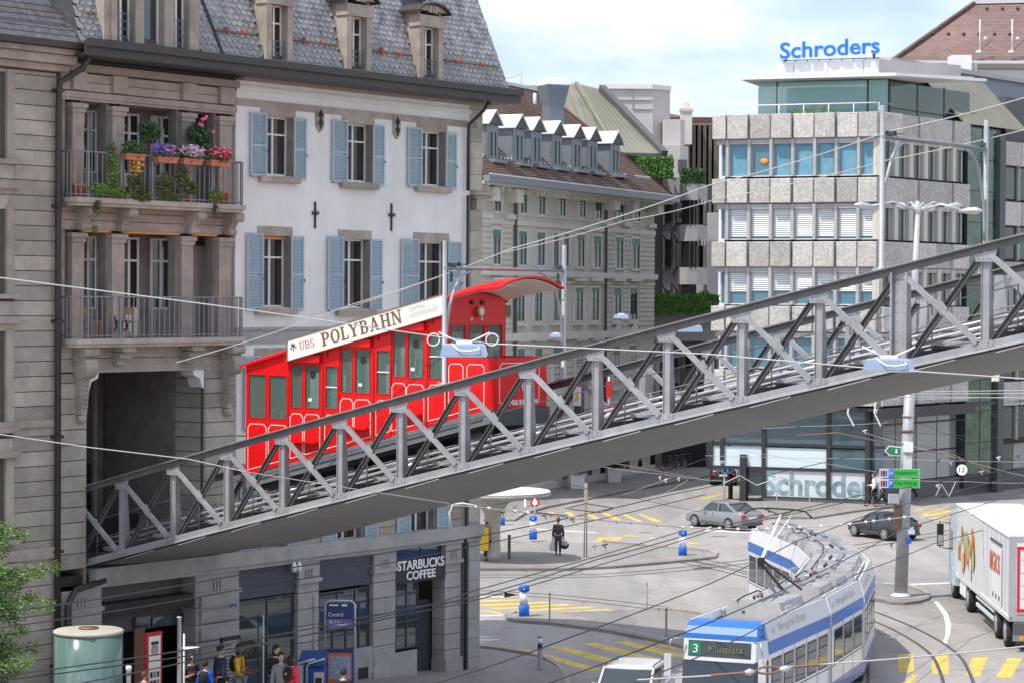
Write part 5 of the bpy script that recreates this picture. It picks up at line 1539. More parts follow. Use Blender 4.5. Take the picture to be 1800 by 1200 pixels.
nbx('cornice', 'stone_warm', aN0, aN1 + .25, -.25, .1, gz(123, 60), gz(112, 60)); nbx('cornice', 'stone_warm', aN0, aN1 + .32, -.45, .1, gz(111, 60), gz(96, 60)); nbx('cornice', 'stone_warm', aN0, aN1 + .4, -.62, .1, gz(95, 60), gz(86, 60))
nbx('gutter', 'brown_metal', aN0, aN1 + .35, -.85, .1, gz(85, 60), gz(74, 60))
zr_ = gz(74, 60)
b = MB(TN); b.add([(aN0, -.8, zr_), (aN1 + .35, -.8, zr_), (aN1 + .35 - 1.7, 1.2, zr_ + 2.6), (aN0, 1.2, zr_ + 2.6), (aN1 + .35, 6, zr_), (aN1 - 1.3, 6, zr_ + 2.6)], [(0, 1, 2, 3), (1, 4, 5, 2)]); b.build('roof', M['slate_dark'], nb)
r_ = MB(TN)
for i in range(16):
 h = i*.16; x = aN1 + .35 - .65*h
 for j in range(14):
  aa = x - j*.3 - (i % 2)*.15
  r_.add([(aa-.29, -.82 + .77*h - .02, zr_ + h), (aa, -.82 + .77*h - .02, zr_ + h), (aa, -.82 + .77*(h+.19), zr_ + h + .19), (aa-.29, -.82+.77*(h+.19), zr_ + h + .19)], [(0, 1, 2, 3)])
r_.build('roof_slates', M['slate_dark'], nb)['kind'] = 'stuff'
MB(TN).tube([(aN0, -.45, zr_ + .75), (aN1 - .2, -.45, zr_ + .75)], .02, 6).build('snow_guard', M['rust'], nb)
# ------------------------------------------------------------------ long grey stone house across the street
defm('stone_far', (0.58, 0.545, 0.48), 0.9, var=0.08, scale=.5, stain=0.10)
defm('stone_far2', (0.60, 0.58, 0.52), 0.9, var=0.08, scale=.5)
defm('tile_brown', (0.135, 0.08, 0.06), 0.8, var=0.35, scale=2.2, stain=0.2)
defm('zinc', (0.22, 0.245, 0.28), 0.5, metal=0.2, var=0.08, scale=2)
defm('zinc_white', (0.64, 0.65, 0.67), 0.45)
defm('green_frame', (0.05, 0.12, 0.09), 0.5)
defm('green_blind', (0.10, 0.20, 0.16), 0.6)
M['glass_green'] = glass('glass_green', (0.03, 0.06, 0.05), 0.04)
L2 = tag(empty('long_house', F2.w(0), F2.ang), 'long grey stone house with seven zinc dormers on its brown tiled roof', 'house')
def h2(x, y, d=0.0): return F2.px(x, y, d)
def b2(name, m, *a, parent=L2): return bx(name, M[m], parent, *a)
eL = h2(820, 400)[0]; eR = h2(1150, 400)[0]
zEv = h2(845, 322)[1]
MB().box(eL, eR, .0, 14, 0, zEv).build('wall', M['stone_far'], L2)
rowsW = [([872,918,950,986,1021,1050,1088.5,1117], 335, .082, 371, .073, 6.2, 872),
   ([871,917,949,976,994,1019,1048,1087,1116], 404, .065, 464, .033, 7, 871),
   ([871,914,945,978,1017,1045,1084,1113], 506, .0, 565, -.012, 7, 871),
   ([871,915,946,978,1018,1048,1083,1112], 614, -.03, 690, -.06, 6.5, 871)]
for r, (xs, yt, st, yb_, sb_, hw, x0) in enumerate(rowsW):
 for x in xs:
  a0 = h2(x - hw, 400)[0]; a1 = h2(x + hw, 400)[0]
  if r == 1 and x in (976, 994): a0 = h2(x - 4.5, 400)[0]; a1 = h2(x + 4.5, 400)[0]
  z1 = h2(x, yt + (x - x0) * st)[1]; z0 = h2(x, yb_ + (x - x0) * sb_)[1]
  t = .16
  s_ = MB()
  for q in ((a0 - t, a0, z0 - t, z1 + t), (a1, a1 + t, z0 - t, z1 + t), (a0, a1, z1, z1 + t), (a0 - .1, a1 + .1, z0 - t, z0)): s_.box(q[0], q[1], -.10, .0, q[2], q[3])
  w = s_.build('window', M['stone_far2'], L2)
  bx('pane', M['glass_green'], w, a0, a1, -.02, -.004, z0, z1)
  f = MB(); m = (a0 + a1)/2
  for q in ((a0, a0+.07, z0, z1), (a1-.07, a1, z0, z1), (m-.04, m+.04, z0, z1), (a0, a1, z0 + (z1-z0)*.62, z0 + (z1-z0)*.62 + .06)): f.box(q[0], q[1], -.05, -.02, q[2], q[3])
  f.build('window_frame', M['green_frame'], w)
  bx('blind', M['green_blind'], w, a0, a1, -.09, -.05, z1 - (z1-z0) * rnd.choice((.12, .16, .22)), z1)
  if r >= 2: bx('window_cornice', M['stone_far2'], w, a0 - .25, a1 + .25, -.34, .0, z1 + .42, z1 + .62); bx('sill', M['stone_far2'], w, a0 - .2, a1 + .2, -.22, .0, z0 - .30, z0 - .16)
  if r == 3 and x in (1083, 1112):
   MB().prism([(a0 - .4, -.3, z1 + .65), (a1 + .4, -.3, z1 + .65), (m, -.3, z1 + 1.5)], (0, .3, 0)).build('gable', M['stone_far2'], w)
for y, hgt, d in ((395, .3, .10), (478, .35, .30), (486, .12, .16), (583, .45, .35), (593, .15, .2), (495, .12, .12), (384, .1, .08)):
 z = h2(1000, y)[1]; b2('string_course', 'stone_far2', eL, eR + .05, -d, .0, z - hgt, z)
# rusticated stones at the two bays: joined rows, too small to pick apart
for x0, x1 in ((1066, 1150), (846, 900)):
 a0, a1 = h2(x0, 400)[0], h2(x1, 400)[0]; b = MB(); z = 6.0
 ws = [(h2(x - hw - 1, 400)[0] - .1, h2(x + hw + 1, 400)[0] + .1) for xs, *_r in rowsW[1:2] for hw in (6,) for x in xs]
 cuts = [a0] + [v for w in ws if w[0] > a0 and w[1] < a1 for v in w] + [a1]
 while z < h2(1000, 398)[1]:
  for i in range(0, len(cuts), 2): b.box(cuts[i], cuts[i+1], -.055, .0, z + .03, z + .29)
  z += .32
 b.build('rustication', M['stone_far'], L2)['kind'] = 'stuff'
b = MB(); z = 6.0
while z < h2(1000, 590)[1]:
 b.box(eL, eR, -.05, .0, z + .03, z + .38); z += .42
b.build('rustication', M['stone_far'], L2)['kind'] = 'stuff'
for x in (903, 1062):
 a = h2(x, 400)[0]; MB().tube([(a, -.15, .2), (a, -.15, zEv - .4), (a, -1.0, zEv)], .10, 8).build('downpipe', M['zinc_dark'] if 'zinc_dark' in M else M['grey_dark'], L2)
for i, x in enumerate((852, 893, 1066, 1100, 1143)):    # carved blocks under the eave
 a = h2(x, 360)[0]; z = h2(x, 345 + (x-852)*.08)[1]
 b2('eave_console', 'stone_far2', a - .5, a + .5, -.8, .0, z - .3, z + .5); b2('pilaster_cap', 'stone_far2', a - .7, a + .7, -.25, .0, z - 1.3, z - 1.0)
for i in range(30):
 a = eL + (eR - eL) * (i + .5) / 30; b2('eave_bracket', 'stone_far2', a - .1, a + .1, -.7, .0, zEv - .45, zEv - .1)
b2('eave', 'stone_far2', eL, eR + 1.0, -1.1, .3, zEv - .12, zEv + .02)
b2('gutter', 'zinc', eL, eR + 1.2, -1.45, -1.05, zEv + .0, zEv + .36); b2('gutter', 'zinc', eR + 1.0, eR + 1.3, -1.3, 12, zEv + .0, zEv + .40)
b2('gutter_edge', 'zinc_white', eL, eR + 1.25, -1.50, -1.44, zEv + .40, zEv + .48)
DR = 7.5
ra, rb = h2(835, 138, DR), h2(955, 164, DR)
zr0 = zEv + .25
zrg = (ra[1] + rb[1]) / 2
b = MB(); rx1 = rb[0]
b.add([(eL, -1.2, zr0), (eR + 1.2, -1.2, zr0), (rx1, DR, zrg), (eL, DR, zrg), (eR + 1.2, 15, zr0), (eL, 15, zr0)], [(0, 1, 2, 3), (1, 4, 2), (5, 3, 2, 4)])
b.build('roof', M['tile_brown'], L2)
# tile courses as fine overlapping strips
t_ = MB(); n = 44
for i in range(n):
 v = i / n; v2 = (i + 1.05) / n
 def P_(v, lift): return (-1.2 + (DR + 1.2) * v, zr0 + (zrg - zr0) * v + lift)
 xa1 = eR + 1.2 + (rx1 - eR - 1.2) * v; xb1 = eR + 1.2 + (rx1 - eR - 1.2) * v2
 (ya, za), (yb2, zb2) = P_(v, .10), P_(v2, .03)
 t_.add([(eL, ya, za), (xa1, ya, za), (xb1, yb2, zb2), (eL, yb2, zb2), (eL, ya, za - .08), (xa1, ya, za - .08)], [(0, 1, 2, 3), (4, 5, 1, 0)])
 yr0 = 15 - (15 - DR) * v; yr1 = 15 - (15 - DR) * v2
 t_.add([(xa1, ya, za), (xa1 , yr0, za), (xb1, yr1, zb2), (xb1, yb2, zb2)], [(0, 1, 2, 3)])
t_.build('tile_courses', M['tile_brown'], L2)['kind'] = 'stuff'
MB().tube([(eR + 1.2, -1.2, zr0 + .08), (rx1, DR, zrg + .1)], .09, 6).build('hip_tiles', M['tile_brown'], L2)
b2('gable_wall', 'stone_far', eL, eL + .3, 1.5, 12, zEv - .2, zrg - 3.2)
b2('ridge', 'zinc_white', eL, rx1, DR - .15, DR + .15, zrg + .0, zrg + .22)
b = MB()
for i in range(60):
 a = eL + .5 + (eR - eL) * i / 60
 if (i // 3) % 3 != 2: b.box(a - .06, a + .06, .35, .45, zr0 + (zrg-zr0)*(1.55/(DR+1.2)) + .02, zr0 + (zrg-zr0)*(1.55/(DR+1.2)) + .22)
b.build('snow_hooks', M['zinc_white'], L2)['kind'] = 'stuff'
kR = (zrg - zr0) / (DR + 1.2)
for x, yt, yb_ in ((865, 232, 275), (911, 239, 281), (942, 243, 284), (978, 249, 289), (1013, 255, 293), (1041, 259, 297), (1080.5, 265, 302)):
 yd = .35; m = h2(x, 250, yd)[0]; z1 = h2(x, yt, yd)[1]; z0 = h2(x, yb_, yd)[1]; hw = .55; ow = .85
 zt = z1 + .45
 def yroof(z): return -1.2 + (z - zr0) / kR
 b = MB()
 b.prism([(m - ow, yd, z0 - .15), (m - ow, yroof(z0 - .15) + .3, z0 - .15), (m - ow, yroof(zt) + .2, zt), (m - ow, yd, zt)][::-1], (.14, 0, 0))
 d = b.build('dormer', M['zinc'], L2)
 MB().prism([(m + ow - .14, yd, z0 - .15), (m + ow - .14, yroof(z0 - .15) + .3, z0 - .15), (m + ow - .14, yroof(zt) + .2, zt), (m + ow - .14, yd, zt)][::-1], (.14, 0, 0)).build('cheek', M['zinc'], d)
 f = MB()
 for q in ((m-ow, m-hw, z0-.2, zt), (m+hw, m+ow, z0-.2, zt), (m-hw, m+hw, z1, zt), (m-hw, m+hw, z0-.2, z0)): f.box(q[0], q[1], yd-.03, yd+.05, q[2], q[3])
 f.build('front', M['zinc'], d)
 bx('pane', M['glass_green'], d, m-hw, m+hw, yd+.02, yd+.04, z0, z1); bx('window_frame', M['green_frame'], d, m-.05, m+.05, yd-.02, yd+.02, z0, z1); bx('window_frame', M['green_frame'], d, m-hw, m-hw+.1, yd-.02, yd+.02, z0, z1)
 MB().prism([(m-ow-.12, yd-.2, zt), (m+ow+.12, yd-.2, zt), (m, yd-.2, zt+.75)], (0, .15, 0)).build('gable', M['grey_dark'], d)
 pk = zt + .80
 for sg in (-1, 1):
  e = m + sg*(ow+.22)
  q = [(e, yd-.30, zt-.05), (m, yd-.30, pk), (m, yroof(pk)+.4, pk), (e, yroof(zt)+.3, zt-.05)]
  q = q if sg < 0 else q[::-1]
  MB().prism([Vector(p) for p in q], (0, 0, .07)).build('dormer_roof', M['zinc_white'], d)
 bx('apron', M['zinc'], d, m-ow-.1, m+ow+.1, yd-.6, yd, z0-.42, z0-.2)
# vent stacks on the roof
for x, y in ((900, 165), (940, 172)):
 a, z = h2(x, y, 6.0); MB().tube([(a, 6, z - 1.0), (a, 6, z + .3)], .12, 6).build('vent_pipe', M['zinc_white'], L2)
# ground floor openings seen under the bridge
for x in range(990, 1150, 22):
 a0, a1 = h2(x - 6, 800)[0], h2(x + 6, 800)[0]; z1 = 3.2
 bx('shop_opening', M['glass_dark'], L2, a0, a1, -.07, -.02, .5, z1); bx('opening_frame', M['stone_far2'], L2, a0 - .2, a0, -.2, 0, .1, z1 + .2)
bx('plinth', M['stone_far2'], L2, eL, eR, -.22, 0, 0, .5)
# ------------------------------------------------------------------ large zinc chimney, copper roofed house, concrete tower behind
defm('copper_green', (0.215, 0.205, 0.16), 0.6, var=0.10, scale=.4, stain=0.12)
defm('seam', (0.19, 0.185, 0.13), 0.6)
defm('concrete_pale', (0.52, 0.49, 0.48), 0.85, var=0.05, scale=.5, stain=0.06)
defm('concrete_white', (0.74, 0.72, 0.70), 0.85, var=0.03, scale=.5)
defm('brown_panel', (0.13, 0.11, 0.085), 0.7, var=0.15, scale=.5)
def V_(x, y, Y): return at(x, y, Y)
c0 = V_(972, 230, 158)
ch = tag(empty('chimney_vent', c0), 'square zinc chimney with a flared cowl behind the brown tiled roof', 'chimney')
k = 158 / FPX
def c_(name, m, pts, parent): return MB().lathe(pts, 4).build(name, M[m], parent, rot=(0, 0, math.radians(45 + 24)))
c_('shaft', 'zinc', [(.78, -4), (.78, 1.6)], ch); c_('cowl', 'zinc', [(.78, 1.6), (1.15, 2.9), (1.15, 2.95)], ch); c_('cowl_top', 'zinc_white', [(1.18, 2.95), (1.18, 3.0), (.9, 3.4), (.85, 3.42)], ch)
cr = tag(empty('copper_roofed_house', V_(1050, 300, 185)), 'house with a steep grey green seamed metal roof behind the tiled one', 'house')
O_ = cr.location
def face(name, m, pts, parent, O=O_, back=(0, .4, 0), Ys=None):
 P = [V_(x, y, Y) - O for x, y, Y in pts]
 return MB().prism(P, back).build(name, M[m], parent)
face('roof', 'copper_green', [(1013, 147, 196), (1058, 158, 196), (1165, 270, 182), (1165, 280, 182), (1085, 268, 178)], cr)
face('roof_slope', 'copper_green', [(900, 152, 190), (1013, 147, 196), (1085, 268, 178), (960, 262, 175)], cr)
for i in range(9):
 x0 = 1013 + i*5.5; y0 = 147 + i*1.3; x1 = 1085 + i*9.5; y1 = 268 + i*.5
 MB().beam(V_(x0, y0, 195.8) - O_, V_(x1, y1, 178 + i*.5 - .3) - O_, .05, .05).build('seam', M['seam'], cr)
for i in range(8):
 x0 = 930 + i*13; x1 = x0 + 42
 MB().beam(V_(x0, 152, 191.0) - O_, V_(min(x1, 1075), 262, 176.5) - O_, .05, .05).build('seam', M['seam'], cr)
MB().beam(V_(1013, 147, 195) - O_, V_(1085, 268, 177.5) - O_, .3, .3).build('hip_cap', M['seam'], cr)
MB().beam(V_(1058, 156, 195) - O_, V_(1168, 272, 181.5) - O_, .5, .6).build('verge', M['grey_dark'], cr)
face('eave_band', 'seam', [(960, 262, 174.6), (1085, 268, 177.5), (1165, 275, 181), (1165, 284, 181), (1085, 280, 177.5), (960, 272, 174.6)][::-1], cr)
face('wall', 'grey_dark', [(960, 272, 176), (1165, 284, 182), (1165, 800, 182), (960, 812, 176)][::-1], cr)
def upbox(name, m, x0, x1, yt, yb_, Y, dep, parent, O, chamfer=0.0):
 a = V_(x0, yt, Y); c = V_(x1, yb_, Y)
 return MB().box(a.x - O.x, c.x - O.x, Y - O.y, Y + dep - O.y, c.z - O.z, a.z - O.z).build(name, M[m], parent)
ct = tag(empty('concrete_tower', V_(1120, 300, 200)), 'pale concrete stair tower rising behind the green roof', 'tower')
Oc = ct.location
def tower(name, m, x0, x1, x2, yt, yb_, Y, dep, parent, O):
 """front from x0 to x1, chamfered right face to x2"""
 a = V_(x0, yt, Y); c = V_(x1, yt, Y); e = V_(x2, yt, Y + 1.5); lo = V_(x0, yb_, Y).z
 pts = [(a.x, Y, lo), (c.x, Y, lo), (e.x, Y + 1.5, lo), (e.x, Y + dep, lo), (a.x, Y + dep, lo)]
 P = [Vector(p) - O for p in pts]
 return MB().prism(P, (0, 0, a.z - lo)).build(name, M[m], parent)
tower('shaft', 'concrete_pale', 1053, 1148, 1178, 154, 775, 200, 8, ct, Oc)
tower('cap', 'concrete_white', 1051, 1147, 1180, 148, 156, 199.8, 8.4, ct, Oc)
for y in (192, 176): upbox('joint_line', 'mullion', 1075 if y < 180 else 1112, 1148, y, y + .5, 199.9, .1, ct, Oc)
upbox('joint_line', 'mullion', 1111.5, 1112, 156, 192, 199.9, .1, ct, Oc)
tower('annex', 'concrete_pale', 1168, 1196, 1204, 210, 775, 198, 6, ct, Oc)
tower('annex_cap', 'concrete_pale', 1162, 1196, 1210, 256, 780, 196, 6, ct, Oc)
upbox('louvre', 'grey_dark', 1192, 1208, 281, 304, 195.9, .2, ct, Oc)
bp = tag(empty('brown_clad_house', V_(1230, 300, 215)), 'brown metal clad house front between the concrete tower and the office block', 'house')
Ob = bp.location
for i in range(6):
 x0 = 1204 + i*9.5; upbox('cladding_panel', 'brown_panel', x0, x0 + 9, 220 + i*.4, 760, 215, .5, bp, Ob)
upbox('roof_edge', 'tile_brown', 1176, 1265, 206, 219, 216, 4, bp, Ob); face('roof', 'tile_brown', [(1178, 200, 222), (1250, 214, 222), (1262, 220, 215), (1178, 220, 215)][::-1], bp, Ob)
upbox('lower_wall', 'concrete', 1244, 1262, 374, 520, 212, .5, bp, Ob)
cp = tag(empty('stone_chimney', V_(1206, 215, 214)), 'small stone chimney with a hooded top right of the concrete tower', 'chimney')
MB().box(-.5, .5, -.5, .5, -2, .9).build('shaft', M['stone_far2'], cp); MB().box(-.6, .6, -.6, .6, .9, 1.15).build('collar', M['stone_far'], cp); MB().lathe([(.7, 1.15), (.35, 1.8), (.2, 1.9)], 4).build('hood', M['stone_far'], cp, rot=(0, 0, math.radians(45)))
# concrete office house with bay and terraces
co = tag(empty('concrete_house', V_(1200, 500, 183).xy.to_3d()), 'grey concrete office house with slanted window bays and planted terraces', 'house')
Oc2 = co.location
def ub(name, m, x0, x1, yt, yb_, Y, dep=.5): return upbox(name, m, x0, x1, yt, yb_, Y, dep, co, Oc2)
ub('wall', 'concrete', 1130, 1202, 345, 760, 184, 10)
ub('parapet', 'concrete', 1145, 1196, 312, 347, 182, 2);
for r, (yt, yb_) in enumerate(((350, 392), (415, 470), (505, 520))):
 for i, x in enumerate((1155, 1174, 1193)):
  w = ub('window', 'glass_dark', x - 4, x + 4, yt + i*2, yb_ - 2 + i, 183.6)
  # slanted concrete fin left of each window
  P = [V_(x - 14, yt - 8, 183.8) - Oc2, V_(x - 6, yt + 6, 182.6) - Oc2, V_(x - 6, yb_, 182.6) - Oc2, V_(x - 14, yb_ + 14, 183.8) - Oc2]
  MB().prism(P[::-1], (0, .6, 0)).build('window_fin', M['concrete'], co)
  P = [V_(x - 12, yt - 8, 183.7) - Oc2, V_(x + 5, yt - 8, 183.7) - Oc2, V_(x + 5, yt + 6, 182.9) - Oc2, V_(x - 2, yt + 6, 182.9) - Oc2]
  MB().prism(P[::-1], (0, .3, 0)).build('window_hood', M['concrete'], co)
def bay(yt, yb_, x0=1197, x1=1226, x2=1244, m='concrete', name='bay'):
 Y = 180; a = V_(x0, yt, Y); c = V_(x1, yt, Y); e = V_(x2, yt, Y + 3); lo = V_(x0, yb_, Y).z
 pts = [(a.x, Y + .8, lo), (a.x + .5, Y, lo), (c.x, Y, lo), (e.x, Y + 3, lo), (e.x, Y + 9, lo), (a.x, Y + 9, lo)]
 return MB().prism([Vector(p) - Oc2 for p in pts], (0, 0, a.z - lo)).build(name, M[m], co)
bay(322, 352); bay(352, 395, 1200, 1224, 1236, 'glass_dark', 'bay_glazing'); bay(395, 424, 1196); bay(424, 470, 1199, 1224, 1236, 'glass_dark', 'bay_glazing'); bay(470, 500, 1196); bay(500, 530, 1199, 1224, 1236, 'glass_dark', 'bay_glazing')
for yt, yb_ in ((352, 395), (424, 470)):
 for x in (1212, 1220): ub('bay_mullion', 'grey_dark', x, x + 1, yt, yb_, 179.9, .2)
 for x in (1226, 1232, 1237): ub('bay_fin', 'concrete', x, x + 3, yt - 3, yt + 8, 180.2, .6)
 ub('bay_pier', 'concrete', 1236, 1242, yt, yb_, 182, 2)
ub('garden_wall', 'concrete', 1147, 1262, 552, 598, 170, 1)
for r in range(2):
 for i in range(5):
  x = 1160 + i*22
  P = [V_(x - 9, 600 + r*60, 171) - Oc2, V_(x, 612 + r*60, 169.5) - Oc2, V_(x, 650 + r*60, 169.5) - Oc2, V_(x - 9, 664 + r*60, 171) - Oc2]
  MB().prism(P[::-1], (0, .6, 0)).build('window_fin', M['concrete'], co); ub('window', 'glass_dark', x + 1, x + 10, 612 + r*60, 646 + r*60, 170.4)
ub('street_wall', 'concrete', 1140, 1262, 598, 858, 171, 1)
ub('street_opening', 'interior', 1165, 1240, 770, 828, 170.2, 1)
# ------------------------------------------------------------------ office block with granite panels
defm('granite', (0.50, 0.475, 0.45), 0.9, var=0.30, scale=7, bump=0.5, bscale=14, objvar=0.17, stain=0.15)
defm('blind', (0.80, 0.81, 0.83), 0.6)
defm('curtain_blue', (0.16, 0.36, 0.48), 0.7, var=0.15, scale=1.5)
M['glass_blue'] = glass('glass_blue', (0.08, 0.20, 0.26), 0.04, metal=0.0)
M['glass_pent'] = glass('glass_pent', (0.30, 0.55, 0.54), 0.03, trans=0.35)
M['glass_sky'] = glass('glass_sky', (0.30, 0.45, 0.50), 0.04, metal=0.55)
defm('black_frame', (0.03, 0.032, 0.036), 0.5)
of = tag(empty('office_block', F3.w(0), F3.ang), 'office block clad in rough granite panels with a glazed penthouse', 'office building')
def o3(x, y, d=0.0): return F3.px(x, y, d)
def q3(name, m, x0, x1, yt, yb_, d0, d1, parent=of, xr=None):
 a0, z1 = o3(x0, yt, d0); a1, _ = o3(x1, yt, d0); z0 = o3(x0, yb_, d0)[1]
 return bx(name, M[m], parent, a0, a1, d0, d1, z0, z1)
ang43 = F4.ang - F3.ang
sideE = empty('side_wing', (SX, 0, 0), ang43); sideE.parent = of
def o4(x, y, d=0.0): return F4.px(x, y, d)
PX = [1253, 1279, 1317, 1355.5, 1393.5, 1432, 1470, 1509, 1545]
# floors: panels (top,bottom) and windows at the left edge x=1253
FL = [(203, 247, 'pan'), (247, 312, 'win1'), (315, 359, 'pan'), (360, 422, 'win2'), (425, 470, 'pan'), (470, 535, 'win3'), (537, 582, 'pan'), (583, 645, 'win4'), (648, 708, 'pan')]
sd_end = o4(1697, 400)[0]
nS = 6
for yt, yb_, kind in FL:
 z1, z0 = o3(1253, yt)[1], o3(1253, yb_)[1]
 if kind == 'pan':
  for i in range(8):
   a0, a1 = o3(PX[i], 400)[0], o3(PX[i+1], 400)[0]
   pr = .46 if i % 2 == 1 else .26
   if i == 0: pr = .45
   MB().cbox(a0 + .05, a1 - .05, -pr, -.02, z0 + .03, z1 - .03, .03).build('granite_panel', M['granite'], of)
  for i in range(nS - 1):
   a0, a1 = sd_end * i / (nS-1), sd_end * (i+1) / (nS-1)
   pr = .34 if i % 2 == 0 else .22
   MB().cbox(a0 + .04, a1 - .04, -pr, -.02, z0 + .03, z1 - .03, .03).build('granite_panel', M['granite'], sideE)
  bx('floor_band', M['mullion'], of, .1, SX, -.02, .6, z0, z1); bx('floor_band', M['mullion'], sideE, 0, sd_end, -.02, .6, z0, z1)
 else:
  bx('window_head', M['mullion'], of, .2, SX, -.12, .3, z1 - .28, z1)
  for i in range(8):
   a0, a1 = o3(PX[i], 400)[0], o3(PX[i+1], 400)[0]
   if i == 0: a0 += .4
   bx('mullion', M['mullion'], of, a1 - .09, a1 + .09, -.22, .3, z0, z1)
   zt = z1 - .28
   w = bx('window', M['glass_blue'], of, a0 + .09, a1 - .09, .10, .14, z0, zt)
   bx('window_frame', M['mullion'], w, a0 + .09, a0 + .17, .02, .12, z0, zt); bx('sill', M['zinc_white'], w, a0 + .09, a1 - .09, -.05, .1, z0, z0 + .06)
   if kind == 'win1':
    cu = MB(); n = 12
    if i != 2:
     for j in range(n):
      a = a0 + .2 + (a1 - a0 - .4) * j / n; cu.box(a, a + (a1-a0)/n*.62, .085, .095, z0 + .08, zt)
     cu.build('curtain', M['curtain_blue'], w)
    else:
     MB().sphere(((a0+a1)/2 + .2, .06, (z0+z1)/2 - .2), .22, 8, 6, (1.2, .15, .8)).build('orange_reflection', M['orange'], w)  # orange blob standing in for a lamp-like reflection in the glass
   elif i > 0 or kind != 'win2':
    if i > 0:
     h = {'win2': .10, 'win3': .42, 'win4': 1}[kind] + rnd.uniform(-.02, .03)
     if h < 1:
      bl = MB(); zb0 = z0 + (zt - z0) * h; z = zb0
      while z < zt - .03: bl.add([(a0+.15, .02, z), (a1-.12, .02, z), (a1-.12, .07, z+.10), (a0+.15, .07, z+.10)], [(0, 1, 2, 3)]); z += .125
      bl.build('blind', M['blind'], w)['kind'] = 'stuff'
  for i in range(6):
   a0, a1 = sd_end * i / 6, sd_end * (i+1) / 6
   bx('mullion', M['stone_far'], sideE, a0 - .22, a0 + .22, -.16, .3, z0, z1)
   w = bx('window', M['glass_green'], sideE, a0 + .2, a1 - .2, .12, .15, z0, z1 - .2)
   bx('window_frame', M['mullion'], w, a1 - .5, a1 - .36, .05, .12, z0, z1 - .2)
  bx('window_head', M['mullion'], sideE, 0, sd_end, -.10, .3, z1 - .25, z1)
zTop = o3(1253, 203)[1]; zSof = o3(1253, 712)[1]
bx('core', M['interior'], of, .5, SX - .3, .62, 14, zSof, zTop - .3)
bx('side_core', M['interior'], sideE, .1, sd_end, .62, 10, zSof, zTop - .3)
bx('corner_post', M['mullion'], of, SX - .12, SX + .12, -.05, .5, zSof, zTop)
# tall green glass strip and the next bay
gs0, gs1 = sd_end, o4(1748, 400)[0]
M['glass_leafy'] = mat('glass_leafy', (0.02, 0.085, 0.035), 0.06, var=0.95, scale=.9, spec=0.9)
for j in range(11):
 z1 = zTop - .3 - j*1.95; z0 = z1 - 1.9
 for i in range(2):
  a0 = gs0 + (gs1 - gs0) * i / 2; a1 = gs0 + (gs1 - gs0) * (i+1) / 2
  bx('stair_pane', M['glass_leafy'], sideE, a0 + .06, a1 - .06, -.1, -.05, z0, z1)
bx('stair_frame', M['black_frame'], sideE, gs0, gs1 + .6, -.05, .5, .5, zTop - .2)
bx('stair_pier', M['grey_dark'], sideE, gs1 + .05, gs1 + .8, -.35, .5, 0, zTop - .5)
zq = zTop - .9
gw0 = gs1 + .8
for j in range(5):
 z1 = zq - j*3.8
 for i in range(5):
  a0 = gw0 + i*2.3; MB().cbox(a0 + .04, a0 + 2.26, -.30, .0, z1 - 1.5, z1, .03).build('granite_panel', M['granite'], sideE)
  bx('mullion', M['mullion'], sideE, a0 - .08, a0 + .08, -.12, .3, z1 - 3.7, z1 - 1.5)
  w = bx('window', M['glass_dark' if (i + j) % 2 else 'glass_green'], sideE, a0 + .1, a0 + 2.2, .05, .1, z1 - 3.6, z1 - 1.6)
bx('wing_core', M['interior'], sideE, gw0, gw0 + 12, .1, 8, 3.0, zq)
# penthouse
pz0 = o3(1332, 196, 2.5)[1]; pz1 = o3(1332, 146, 2.5)[1]
pa0, pa1 = o3(1332, 170, 2.5)[0], o3(1563, 170, 2.5)[0]
for i, (x0, x1) in enumerate(((1332, 1366), (1367, 1525), (1526, 1562))):
 a0, a1 = o3(x0, 170, 2.5)[0], o3(x1, 170, 2.5)[0]
 bx('glass_wall', M['glass_pent'], of, a0 + .03, a1 - .03, 2.5, 2.54, pz0 - .4, pz1)
 bx('glass_post', M['black_frame'], of, a1 - .03, a1 + .03, 2.46, 2.56, pz0 - .4, pz1)
ps = empty('penthouse_side', (pa1, 2.5, 0), ang43); ps.parent = of
for i in range(3):
 bx('glass_wall', M['glass_green'], ps, .1 + i*3.3, 3.3 + i*3.3, 0, .05, pz0 - .4, pz1 - .1); bx('glass_post', M['black_frame'], ps, i*3.3, .1 + i*3.3, -.03, .06, pz0 - .4, pz1)
bx('inner_wall', M['curtain_blue'], of, pa0 + .8, pa1 - .8, 6.5, 6.6, pz0 - .4, pz1); bx('inner_door', M['white'], of, pa0 + 2, pa0 + 3, 6.4, 6.5, pz0 - .2, pz1 - .5)
# thin projecting roof
a0 = o3(1303, 146, 1.2)[0]; a1 = o3(1577, 133, 1.2)[0]
b = MB(); zt = pz1 + .06
b.prism([(a0, .9, zt), (a1, .9, zt + .0), (a1 + 4.4, 6.2, zt), (a0, 6, zt)], (0, 0, .16)); b.build('roof_canopy', M['white'], of)
b = MB(); b.prism([(a0 + 1.2, 1.6, zt + .17), (a1 - .5, 1.6, zt + .17), (a1 + 3.7, 5.8, zt + .17), (a0 + 1, 5.8, zt + .17)], (0, 0, .10)); b.build('roof_sheet', M['mullion'], of)
ua0, ua1 = o3(1366, 120, 3.0)[0], o3(1545, 120, 3.0)[0]; uz1 = o3(1400, 109, 3.0)[1]
b = MB(); b.prism([(ua0, 3.0, zt + .2), (ua1, 3.0, zt + .2), (ua1 + 4.0, 8.0, zt + .2), (ua0, 8, zt + .2)], (0, 0, uz1 - zt - .2)); b.build('roof_box', M['concrete_pale'], of)
bx('box_fascia', M['white'], of, ua0, ua1, 2.975, 2.998, zt + .2, uz1 + .01)
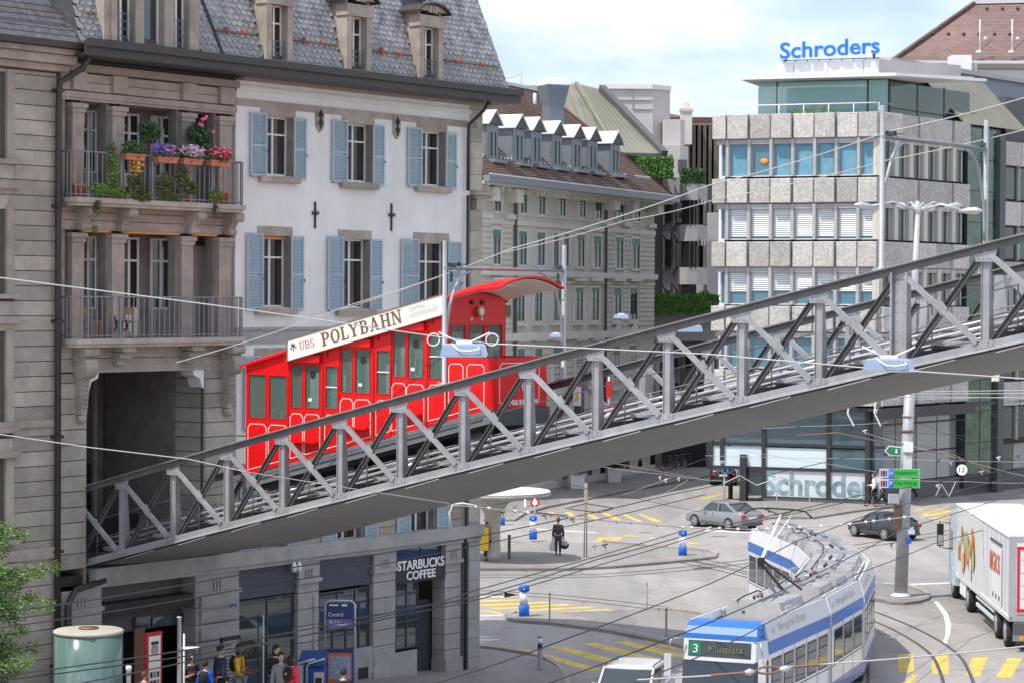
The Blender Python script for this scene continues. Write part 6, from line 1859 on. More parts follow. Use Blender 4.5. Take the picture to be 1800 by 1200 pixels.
for x in (1395, 1455, 1518): a = o3(x, 120, 2.98)[0]; bx('panel_joint', M['mullion'], of, a - .02, a + .02, 2.96, 2.974, zt + .25, uz1 - .02)
# terrace rail and planters
ra_ = MB(); zr1 = zTop + .55
ra_.tube([(.9, .2, zr1), (SX - .1, .2, zr1)], .035, 6)
for i in range(7): ra_.tube([(.9 + i * (SX - 1) / 6, .2, zTop - .3), (.9 + i * (SX - 1) / 6, .2, zr1)], .03, 6)
ra_.build('terrace_rail', M['white'], of)
MB().tube([(0, .2, zr1), (sd_end, .2, zr1 - .1)], .03, 6).build('terrace_rail', M['rail_grey'], sideE)
# roofs to the right: sloping copper, flat walls, air units
sl_ = MB();
s0_, s1_ = F4.px(1655, 150, 2.0), F4.px(1745, 205, 2.0)
for i in range(8):
 a = s0_[0] - 1.0 + i * 1.05
 MB().prism([(a, 3.2, zTop + 3.4), (a + 1.0, 3.2, zTop + 3.4), (a + 1.0, -.2, zTop - .1), (a, -.2, zTop - .1)], (0, .12, .05)).build('copper_sheet', M['copper_green'], sideE)
bx('attic_wall', M['zinc'], sideE, 7, 40, 3.4, 5, zTop - 1, zTop + 3.6)
bx('attic_roof', M['mullion'], sideE, 6.6, 40, 3.1, 5.5, zTop + 3.6, zTop + 3.9)
bx('attic_wall', M['grey_dark'], sideE, s0_[0] + 7.4, 40, 1.4, 3.3, zTop - 3, zTop + 2.2)
# ---- glazed ground floor
gd = .5
zG1 = o3(1345, 722, gd)[1]
bx('soffit', M['black_frame'], of, .3, SX + .5, -.3, 6, zSof - .12, zSof + .05)
bx('soffit', M['black_frame'], sideE, -.5, gw0 + 12, -.3, 6, zSof - .12, zSof + .05)
bx('soffit_band', M['black_frame'], sideE, -.5, sd_end, -.8, -.3, zSof - .55, zSof + .05)
vx = [1250, 1270, 1343, 1457, 1530, 1556]
hy = [(716, 780), (783, 822), (822, 888)]
for i in range(len(vx) - 1):
 a0, a1 = o3(vx[i], 800, gd)[0], o3(vx[i+1], 800, gd)[0]
 bx('facade_post', M['black_frame'], of, a0 - .12, a0 + .12, gd - .15, gd + .1, 0 if vx[i] > 1340 else 2.4, zSof)
 for j, (yt, yb_) in enumerate(hy):
  z1, z0 = o3(1345, yt, gd)[1], o3(1345, yb_, gd)[1]
  if j == 2 and vx[i] < 1340: continue
  mm = 'glass_ground' if j == 0 or i > 2 else 'frosted'
  if j == 2: mm = 'letter_glass'
  if j == 2: z0 = .28
  bx('facade_pane', M[mm] if mm in M else M['glass_blue'], of, a0 + .12, a1 - .12, gd, gd + .05, z0 + .08, z1 - .08)
  bx('facade_rail', M['black_frame'], of, a0, a1, gd - .1, gd + .08, z0 - .1, z0 + .08)
bx('base_wall', M['grey_dark'], of, o3(1343, 880, gd)[0], SX + 1, gd - .2, gd + .3, 0, .26)
bx('entry_pier', M['black_frame'], of, o3(1302, 880, gd)[0], o3(1313, 880, gd)[0], gd - .3, gd + .3, 0, 2.6 + .2)
bx('entry_pane', M['glass_green'], of, o3(1313, 880, gd)[0], o3(1340, 880, gd)[0], gd + .1, gd + .15, .4, 2.6)
bx('inner_dark', M['interior'], of, 1.5, SX, 6, 6.2, 0, zSof)
for x in (1277, 1284, 1430, 1560):
 p_ = o3(x, 750, 4.0); MB().tube([(p_[0], 3.2, 2.6), (p_[0], 3.2, zSof)], .22, 10).build('inner_column', M['glass_sky'], of)
# inside glimpses: seats and plants
for x in (1313, 1325, 1400, 1465):
 p_ = o3(x, 775, 3.0); MB().sphere((p_[0], 2.4, 5.9), .3, 8, 6, (1, .6, 1.3)).build('seat_back', M['petal_red' if x == 1400 else 'black'], of)
# side ground floor: dark stone and glass panes climbing the street
for i in range(12):
 a0 = .4 + i * 2.5
 for j in range(4):
  z0 = 1.2 + j*1.75
  mm = ('glass_side' if i in (2, 3) or i > 6 else 'panel_dark')
  if 5 <= i <= 6: mm = 'glass_green'
  bx('facade_pane', M[mm] if mm in M else M['grey_dark'], sideE, a0 + .06, a0 + 2.44, gd - .05, gd, z0 + .06, z0 + 1.70)
bx('facade_frame', M['black_frame'], sideE, 0, 34, gd + .0, gd + .3, 0, zSof)
bx('base_wall', M['grey_dark'], sideE, 0, 34, gd - .3, gd - .1, 0, 1.2)
# lettering cut in the frosted ground floor pane
la0 = o3(1341, 850, gd)[0]; la1 = o3(1560, 850, gd)[0]
ltz0 = .42; ltz1 = o3(1420, 830, gd)[1]
word('Schroders', M['glass_letter'] if 'glass_letter' in M else M['glass_sky'], of, (la0, gd - .015, ltz0), (la1 - la0 - .2, 0, 0), (0, 0, ltz1 - ltz0), (0, .01, 0), name='window_letter', chars=True, bold=.03)
# blue roof letters: things on the roof box
rl0 = o3(1371, 88, 2.6); rl1 = o3(1546, 84, 2.6);
lz0 = o3(1380, 104, 2.6)[1]; lz1 = o3(1380, 71, 2.6)[1]
sg_ = tag(empty('roof_sign', F3.w(rl0[0], 2.6, uz1), F3.ang), 'large blue letters standing on the roof of the office block', 'sign')
T0 = (0, 0, lz0 - uz1)
word('Schroders', M['letter_blue'], sg_, T0, (rl1[0] - rl0[0], 0, .18), (0, 0, lz1 - lz0 - .15), (0, .22, 0), name='letter', chars=True, bold=.015)
word('Schroders', M['letter_edge'], sg_, (-.04, .03, lz0 - uz1 - .04), (rl1[0] - rl0[0] + .08, 0, .18), (0, 0, lz1 - lz0 - .07), (0, .03, 0), name='letter_edge', chars=True, bold=.05)
MB().box(0, rl1[0] - rl0[0], .3, .36, lz0 - uz1 - .10, lz0 - uz1 - .04).build('sign_rail', M['zinc'], sg_)
for i in range(9): a = .2 + i * (rl1[0] - rl0[0] - .4) / 8; MB().box(a - .03, a + .03, .3, .36, 0, lz0 - uz1 - .04).build('sign_post', M['grey_dark'], sg_)
for i in (0, 8): a = .35 + i * (rl1[0] - rl0[0] - .7) / 8; MB().lathe([(.05, 0), (.1, .3)], 8, (a, .1, -.0)).build('sign_lamp', M['black'], sg_)
for i in range(3):
 p_ = o3((1402, 1433, 1458)[i], 196, .9); t = tag(empty('roof_planter', F3.w(p_[0], .9, zTop)), ('leftmost', 'middle', 'rightmost')[i] + ' low green shrub on the roof terrace of the office block', 'shrub', 'shrubs on the roof terrace')
 bl = MB()
 for j in range(150):
  v = Vector((rnd.gauss(0, .35), rnd.gauss(0, .25), abs(rnd.gauss(0, .18)))); s_ = .05
  bl.add([v, v + Vector((s_, rnd.uniform(-s_, s_), s_)), v + Vector((-s_, rnd.uniform(-s_, s_), s_))], [(0, 1, 2)])
 bl.build('foliage', M['leaf_light'], t); MB().box(-.5, .5, -.3, .3, -.3, .05).build('planter_box', M['grey_dark'], t)
# ------------------------------------------------------------------ big tiled roof and white wall at the far right
rf = tag(empty('tiled_house', V_(1700, 110, 215).xy.to_3d()), 'white walled house with a huge brown tiled hip roof at the far upper right', 'house')
Or = rf.location
defm('tile_mauve', (0.20, 0.13, 0.115), 0.85, var=0.2, scale=1.2)
def fp(name, m, pts, back=(0, .4, 0)): return MB().prism([V_(x, y, Y) - Or for x, y, Y in pts][::-1], back).build(name, M[m], rf)
fp('roof', 'tile_mauve', [(1713, 5, 228), (1960, 0, 228), (1960, 108, 214), (1568, 107, 214)])
n = 26; t_ = MB()
for i in range(n):
 v = i/n; v2 = (i+1.05)/n
 def lerp(a, b, t): return a + (b-a)*t
 def Q(u0, v, l):
  x = lerp(lerp(1568, 1713, v), lerp(1960, 1960, v), u0); y = lerp(lerp(107, 5, v), lerp(108, 0, v), u0); return V_(x, y, lerp(214, 228, v) - l) - Or
 t_.add([Q(0, v, .16), Q(1, v, .16), Q(1, v2, .05), Q(0, v2, .05)], [(0, 1, 2, 3)])
t_.build('tile_courses', M['tile_mauve'], rf)['kind'] = 'stuff'
MB().beam(V_(1713, 5, 227.5) - Or, V_(1568, 107, 213.5) - Or, .35, .3).build('hip_tiles', M['tile_brown'], rf)
MB().beam(V_(1710, 4, 227.5) - Or, V_(1960, -1, 227.5) - Or, .5, .4).build('ridge_cap', M['zinc_white'], rf)
fp('wall', 'white', [(1590, 112, 216), (1960, 113, 216), (1960, 760, 216), (1590, 760, 216)], (0, 6, 0)); fp('eave', 'zinc_white', [(1566, 107, 213.6), (1960, 108, 213.6), (1960, 112, 213.6), (1566, 111, 213.6)])
fp('wall_shadow_course', 'mullion', [(1600, 121, 215.9), (1960, 122, 215.9), (1960, 124, 215.9), (1600, 123, 215.9)])
for x in (1722, 1779):
 a = V_(x, 92, 214) - Or; MB().tube([a, a + Vector((0, 0, 2.9))], .06, 6).build('roof_mast', M['white'], rf); MB().box(a.x-.3, a.x+.1, a.y-.2, a.y+.2, a.z-.05, a.z+.15).build('mast_foot', M['white'], rf)
 MB().lathe([(.01, 0), (.22, .05), (.01, .3)], 8, (a.x + .5, a.y, a.z + 1.1)).build('mast_horn', M['white'], rf); MB().tube([a + Vector((.2, 0, .3)), a + Vector((1.2, .5, 1.2))], .04, 5).build('mast_stay', M['grey_dark'], rf)
for i in range(14):
 x = 1640 + (i % 7)*27 + (i//7)*14; y = 60 - (i//7)*45; Y = 214 + (107-y)/107*14 - .3
 if x > 1790 or (y < 30 and x < 1715): continue
 p_ = V_(x, y, Y) - Or; MB().sphere(p_, .18, 6, 4).build('roof_vent', M['tile_brown'], rf)
au = tag(empty('air_unit', V_(1700, 130, 160).xy.to_3d()), 'white air handling box on the office roof before the tiled roof', 'air unit')
a = V_(1673, 128, 160); c = V_(1708, 97, 160)
MB().box(a.x - au.location.x, c.x - au.location.x, 0, 1.6, a.z, c.z).build('casing', M['white'], au); MB().box(c.x - au.location.x, c.x - au.location.x + .4, .2, 1.4, a.z, c.z - .5).build('side_duct', M['mullion'], au)
MB().box(a.x - au.location.x + .1, c.x - au.location.x + .8, -.1, 1.6, a.z - .25, a.z).build('frame', M['grey_dark'], au)
t = tag(empty('roof_vent_box', at(838, 130, 100).xy.to_3d()), 'grey vent box on the hidden roof just right of the slate mansard', 'vent')
for q, m_ in (((829, 842, 78, 104), 'zinc'), ((836, 848, 104, 150), 'mullion')):
 a = at(q[0], q[2], 100) - t.location; c = at(q[1], q[3], 100) - t.location; MB().box(a.x, c.x, 0, .8, c.z, a.z).build('casing', M[m_], t)
t = tag(empty('brick_chimney', at(868, 140, 165).xy.to_3d()), 'small red brick chimney behind the brown tiled roof', 'chimney')
a = at(860, 129, 165) - t.location; c = at(867, 215, 165) - t.location; MB().box(a.x, c.x, 0, .8, c.z - 5, a.z).build('shaft', M['rust_bright'], t)
MB().tube([at(866, 128, 165) - t.location, at(880, 138, 165) - t.location, at(900, 137, 165) - t.location, at(917, 130, 165) - t.location, at(917, 150, 165) - t.location], .03, 4).build('cable', M['mullion'], t)
# ------------------------------------------------------------------ shelter, bollards, posts
G = lambda x, y, z=0.0: ground(x, y, z)
def thing(name, p, label, cat, group=None, rz=0.0): return tag(empty(name, p, rz), label, cat, group)
defm('bollard_blue', (0.01, 0.14, 0.60), 0.4)
defm('shelter', (0.50, 0.48, 0.42), 0.7, var=0.1, scale=1.5, stain=0.2)
sh = thing('tram_shelter', G(866, 983, .115), 'round concrete canopy on a flared column above the tram platform', 'shelter')
MB().lathe([(.42, 0), (.36, .3), (.33, 1.4), (.40, 2.1), (.75, 2.65), (1.05, 2.85)], 24).build('column', M['shelter'], sh)
MB().lathe([(1.0, 2.84), (2.3, 2.92), (2.62, 2.98), (2.66, 3.05), (2.62, 3.12), (2.5, 3.10), (2.2, 3.06), (.3, 3.02)], 48).build('canopy', M['shelter'], sh)
MB().lathe([(2.60, 3.122), (2.64, 3.13), (2.60, 3.17), (2.52, 3.14)], 48).build('canopy_rim', M['zinc_white'], sh)
MB().tube([(-1.2, 0, 3.05), (-1.2, 0, 4.0)], .05, 6).build('vent_pipe', M['zinc_white'], sh); MB().sphere((-.9, .2, 3.5), .12, 8, 6).build('roof_lamp', M['white'], sh)
def bollard(x, y, label, zz=.115):
 t = thing('light_bollard', G(x, y, zz), label, 'bollard', 'blue and white light bollards')
 MB().lathe([(.20, 0), (.20, .40), (.185, .41)], 16).build('base', M['bollard_blue'], t)
 MB().lathe([(.165, .405), (.165, .93)], 16).build('white_core', M['white'], t)
 for k in range(4):
  a = k * math.pi / 2 + .78; MB().tube([(.175*math.cos(a), .175*math.sin(a), .40), (.175*math.cos(a), .175*math.sin(a), .94)], .02, 6).build('strut', M['white'], t)
 MB().lathe([(.18, .93), (.205, .95), (.20, 1.12), (.16, 1.16), (.05, 1.17)], 16).build('cap', M['bollard_blue'], t)
 MB().lathe([(.03, 0), (.03, .02)], 8).build('reflector', M['white'], t, loc=(0, -.20, 1.03), rot=(math.pi/2, 0, 0))
bollard(921, 1082, 'blue and white light bollard on the tip of the small traffic island, nearest the camera')
bollard(937, 947, 'blue and white light bollard under the round no entry sign, left of the suited man')
bollard(881, 922, 'blue and white light bollard directly behind the shelter column', .0)
bollard(1200, 975, 'blue and white light bollard at the right tip of the tram platform')
def post(x, y, yt, r, label, m='rail_grey', name='metal_post', cat='post', zz=.115, band=None, group=None):
 p = G(x, y, zz); h = (y - yt) / FPX * p.y
 t = thing(name, p, label, cat, group)
 MB().lathe([(r*1.5, 0), (r*1.5, .03), (r, .05), (r, h), (r*.5, h + .01)], 10).build('shaft', M[m], t)
 MB().lathe([(r*1.25, h - .03), (r*1.25, h), (r*.6, h+.03)], 10).build('cap', M[m], t)
 if band: MB().lathe([(r*1.05, h*.62), (r*1.05, h*.80)], 10).build('band', M['black'], t); MB().lathe([(r*1.05, h*.801), (r*1.05, h*.97)], 10).build('band', M['white'], t)
 return t
post(966, 1090, 1042, .03, 'thin grey metal post just right of the nearest blue bollard')
post(1137, 1069, 1024, .03, 'thin grey metal post at the upper right edge of the traffic island')
post(1171, 1118, 1069, .04, 'thin brown grey post left of the tram front', 'soffit')
post(949, 1175, 1118, .075, 'stout grey post with black and white bands on the cafe corner', 'rail_grey', band=True)
post(895, 981, 940, .07, 'short dark post beside the shelter column', 'grey_dark')
post(923, 893, 868, .06, 'short white post behind the shelter canopy', 'white', zz=0)
post(1104, 822, 790, .05, 'white post by the planted pots near the grey house', 'white')
post(1365, 905, 862, .03, 'thin grey post at the kerb left of the big window letters', 'rail_grey')
post(1423, 900, 872, .03, 'thin grey post at the kerb under the big window letters', 'rail_grey')
p = G(1029, 979, .115); t = thing('sign_pole', p, 'tall weathered twin pole on the tram platform right of the suited man', 'pole')
for dx in (-.06, .06): MB().tube([(dx, 0, 0), (dx*.4, 0, 3.4)], .03, 8).build('pole', M['soffit'], t)
MB().box(-.09, .09, -.02, .02, 2.3, 3.45).build('plate', M['stone_warm'], t)
# round no entry sign
def disc_sign(t, z, r, m1, m2, r2, y=-.03, name='sign_disc'):
 for rr, mm, yy in ((r, m1, y), (r2, m2, y - .012)):
  n = 24; MB().prism([(rr*math.cos(2*math.pi*j/n), yy, z + rr*math.sin(2*math.pi*j/n)) for j in range(n)], (0, .01, 0)).build(name, M[mm], t)
t = thing('round_sign', G(940, 920, 0), 'round red rimmed white traffic sign on a grey post beyond the shelter', 'traffic sign')
MB().tube([(0, 0, 0), (0, 0, 1.4)], .04, 8).build('post', M['galv'], t); disc_sign(t, 1.15, .25, 'sign_red', 'white', .15)
# one way sign
p = G(1273, 878); t = thing('one_way_sign', p, 'blue square sign with a white upward arrow on a pale post', 'traffic sign')
MB().tube([(0, 0, 0), (0, 0, 2.2)], .05, 8).build('post', M['zinc_white'], t)
MB().box(-.12, .48, -.06, -.04, 1.62, 2.22).build('sign_edge', M['white'], t); f = MB().box(-.09, .45, -.075, -.062, 1.65, 2.19).build('sign_plate', M['bollard_blue'], t)
b = MB(); b.box(.15, .21, -.085, -.078, 1.72, 2.0); b.prism([(.09, -.085, 1.98), (.27, -.085, 1.98), (.18, -.085, 2.12)], (0, .008, 0)); b.build('arrow', M['white'], f)
post(1284, 876, 815, .14, 'black square advertising post directly behind the blue arrow sign', 'black', zz=0)
# yellow machine by the shelter
p = G(846, 984, .115); t = thing('yellow_box', p, 'yellow ticket box on two thin legs left of the shelter column', 'ticket box')
defm('post_yellow', (0.85, 0.55, 0.02), 0.5)
MB().cbox(-.33, .33, -.25, .25, .45, 1.55, .04).build('box', M['post_yellow'], t); MB().box(-.34, .34, -.26, .26, 1.55, 1.60).build('lid', M['terracotta'], t)
for dx in (-.2, .2): MB().box(dx-.03, dx+.03, -.05, .05, 0, .45).build('leg', M['rail_grey'], t)
MB().box(.335, .36, -.2, .2, .6, 1.4).build('side_panel', M['terracotta'], t)
# tall lamp mast with fittings
p0 = G(1583, 1047, .115); Ym = p0.y
top = at(1613, 372, Ym + .0)
lm = thing('lamp_mast', p0, 'tall grey steel lamp mast with five street lamps rising past the bridge', 'street lamp')
tv_ = top - p0
def mpt(t_): return tv_ * t_
MB().tube([mpt(0), mpt(.33), mpt(.60)], [.27, .235, .205], 16).build('lower_mast', M['mast_grey'], lm)
MB().tube([mpt(.602), mpt(1.0)], [.165, .11], 16).build('upper_mast', M['galv'], lm)
MB().lathe([(.40, 0), (.40, .04), (.30, .10), (.27, .14)], 16).build('base_collar', M['zinc_white'], lm)
for t_ in (.40, .43, .47, .535, .57): q = mpt(t_); MB().lathe([(.25, -.05), (.25, .05)], 14, q).build('clamp_ring', M['rust'] if t_ in (.43, .57) else M['mast_grey'], lm)
MB().lathe([(.12, -.1), (.15, 0), (.12, .35), (.05, .42)], 12, mpt(1.0)).build('lamp_hub', M['galv'], lm)
for i, (x, y) in enumerate(((1528, 361), (1590, 362), (1632, 366), (1668, 362), (1696, 369))):
 e = at(x, y + 2, Ym + (-1.2, 1.2, 1.6, 1.0, -1.0)[i]) - p0
 d = (e - mpt(1.0)); m_ = mpt(1.0) + d * .5 + Vector((0, 0, .28))
 MB().tube([mpt(1.0), m_, e], [.05, .045, .04], 8).build('lamp_arm', M['galv'], lm)
 dn = d.normalized(); b = MB()
 b.tube([e - dn*.25, e + dn*.1, e + dn*.45, e + dn*.72], [.05, .13, .15, .05], 12); o = b.build('lamp_head', M['galv'], lm)
def mbox(name, m, x0, x1, yt, yb_, dy=-.3, th=.1, parent=lm):
 a = at(x0, yt, Ym + dy) - p0; c = at(x1, yb_, Ym + dy) - p0
 return MB().box(a.x, c.x, dy, dy + th, c.z, a.z).build(name, M[m], parent)
mbox('control_box', 'zinc_white', 1563, 1580, 868, 884, -.35, .25); mbox('control_box', 'rust', 1572, 1582, 886, 932, -.3, .15); mbox('loudspeaker', 'white', 1590, 1605, 777, 794, -.4, .35)
mbox('sticker', 'letter_edge', 1596, 1608, 930, 938, -.3, .05); mbox('notice', 'zinc_white', 1588, 1603, 800, 824, -.32, .06); mbox('sticker', 'bollard_blue', 1594, 1602, 945, 955, -.3, .05)
a = at(1555, 791, Ym - .35) - p0; c = at(1585, 791, Ym - .35) - p0; hh = .20
defm('sign_green2', (0.03, 0.45, 0.06), 0.4)
b = MB().prism([(a.x, -.35, a.z), (a.x + .17, -.35, a.z - hh), (c.x, -.35, a.z - hh - .03), (c.x, -.35, a.z + hh - .05), (a.x + .17, -.35, a.z + hh)], (0, .03, 0)); ar = b.build('arrow_sign', M['white'], lm)
MB().prism([(a.x + .05, -.36, a.z), (a.x + .19, -.36, a.z - hh + .04), (c.x - .03, -.36, a.z - hh + .01), (c.x - .03, -.36, a.z + hh - .09), (a.x + .19, -.36, a.z + hh - .04)], (0, .008, 0)).build('sign_face', M['sign_green'], ar)
MB().prism([(a.x + .42, -.37, a.z - .10), (a.x + .52, -.37, a.z - .10), (a.x + .49, -.37, a.z + .08), (a.x + .45, -.37, a.z + .08)], (0, .006, 0)).build('church_symbol', M['white'], ar)
for k, (yt, yb_, txt) in enumerate(((823, 839, 'Hauptbahnhof'), (841, 857, 'City Parking'))):
 bd = mbox('direction_sign', 'zinc_white', 1546, 1617, yt, yb_, -.55, .03)
 mbox('sign_face', 'sign_green2', 1571, 1616, yt + .7, yb_ - .7, -.56, .008, bd); mbox('sign_face', 'bollard_blue', 1562, 1570.5, yt + .7, yb_ - .7, -.56, .008, bd)
 s0 = at(1573, yb_ - 4, Ym - .565) - p0; s1 = at(1611, yb_ - 4, Ym - .565) - p0
 word(txt, M['black'], bd, (s0.x, -.565, s0.z), (s1.x - s0.x, 0, 0), (0, 0, .20));
 s0 = at(1564, yb_ - 4, Ym - .565) - p0; word('P' if k else 'H', M['white'], bd, (s0.x, -.565, s0.z), (.10, 0, 0), (0, 0, .2))
 for j in range(3): mbox('pictogram', ('sign_red', 'black', 'bollard_blue')[j], 1548 + j*4.2, 1551 + j*4.2, yt + 3, yb_ - 3, -.56, .008, bd)
# hanging number disc
p = at(1691, 825, 95); t = thing('number_disc', p, 'white round plate with the number 12 hanging from the wires', 'sign')
n = 24; MB().prism([(.24*math.cos(2*math.pi*j/n), 0, .24*math.sin(2*math.pi*j/n)) for j in range(n)], (0, .02, 0)).build('rim', M['black'], t)
MB().prism([(.215*math.cos(2*math.pi*j/n), -.008, .215*math.sin(2*math.pi*j/n)) for j in range(n)], (0, .006, 0)).build('plate', M['white'], t); word('12', M['black'], t, (-.12, -.012, -.09), (.23, 0, 0), (0, 0, .18))
for dx in (-.15, .15): MB().tube([(dx, 0, .2), (dx, 0, .45)], .012, 5).build('hanger', M['black'], t)
# ------------------------------------------------------------------ planters, hedges, bushes, tree, balcony flowers
def leaves(b, c, r, n, s=.06, flat=1.0, shell=.55):
 c = Vector(c)
 for _ in range(n):
  while True:
   v = Vector((rnd.uniform(-1, 1), rnd.uniform(-1, 1), rnd.uniform(-1, 1)))
   if .01 < v.length <= 1: break
  v = v.normalized() * (shell + (1 - shell) * rnd.random() ** .6)
  p = c + Vector((v.x * r[0], v.y * r[1], v.z * r[2]))
  nx = Vector((rnd.gauss(0, 1), rnd.gauss(0, 1), rnd.gauss(0, 1))).normalized(); u = nx.cross(Vector((.3, .2, 1))).normalized() * s * rnd.uniform(.6, 1.3); w = nx.cross(u).normalized() * s * rnd.uniform(.5, 1.0)
  b.add([p - u, p - w*.6, p + u, p + w*.6], [(0, 1, 2, 3)])
def bush_pot(x, y, label):
 t = thing('potted_bush', G(x, y, .115), label, 'potted bush', 'round clipped bushes in white pots')
 MB().lathe([(.58, 0), (.66, .9), (.70, .92), (.70, 1.0), (.60, 1.0)], 4).build('pot', M['concrete_white'], t, rot=(0, 0, .95))
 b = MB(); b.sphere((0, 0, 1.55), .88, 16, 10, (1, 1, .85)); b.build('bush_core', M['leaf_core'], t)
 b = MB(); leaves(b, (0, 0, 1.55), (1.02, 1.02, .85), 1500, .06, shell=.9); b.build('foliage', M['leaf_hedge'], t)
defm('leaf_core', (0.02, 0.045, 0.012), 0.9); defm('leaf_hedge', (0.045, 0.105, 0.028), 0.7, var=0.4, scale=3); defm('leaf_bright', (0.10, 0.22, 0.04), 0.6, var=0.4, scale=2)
bush_pot(1013, 857, 'clipped round bush in a white pot, nearer of the two by the grey house')
bush_pot(1078, 846, 'clipped round bush in a white pot, farther of the two by the grey house')
def hedge(x0, x1, yt, yb_, Y, dep, label, m='leaf_bright', n=5000):
 a = at(x0, yb_, Y); c = at(x1, yt, Y); t = thing('hedge', a, label, 'hedge')
 w, h = c.x - a.x, c.z - a.z
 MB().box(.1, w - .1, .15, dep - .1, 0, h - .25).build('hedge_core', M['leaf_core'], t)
 b = MB()
 for _ in range(n):
  f = rnd.random(); x = rnd.uniform(0, w); lump = .12 * math.sin(x * 2.1) + .08 * math.sin(x * 5.3 + 1)
  if f < .6: p = Vector((x, rnd.uniform(-.08, .15), rnd.uniform(0, h)))
  elif f < .92: p = Vector((x, rnd.uniform(0, dep), h + lump + rnd.gauss(0, .07) - .1))
  else: p = Vector((rnd.choice((0, w)) + rnd.gauss(0, .05), rnd.uniform(0, dep), rnd.uniform(0, h)))
  u = Vector((rnd.gauss(0, 1), rnd.gauss(0, 1), rnd.gauss(0, 1))).normalized() * .11; v = u.cross(Vector((rnd.random(), 1, .2))).normalized() * .07
  b.add([p - u, p - v, p + u, p + v], [(0, 1, 2, 3)])
 b.build('foliage', M[m], t)
hedge(1147, 1262, 519, 552, 169, 2, 'long trimmed green hedge on the concrete garden wall beside the office block')
hedge(1096, 1182, 277, 312, 179, 2, 'bright green hedge on the upper terrace beside the copper coloured roof')
hedge(1200, 1238, 300, 322, 180, 2, 'small dark shrub row on the narrow terrace below the brown clad wall', 'leaf_hedge', 1500)
# street tree at the lower left
ptr = at(-75, 1190, 57); ptr.z = 1.4
tr = thing('street_tree', ptr, 'bright leafed street tree reaching in at the lower left edge', 'tree')
oT = tr.location
MB().tube([(0, 0, -1.5), (.05, 0, 1.2), (-.1, .1, 2.6), (0, 0, 4.2)], [.14, .11, .08, .03], 10).build('trunk', M['dark_wood'], tr)
leafb = MB(); leafd = MB(); ends = []
Yt = 57.0
for (x, y) in ((-25, 1190), (-10, 1120), (10, 1060), (30, 1010), (38, 940), (95, 998), (70, 1010), (55, 1050), (85, 1065), (40, 1110), (60, 1140), (48, 1165), (15, 1180), (-15, 1010), (0, 960), (-30, 1060), (25, 1030), (20, 1140), (5, 1000), (35, 1180), (12, 930)):
 p = at(x, y, Yt + rnd.uniform(-.8, .8)) - oT; ends.append(p)
 root = Vector((rnd.uniform(-.1, .1), 0, max(.2, p.z - .5)))
 MB().tube([root, root.lerp(p, .55) + Vector((0, 0, .12)), p], [.035, .02, .007], 5).build('branch', M['dark_wood'], tr)
 for k in range(6):
  c = root.lerp(p, .35 + .13*k) + Vector((0, 0, .05*k*(1-k/6)))
  leaves(leafb, c, (.22, .22, .20), 45, .045, shell=.2)
 leaves(leafb, p, (.16, .16, .2), 50, .045, shell=.1)
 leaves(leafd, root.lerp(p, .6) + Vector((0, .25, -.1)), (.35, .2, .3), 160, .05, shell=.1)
M['leaf_tree'] = mat('leaf_tree', (0.11, 0.22, 0.035), 0.5, var=0.45, scale=2.5)
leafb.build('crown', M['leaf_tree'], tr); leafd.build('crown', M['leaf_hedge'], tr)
# balcony plants: boxes on the rail, creeper, pots
def bal(x, y, d=-1.0):
 d = max(d + .42, -.70) if d > -1.03 else d + .42
 a, z = g(x, y, d); return Vector((a, d, z))
HO = house.location
def bthing(name, P, label, cat, grp=None): return thing(name, F1.w(P.x, P.y, P.z), label, cat, grp, F1.ang)
bxs = [(234, 282, 30, 'leftmost on the rail, overgrown with green leaves'), (291, 287, 34, 'with purple and pink flowers'), (335, 290, 34, 'with pale pink flowers'), (384, 293, 36, 'rightmost on the rail with red flowers')]
for x, y, w_, lb in bxs:
 P = bal(x, y, -1.12); t = bthing('flower_box', P, 'terracotta flower box ' + lb, 'flower box', 'flower boxes on the upper balcony rail')
 hw = w_ / 2 / 50.0
 MB().add([(-hw, -.10, 0), (hw, -.10, 0), (hw, .10, 0), (-hw, .10, 0), (-hw-.03, -.12, .16), (hw+.03, -.12, .16), (hw+.03, .12, .16), (-hw-.03, .12, .16)], [(3,2,1,0),(0,1,5,4),(1,2,6,5),(2,3,7,6),(3,0,4,7),(4,5,6,7)]).build('box', M['terracotta'], t)
 MB().box(-hw-.04, hw+.04, -.135, -.10, .12, .165).build('rim', M['terracotta'], t)
 b = MB(); leaves(b, (0, 0, .28), (hw + .14, .24, .26), 380, .06, shell=.1); b.build('foliage', M['leaf_bal'], t)
 cols = {234: (), 291: ('petal_purple', 'petal_pale'), 335: ('petal_pale', 'petal_pale', 'white'), 384: ('petal_red', 'petal_pale', 'petal_red')}[x]
 for cn in cols:
  b = MB(); leaves(b, (rnd.uniform(-.15, .15), -.05, .36), (hw + .08, .22, .19), 190, .052, shell=.3); b.build('blossom', M[cn], t)
M_leafb = None
for x, y, rx, rz_, n, m, lb in ((262, 232, .38, .35, 320, 'leaf_bal', 'dark green leafy shrub standing tall behind the left flower box'), (350, 238, .42, .42, 320, 'leaf_bal', 'pink rose bush rising above the flower boxes')):
 P = bal(x, y, -.75); t = bthing('shrub', P, lb, 'plant'); b = MB(); leaves(b, (0, 0, 0), (rx, .28, rz_), n*2, .06, shell=.15); b.build('foliage', M[m], t)
 MB().tube([(0, 0, -.8), (.02, 0, -.2), (-.03, 0, .2)], .02, 5).build('stem', M['dark_wood'], t)
 if x == 350:
  for dx, dz in ((-.1, .42), (.0, .45), (-.2, .28), (.32, .1), (-.12, .25), (.05, .50)): MB().sphere((dx, -.22, dz), .055, 8, 6).build('rose', M['petal_pink'], t)
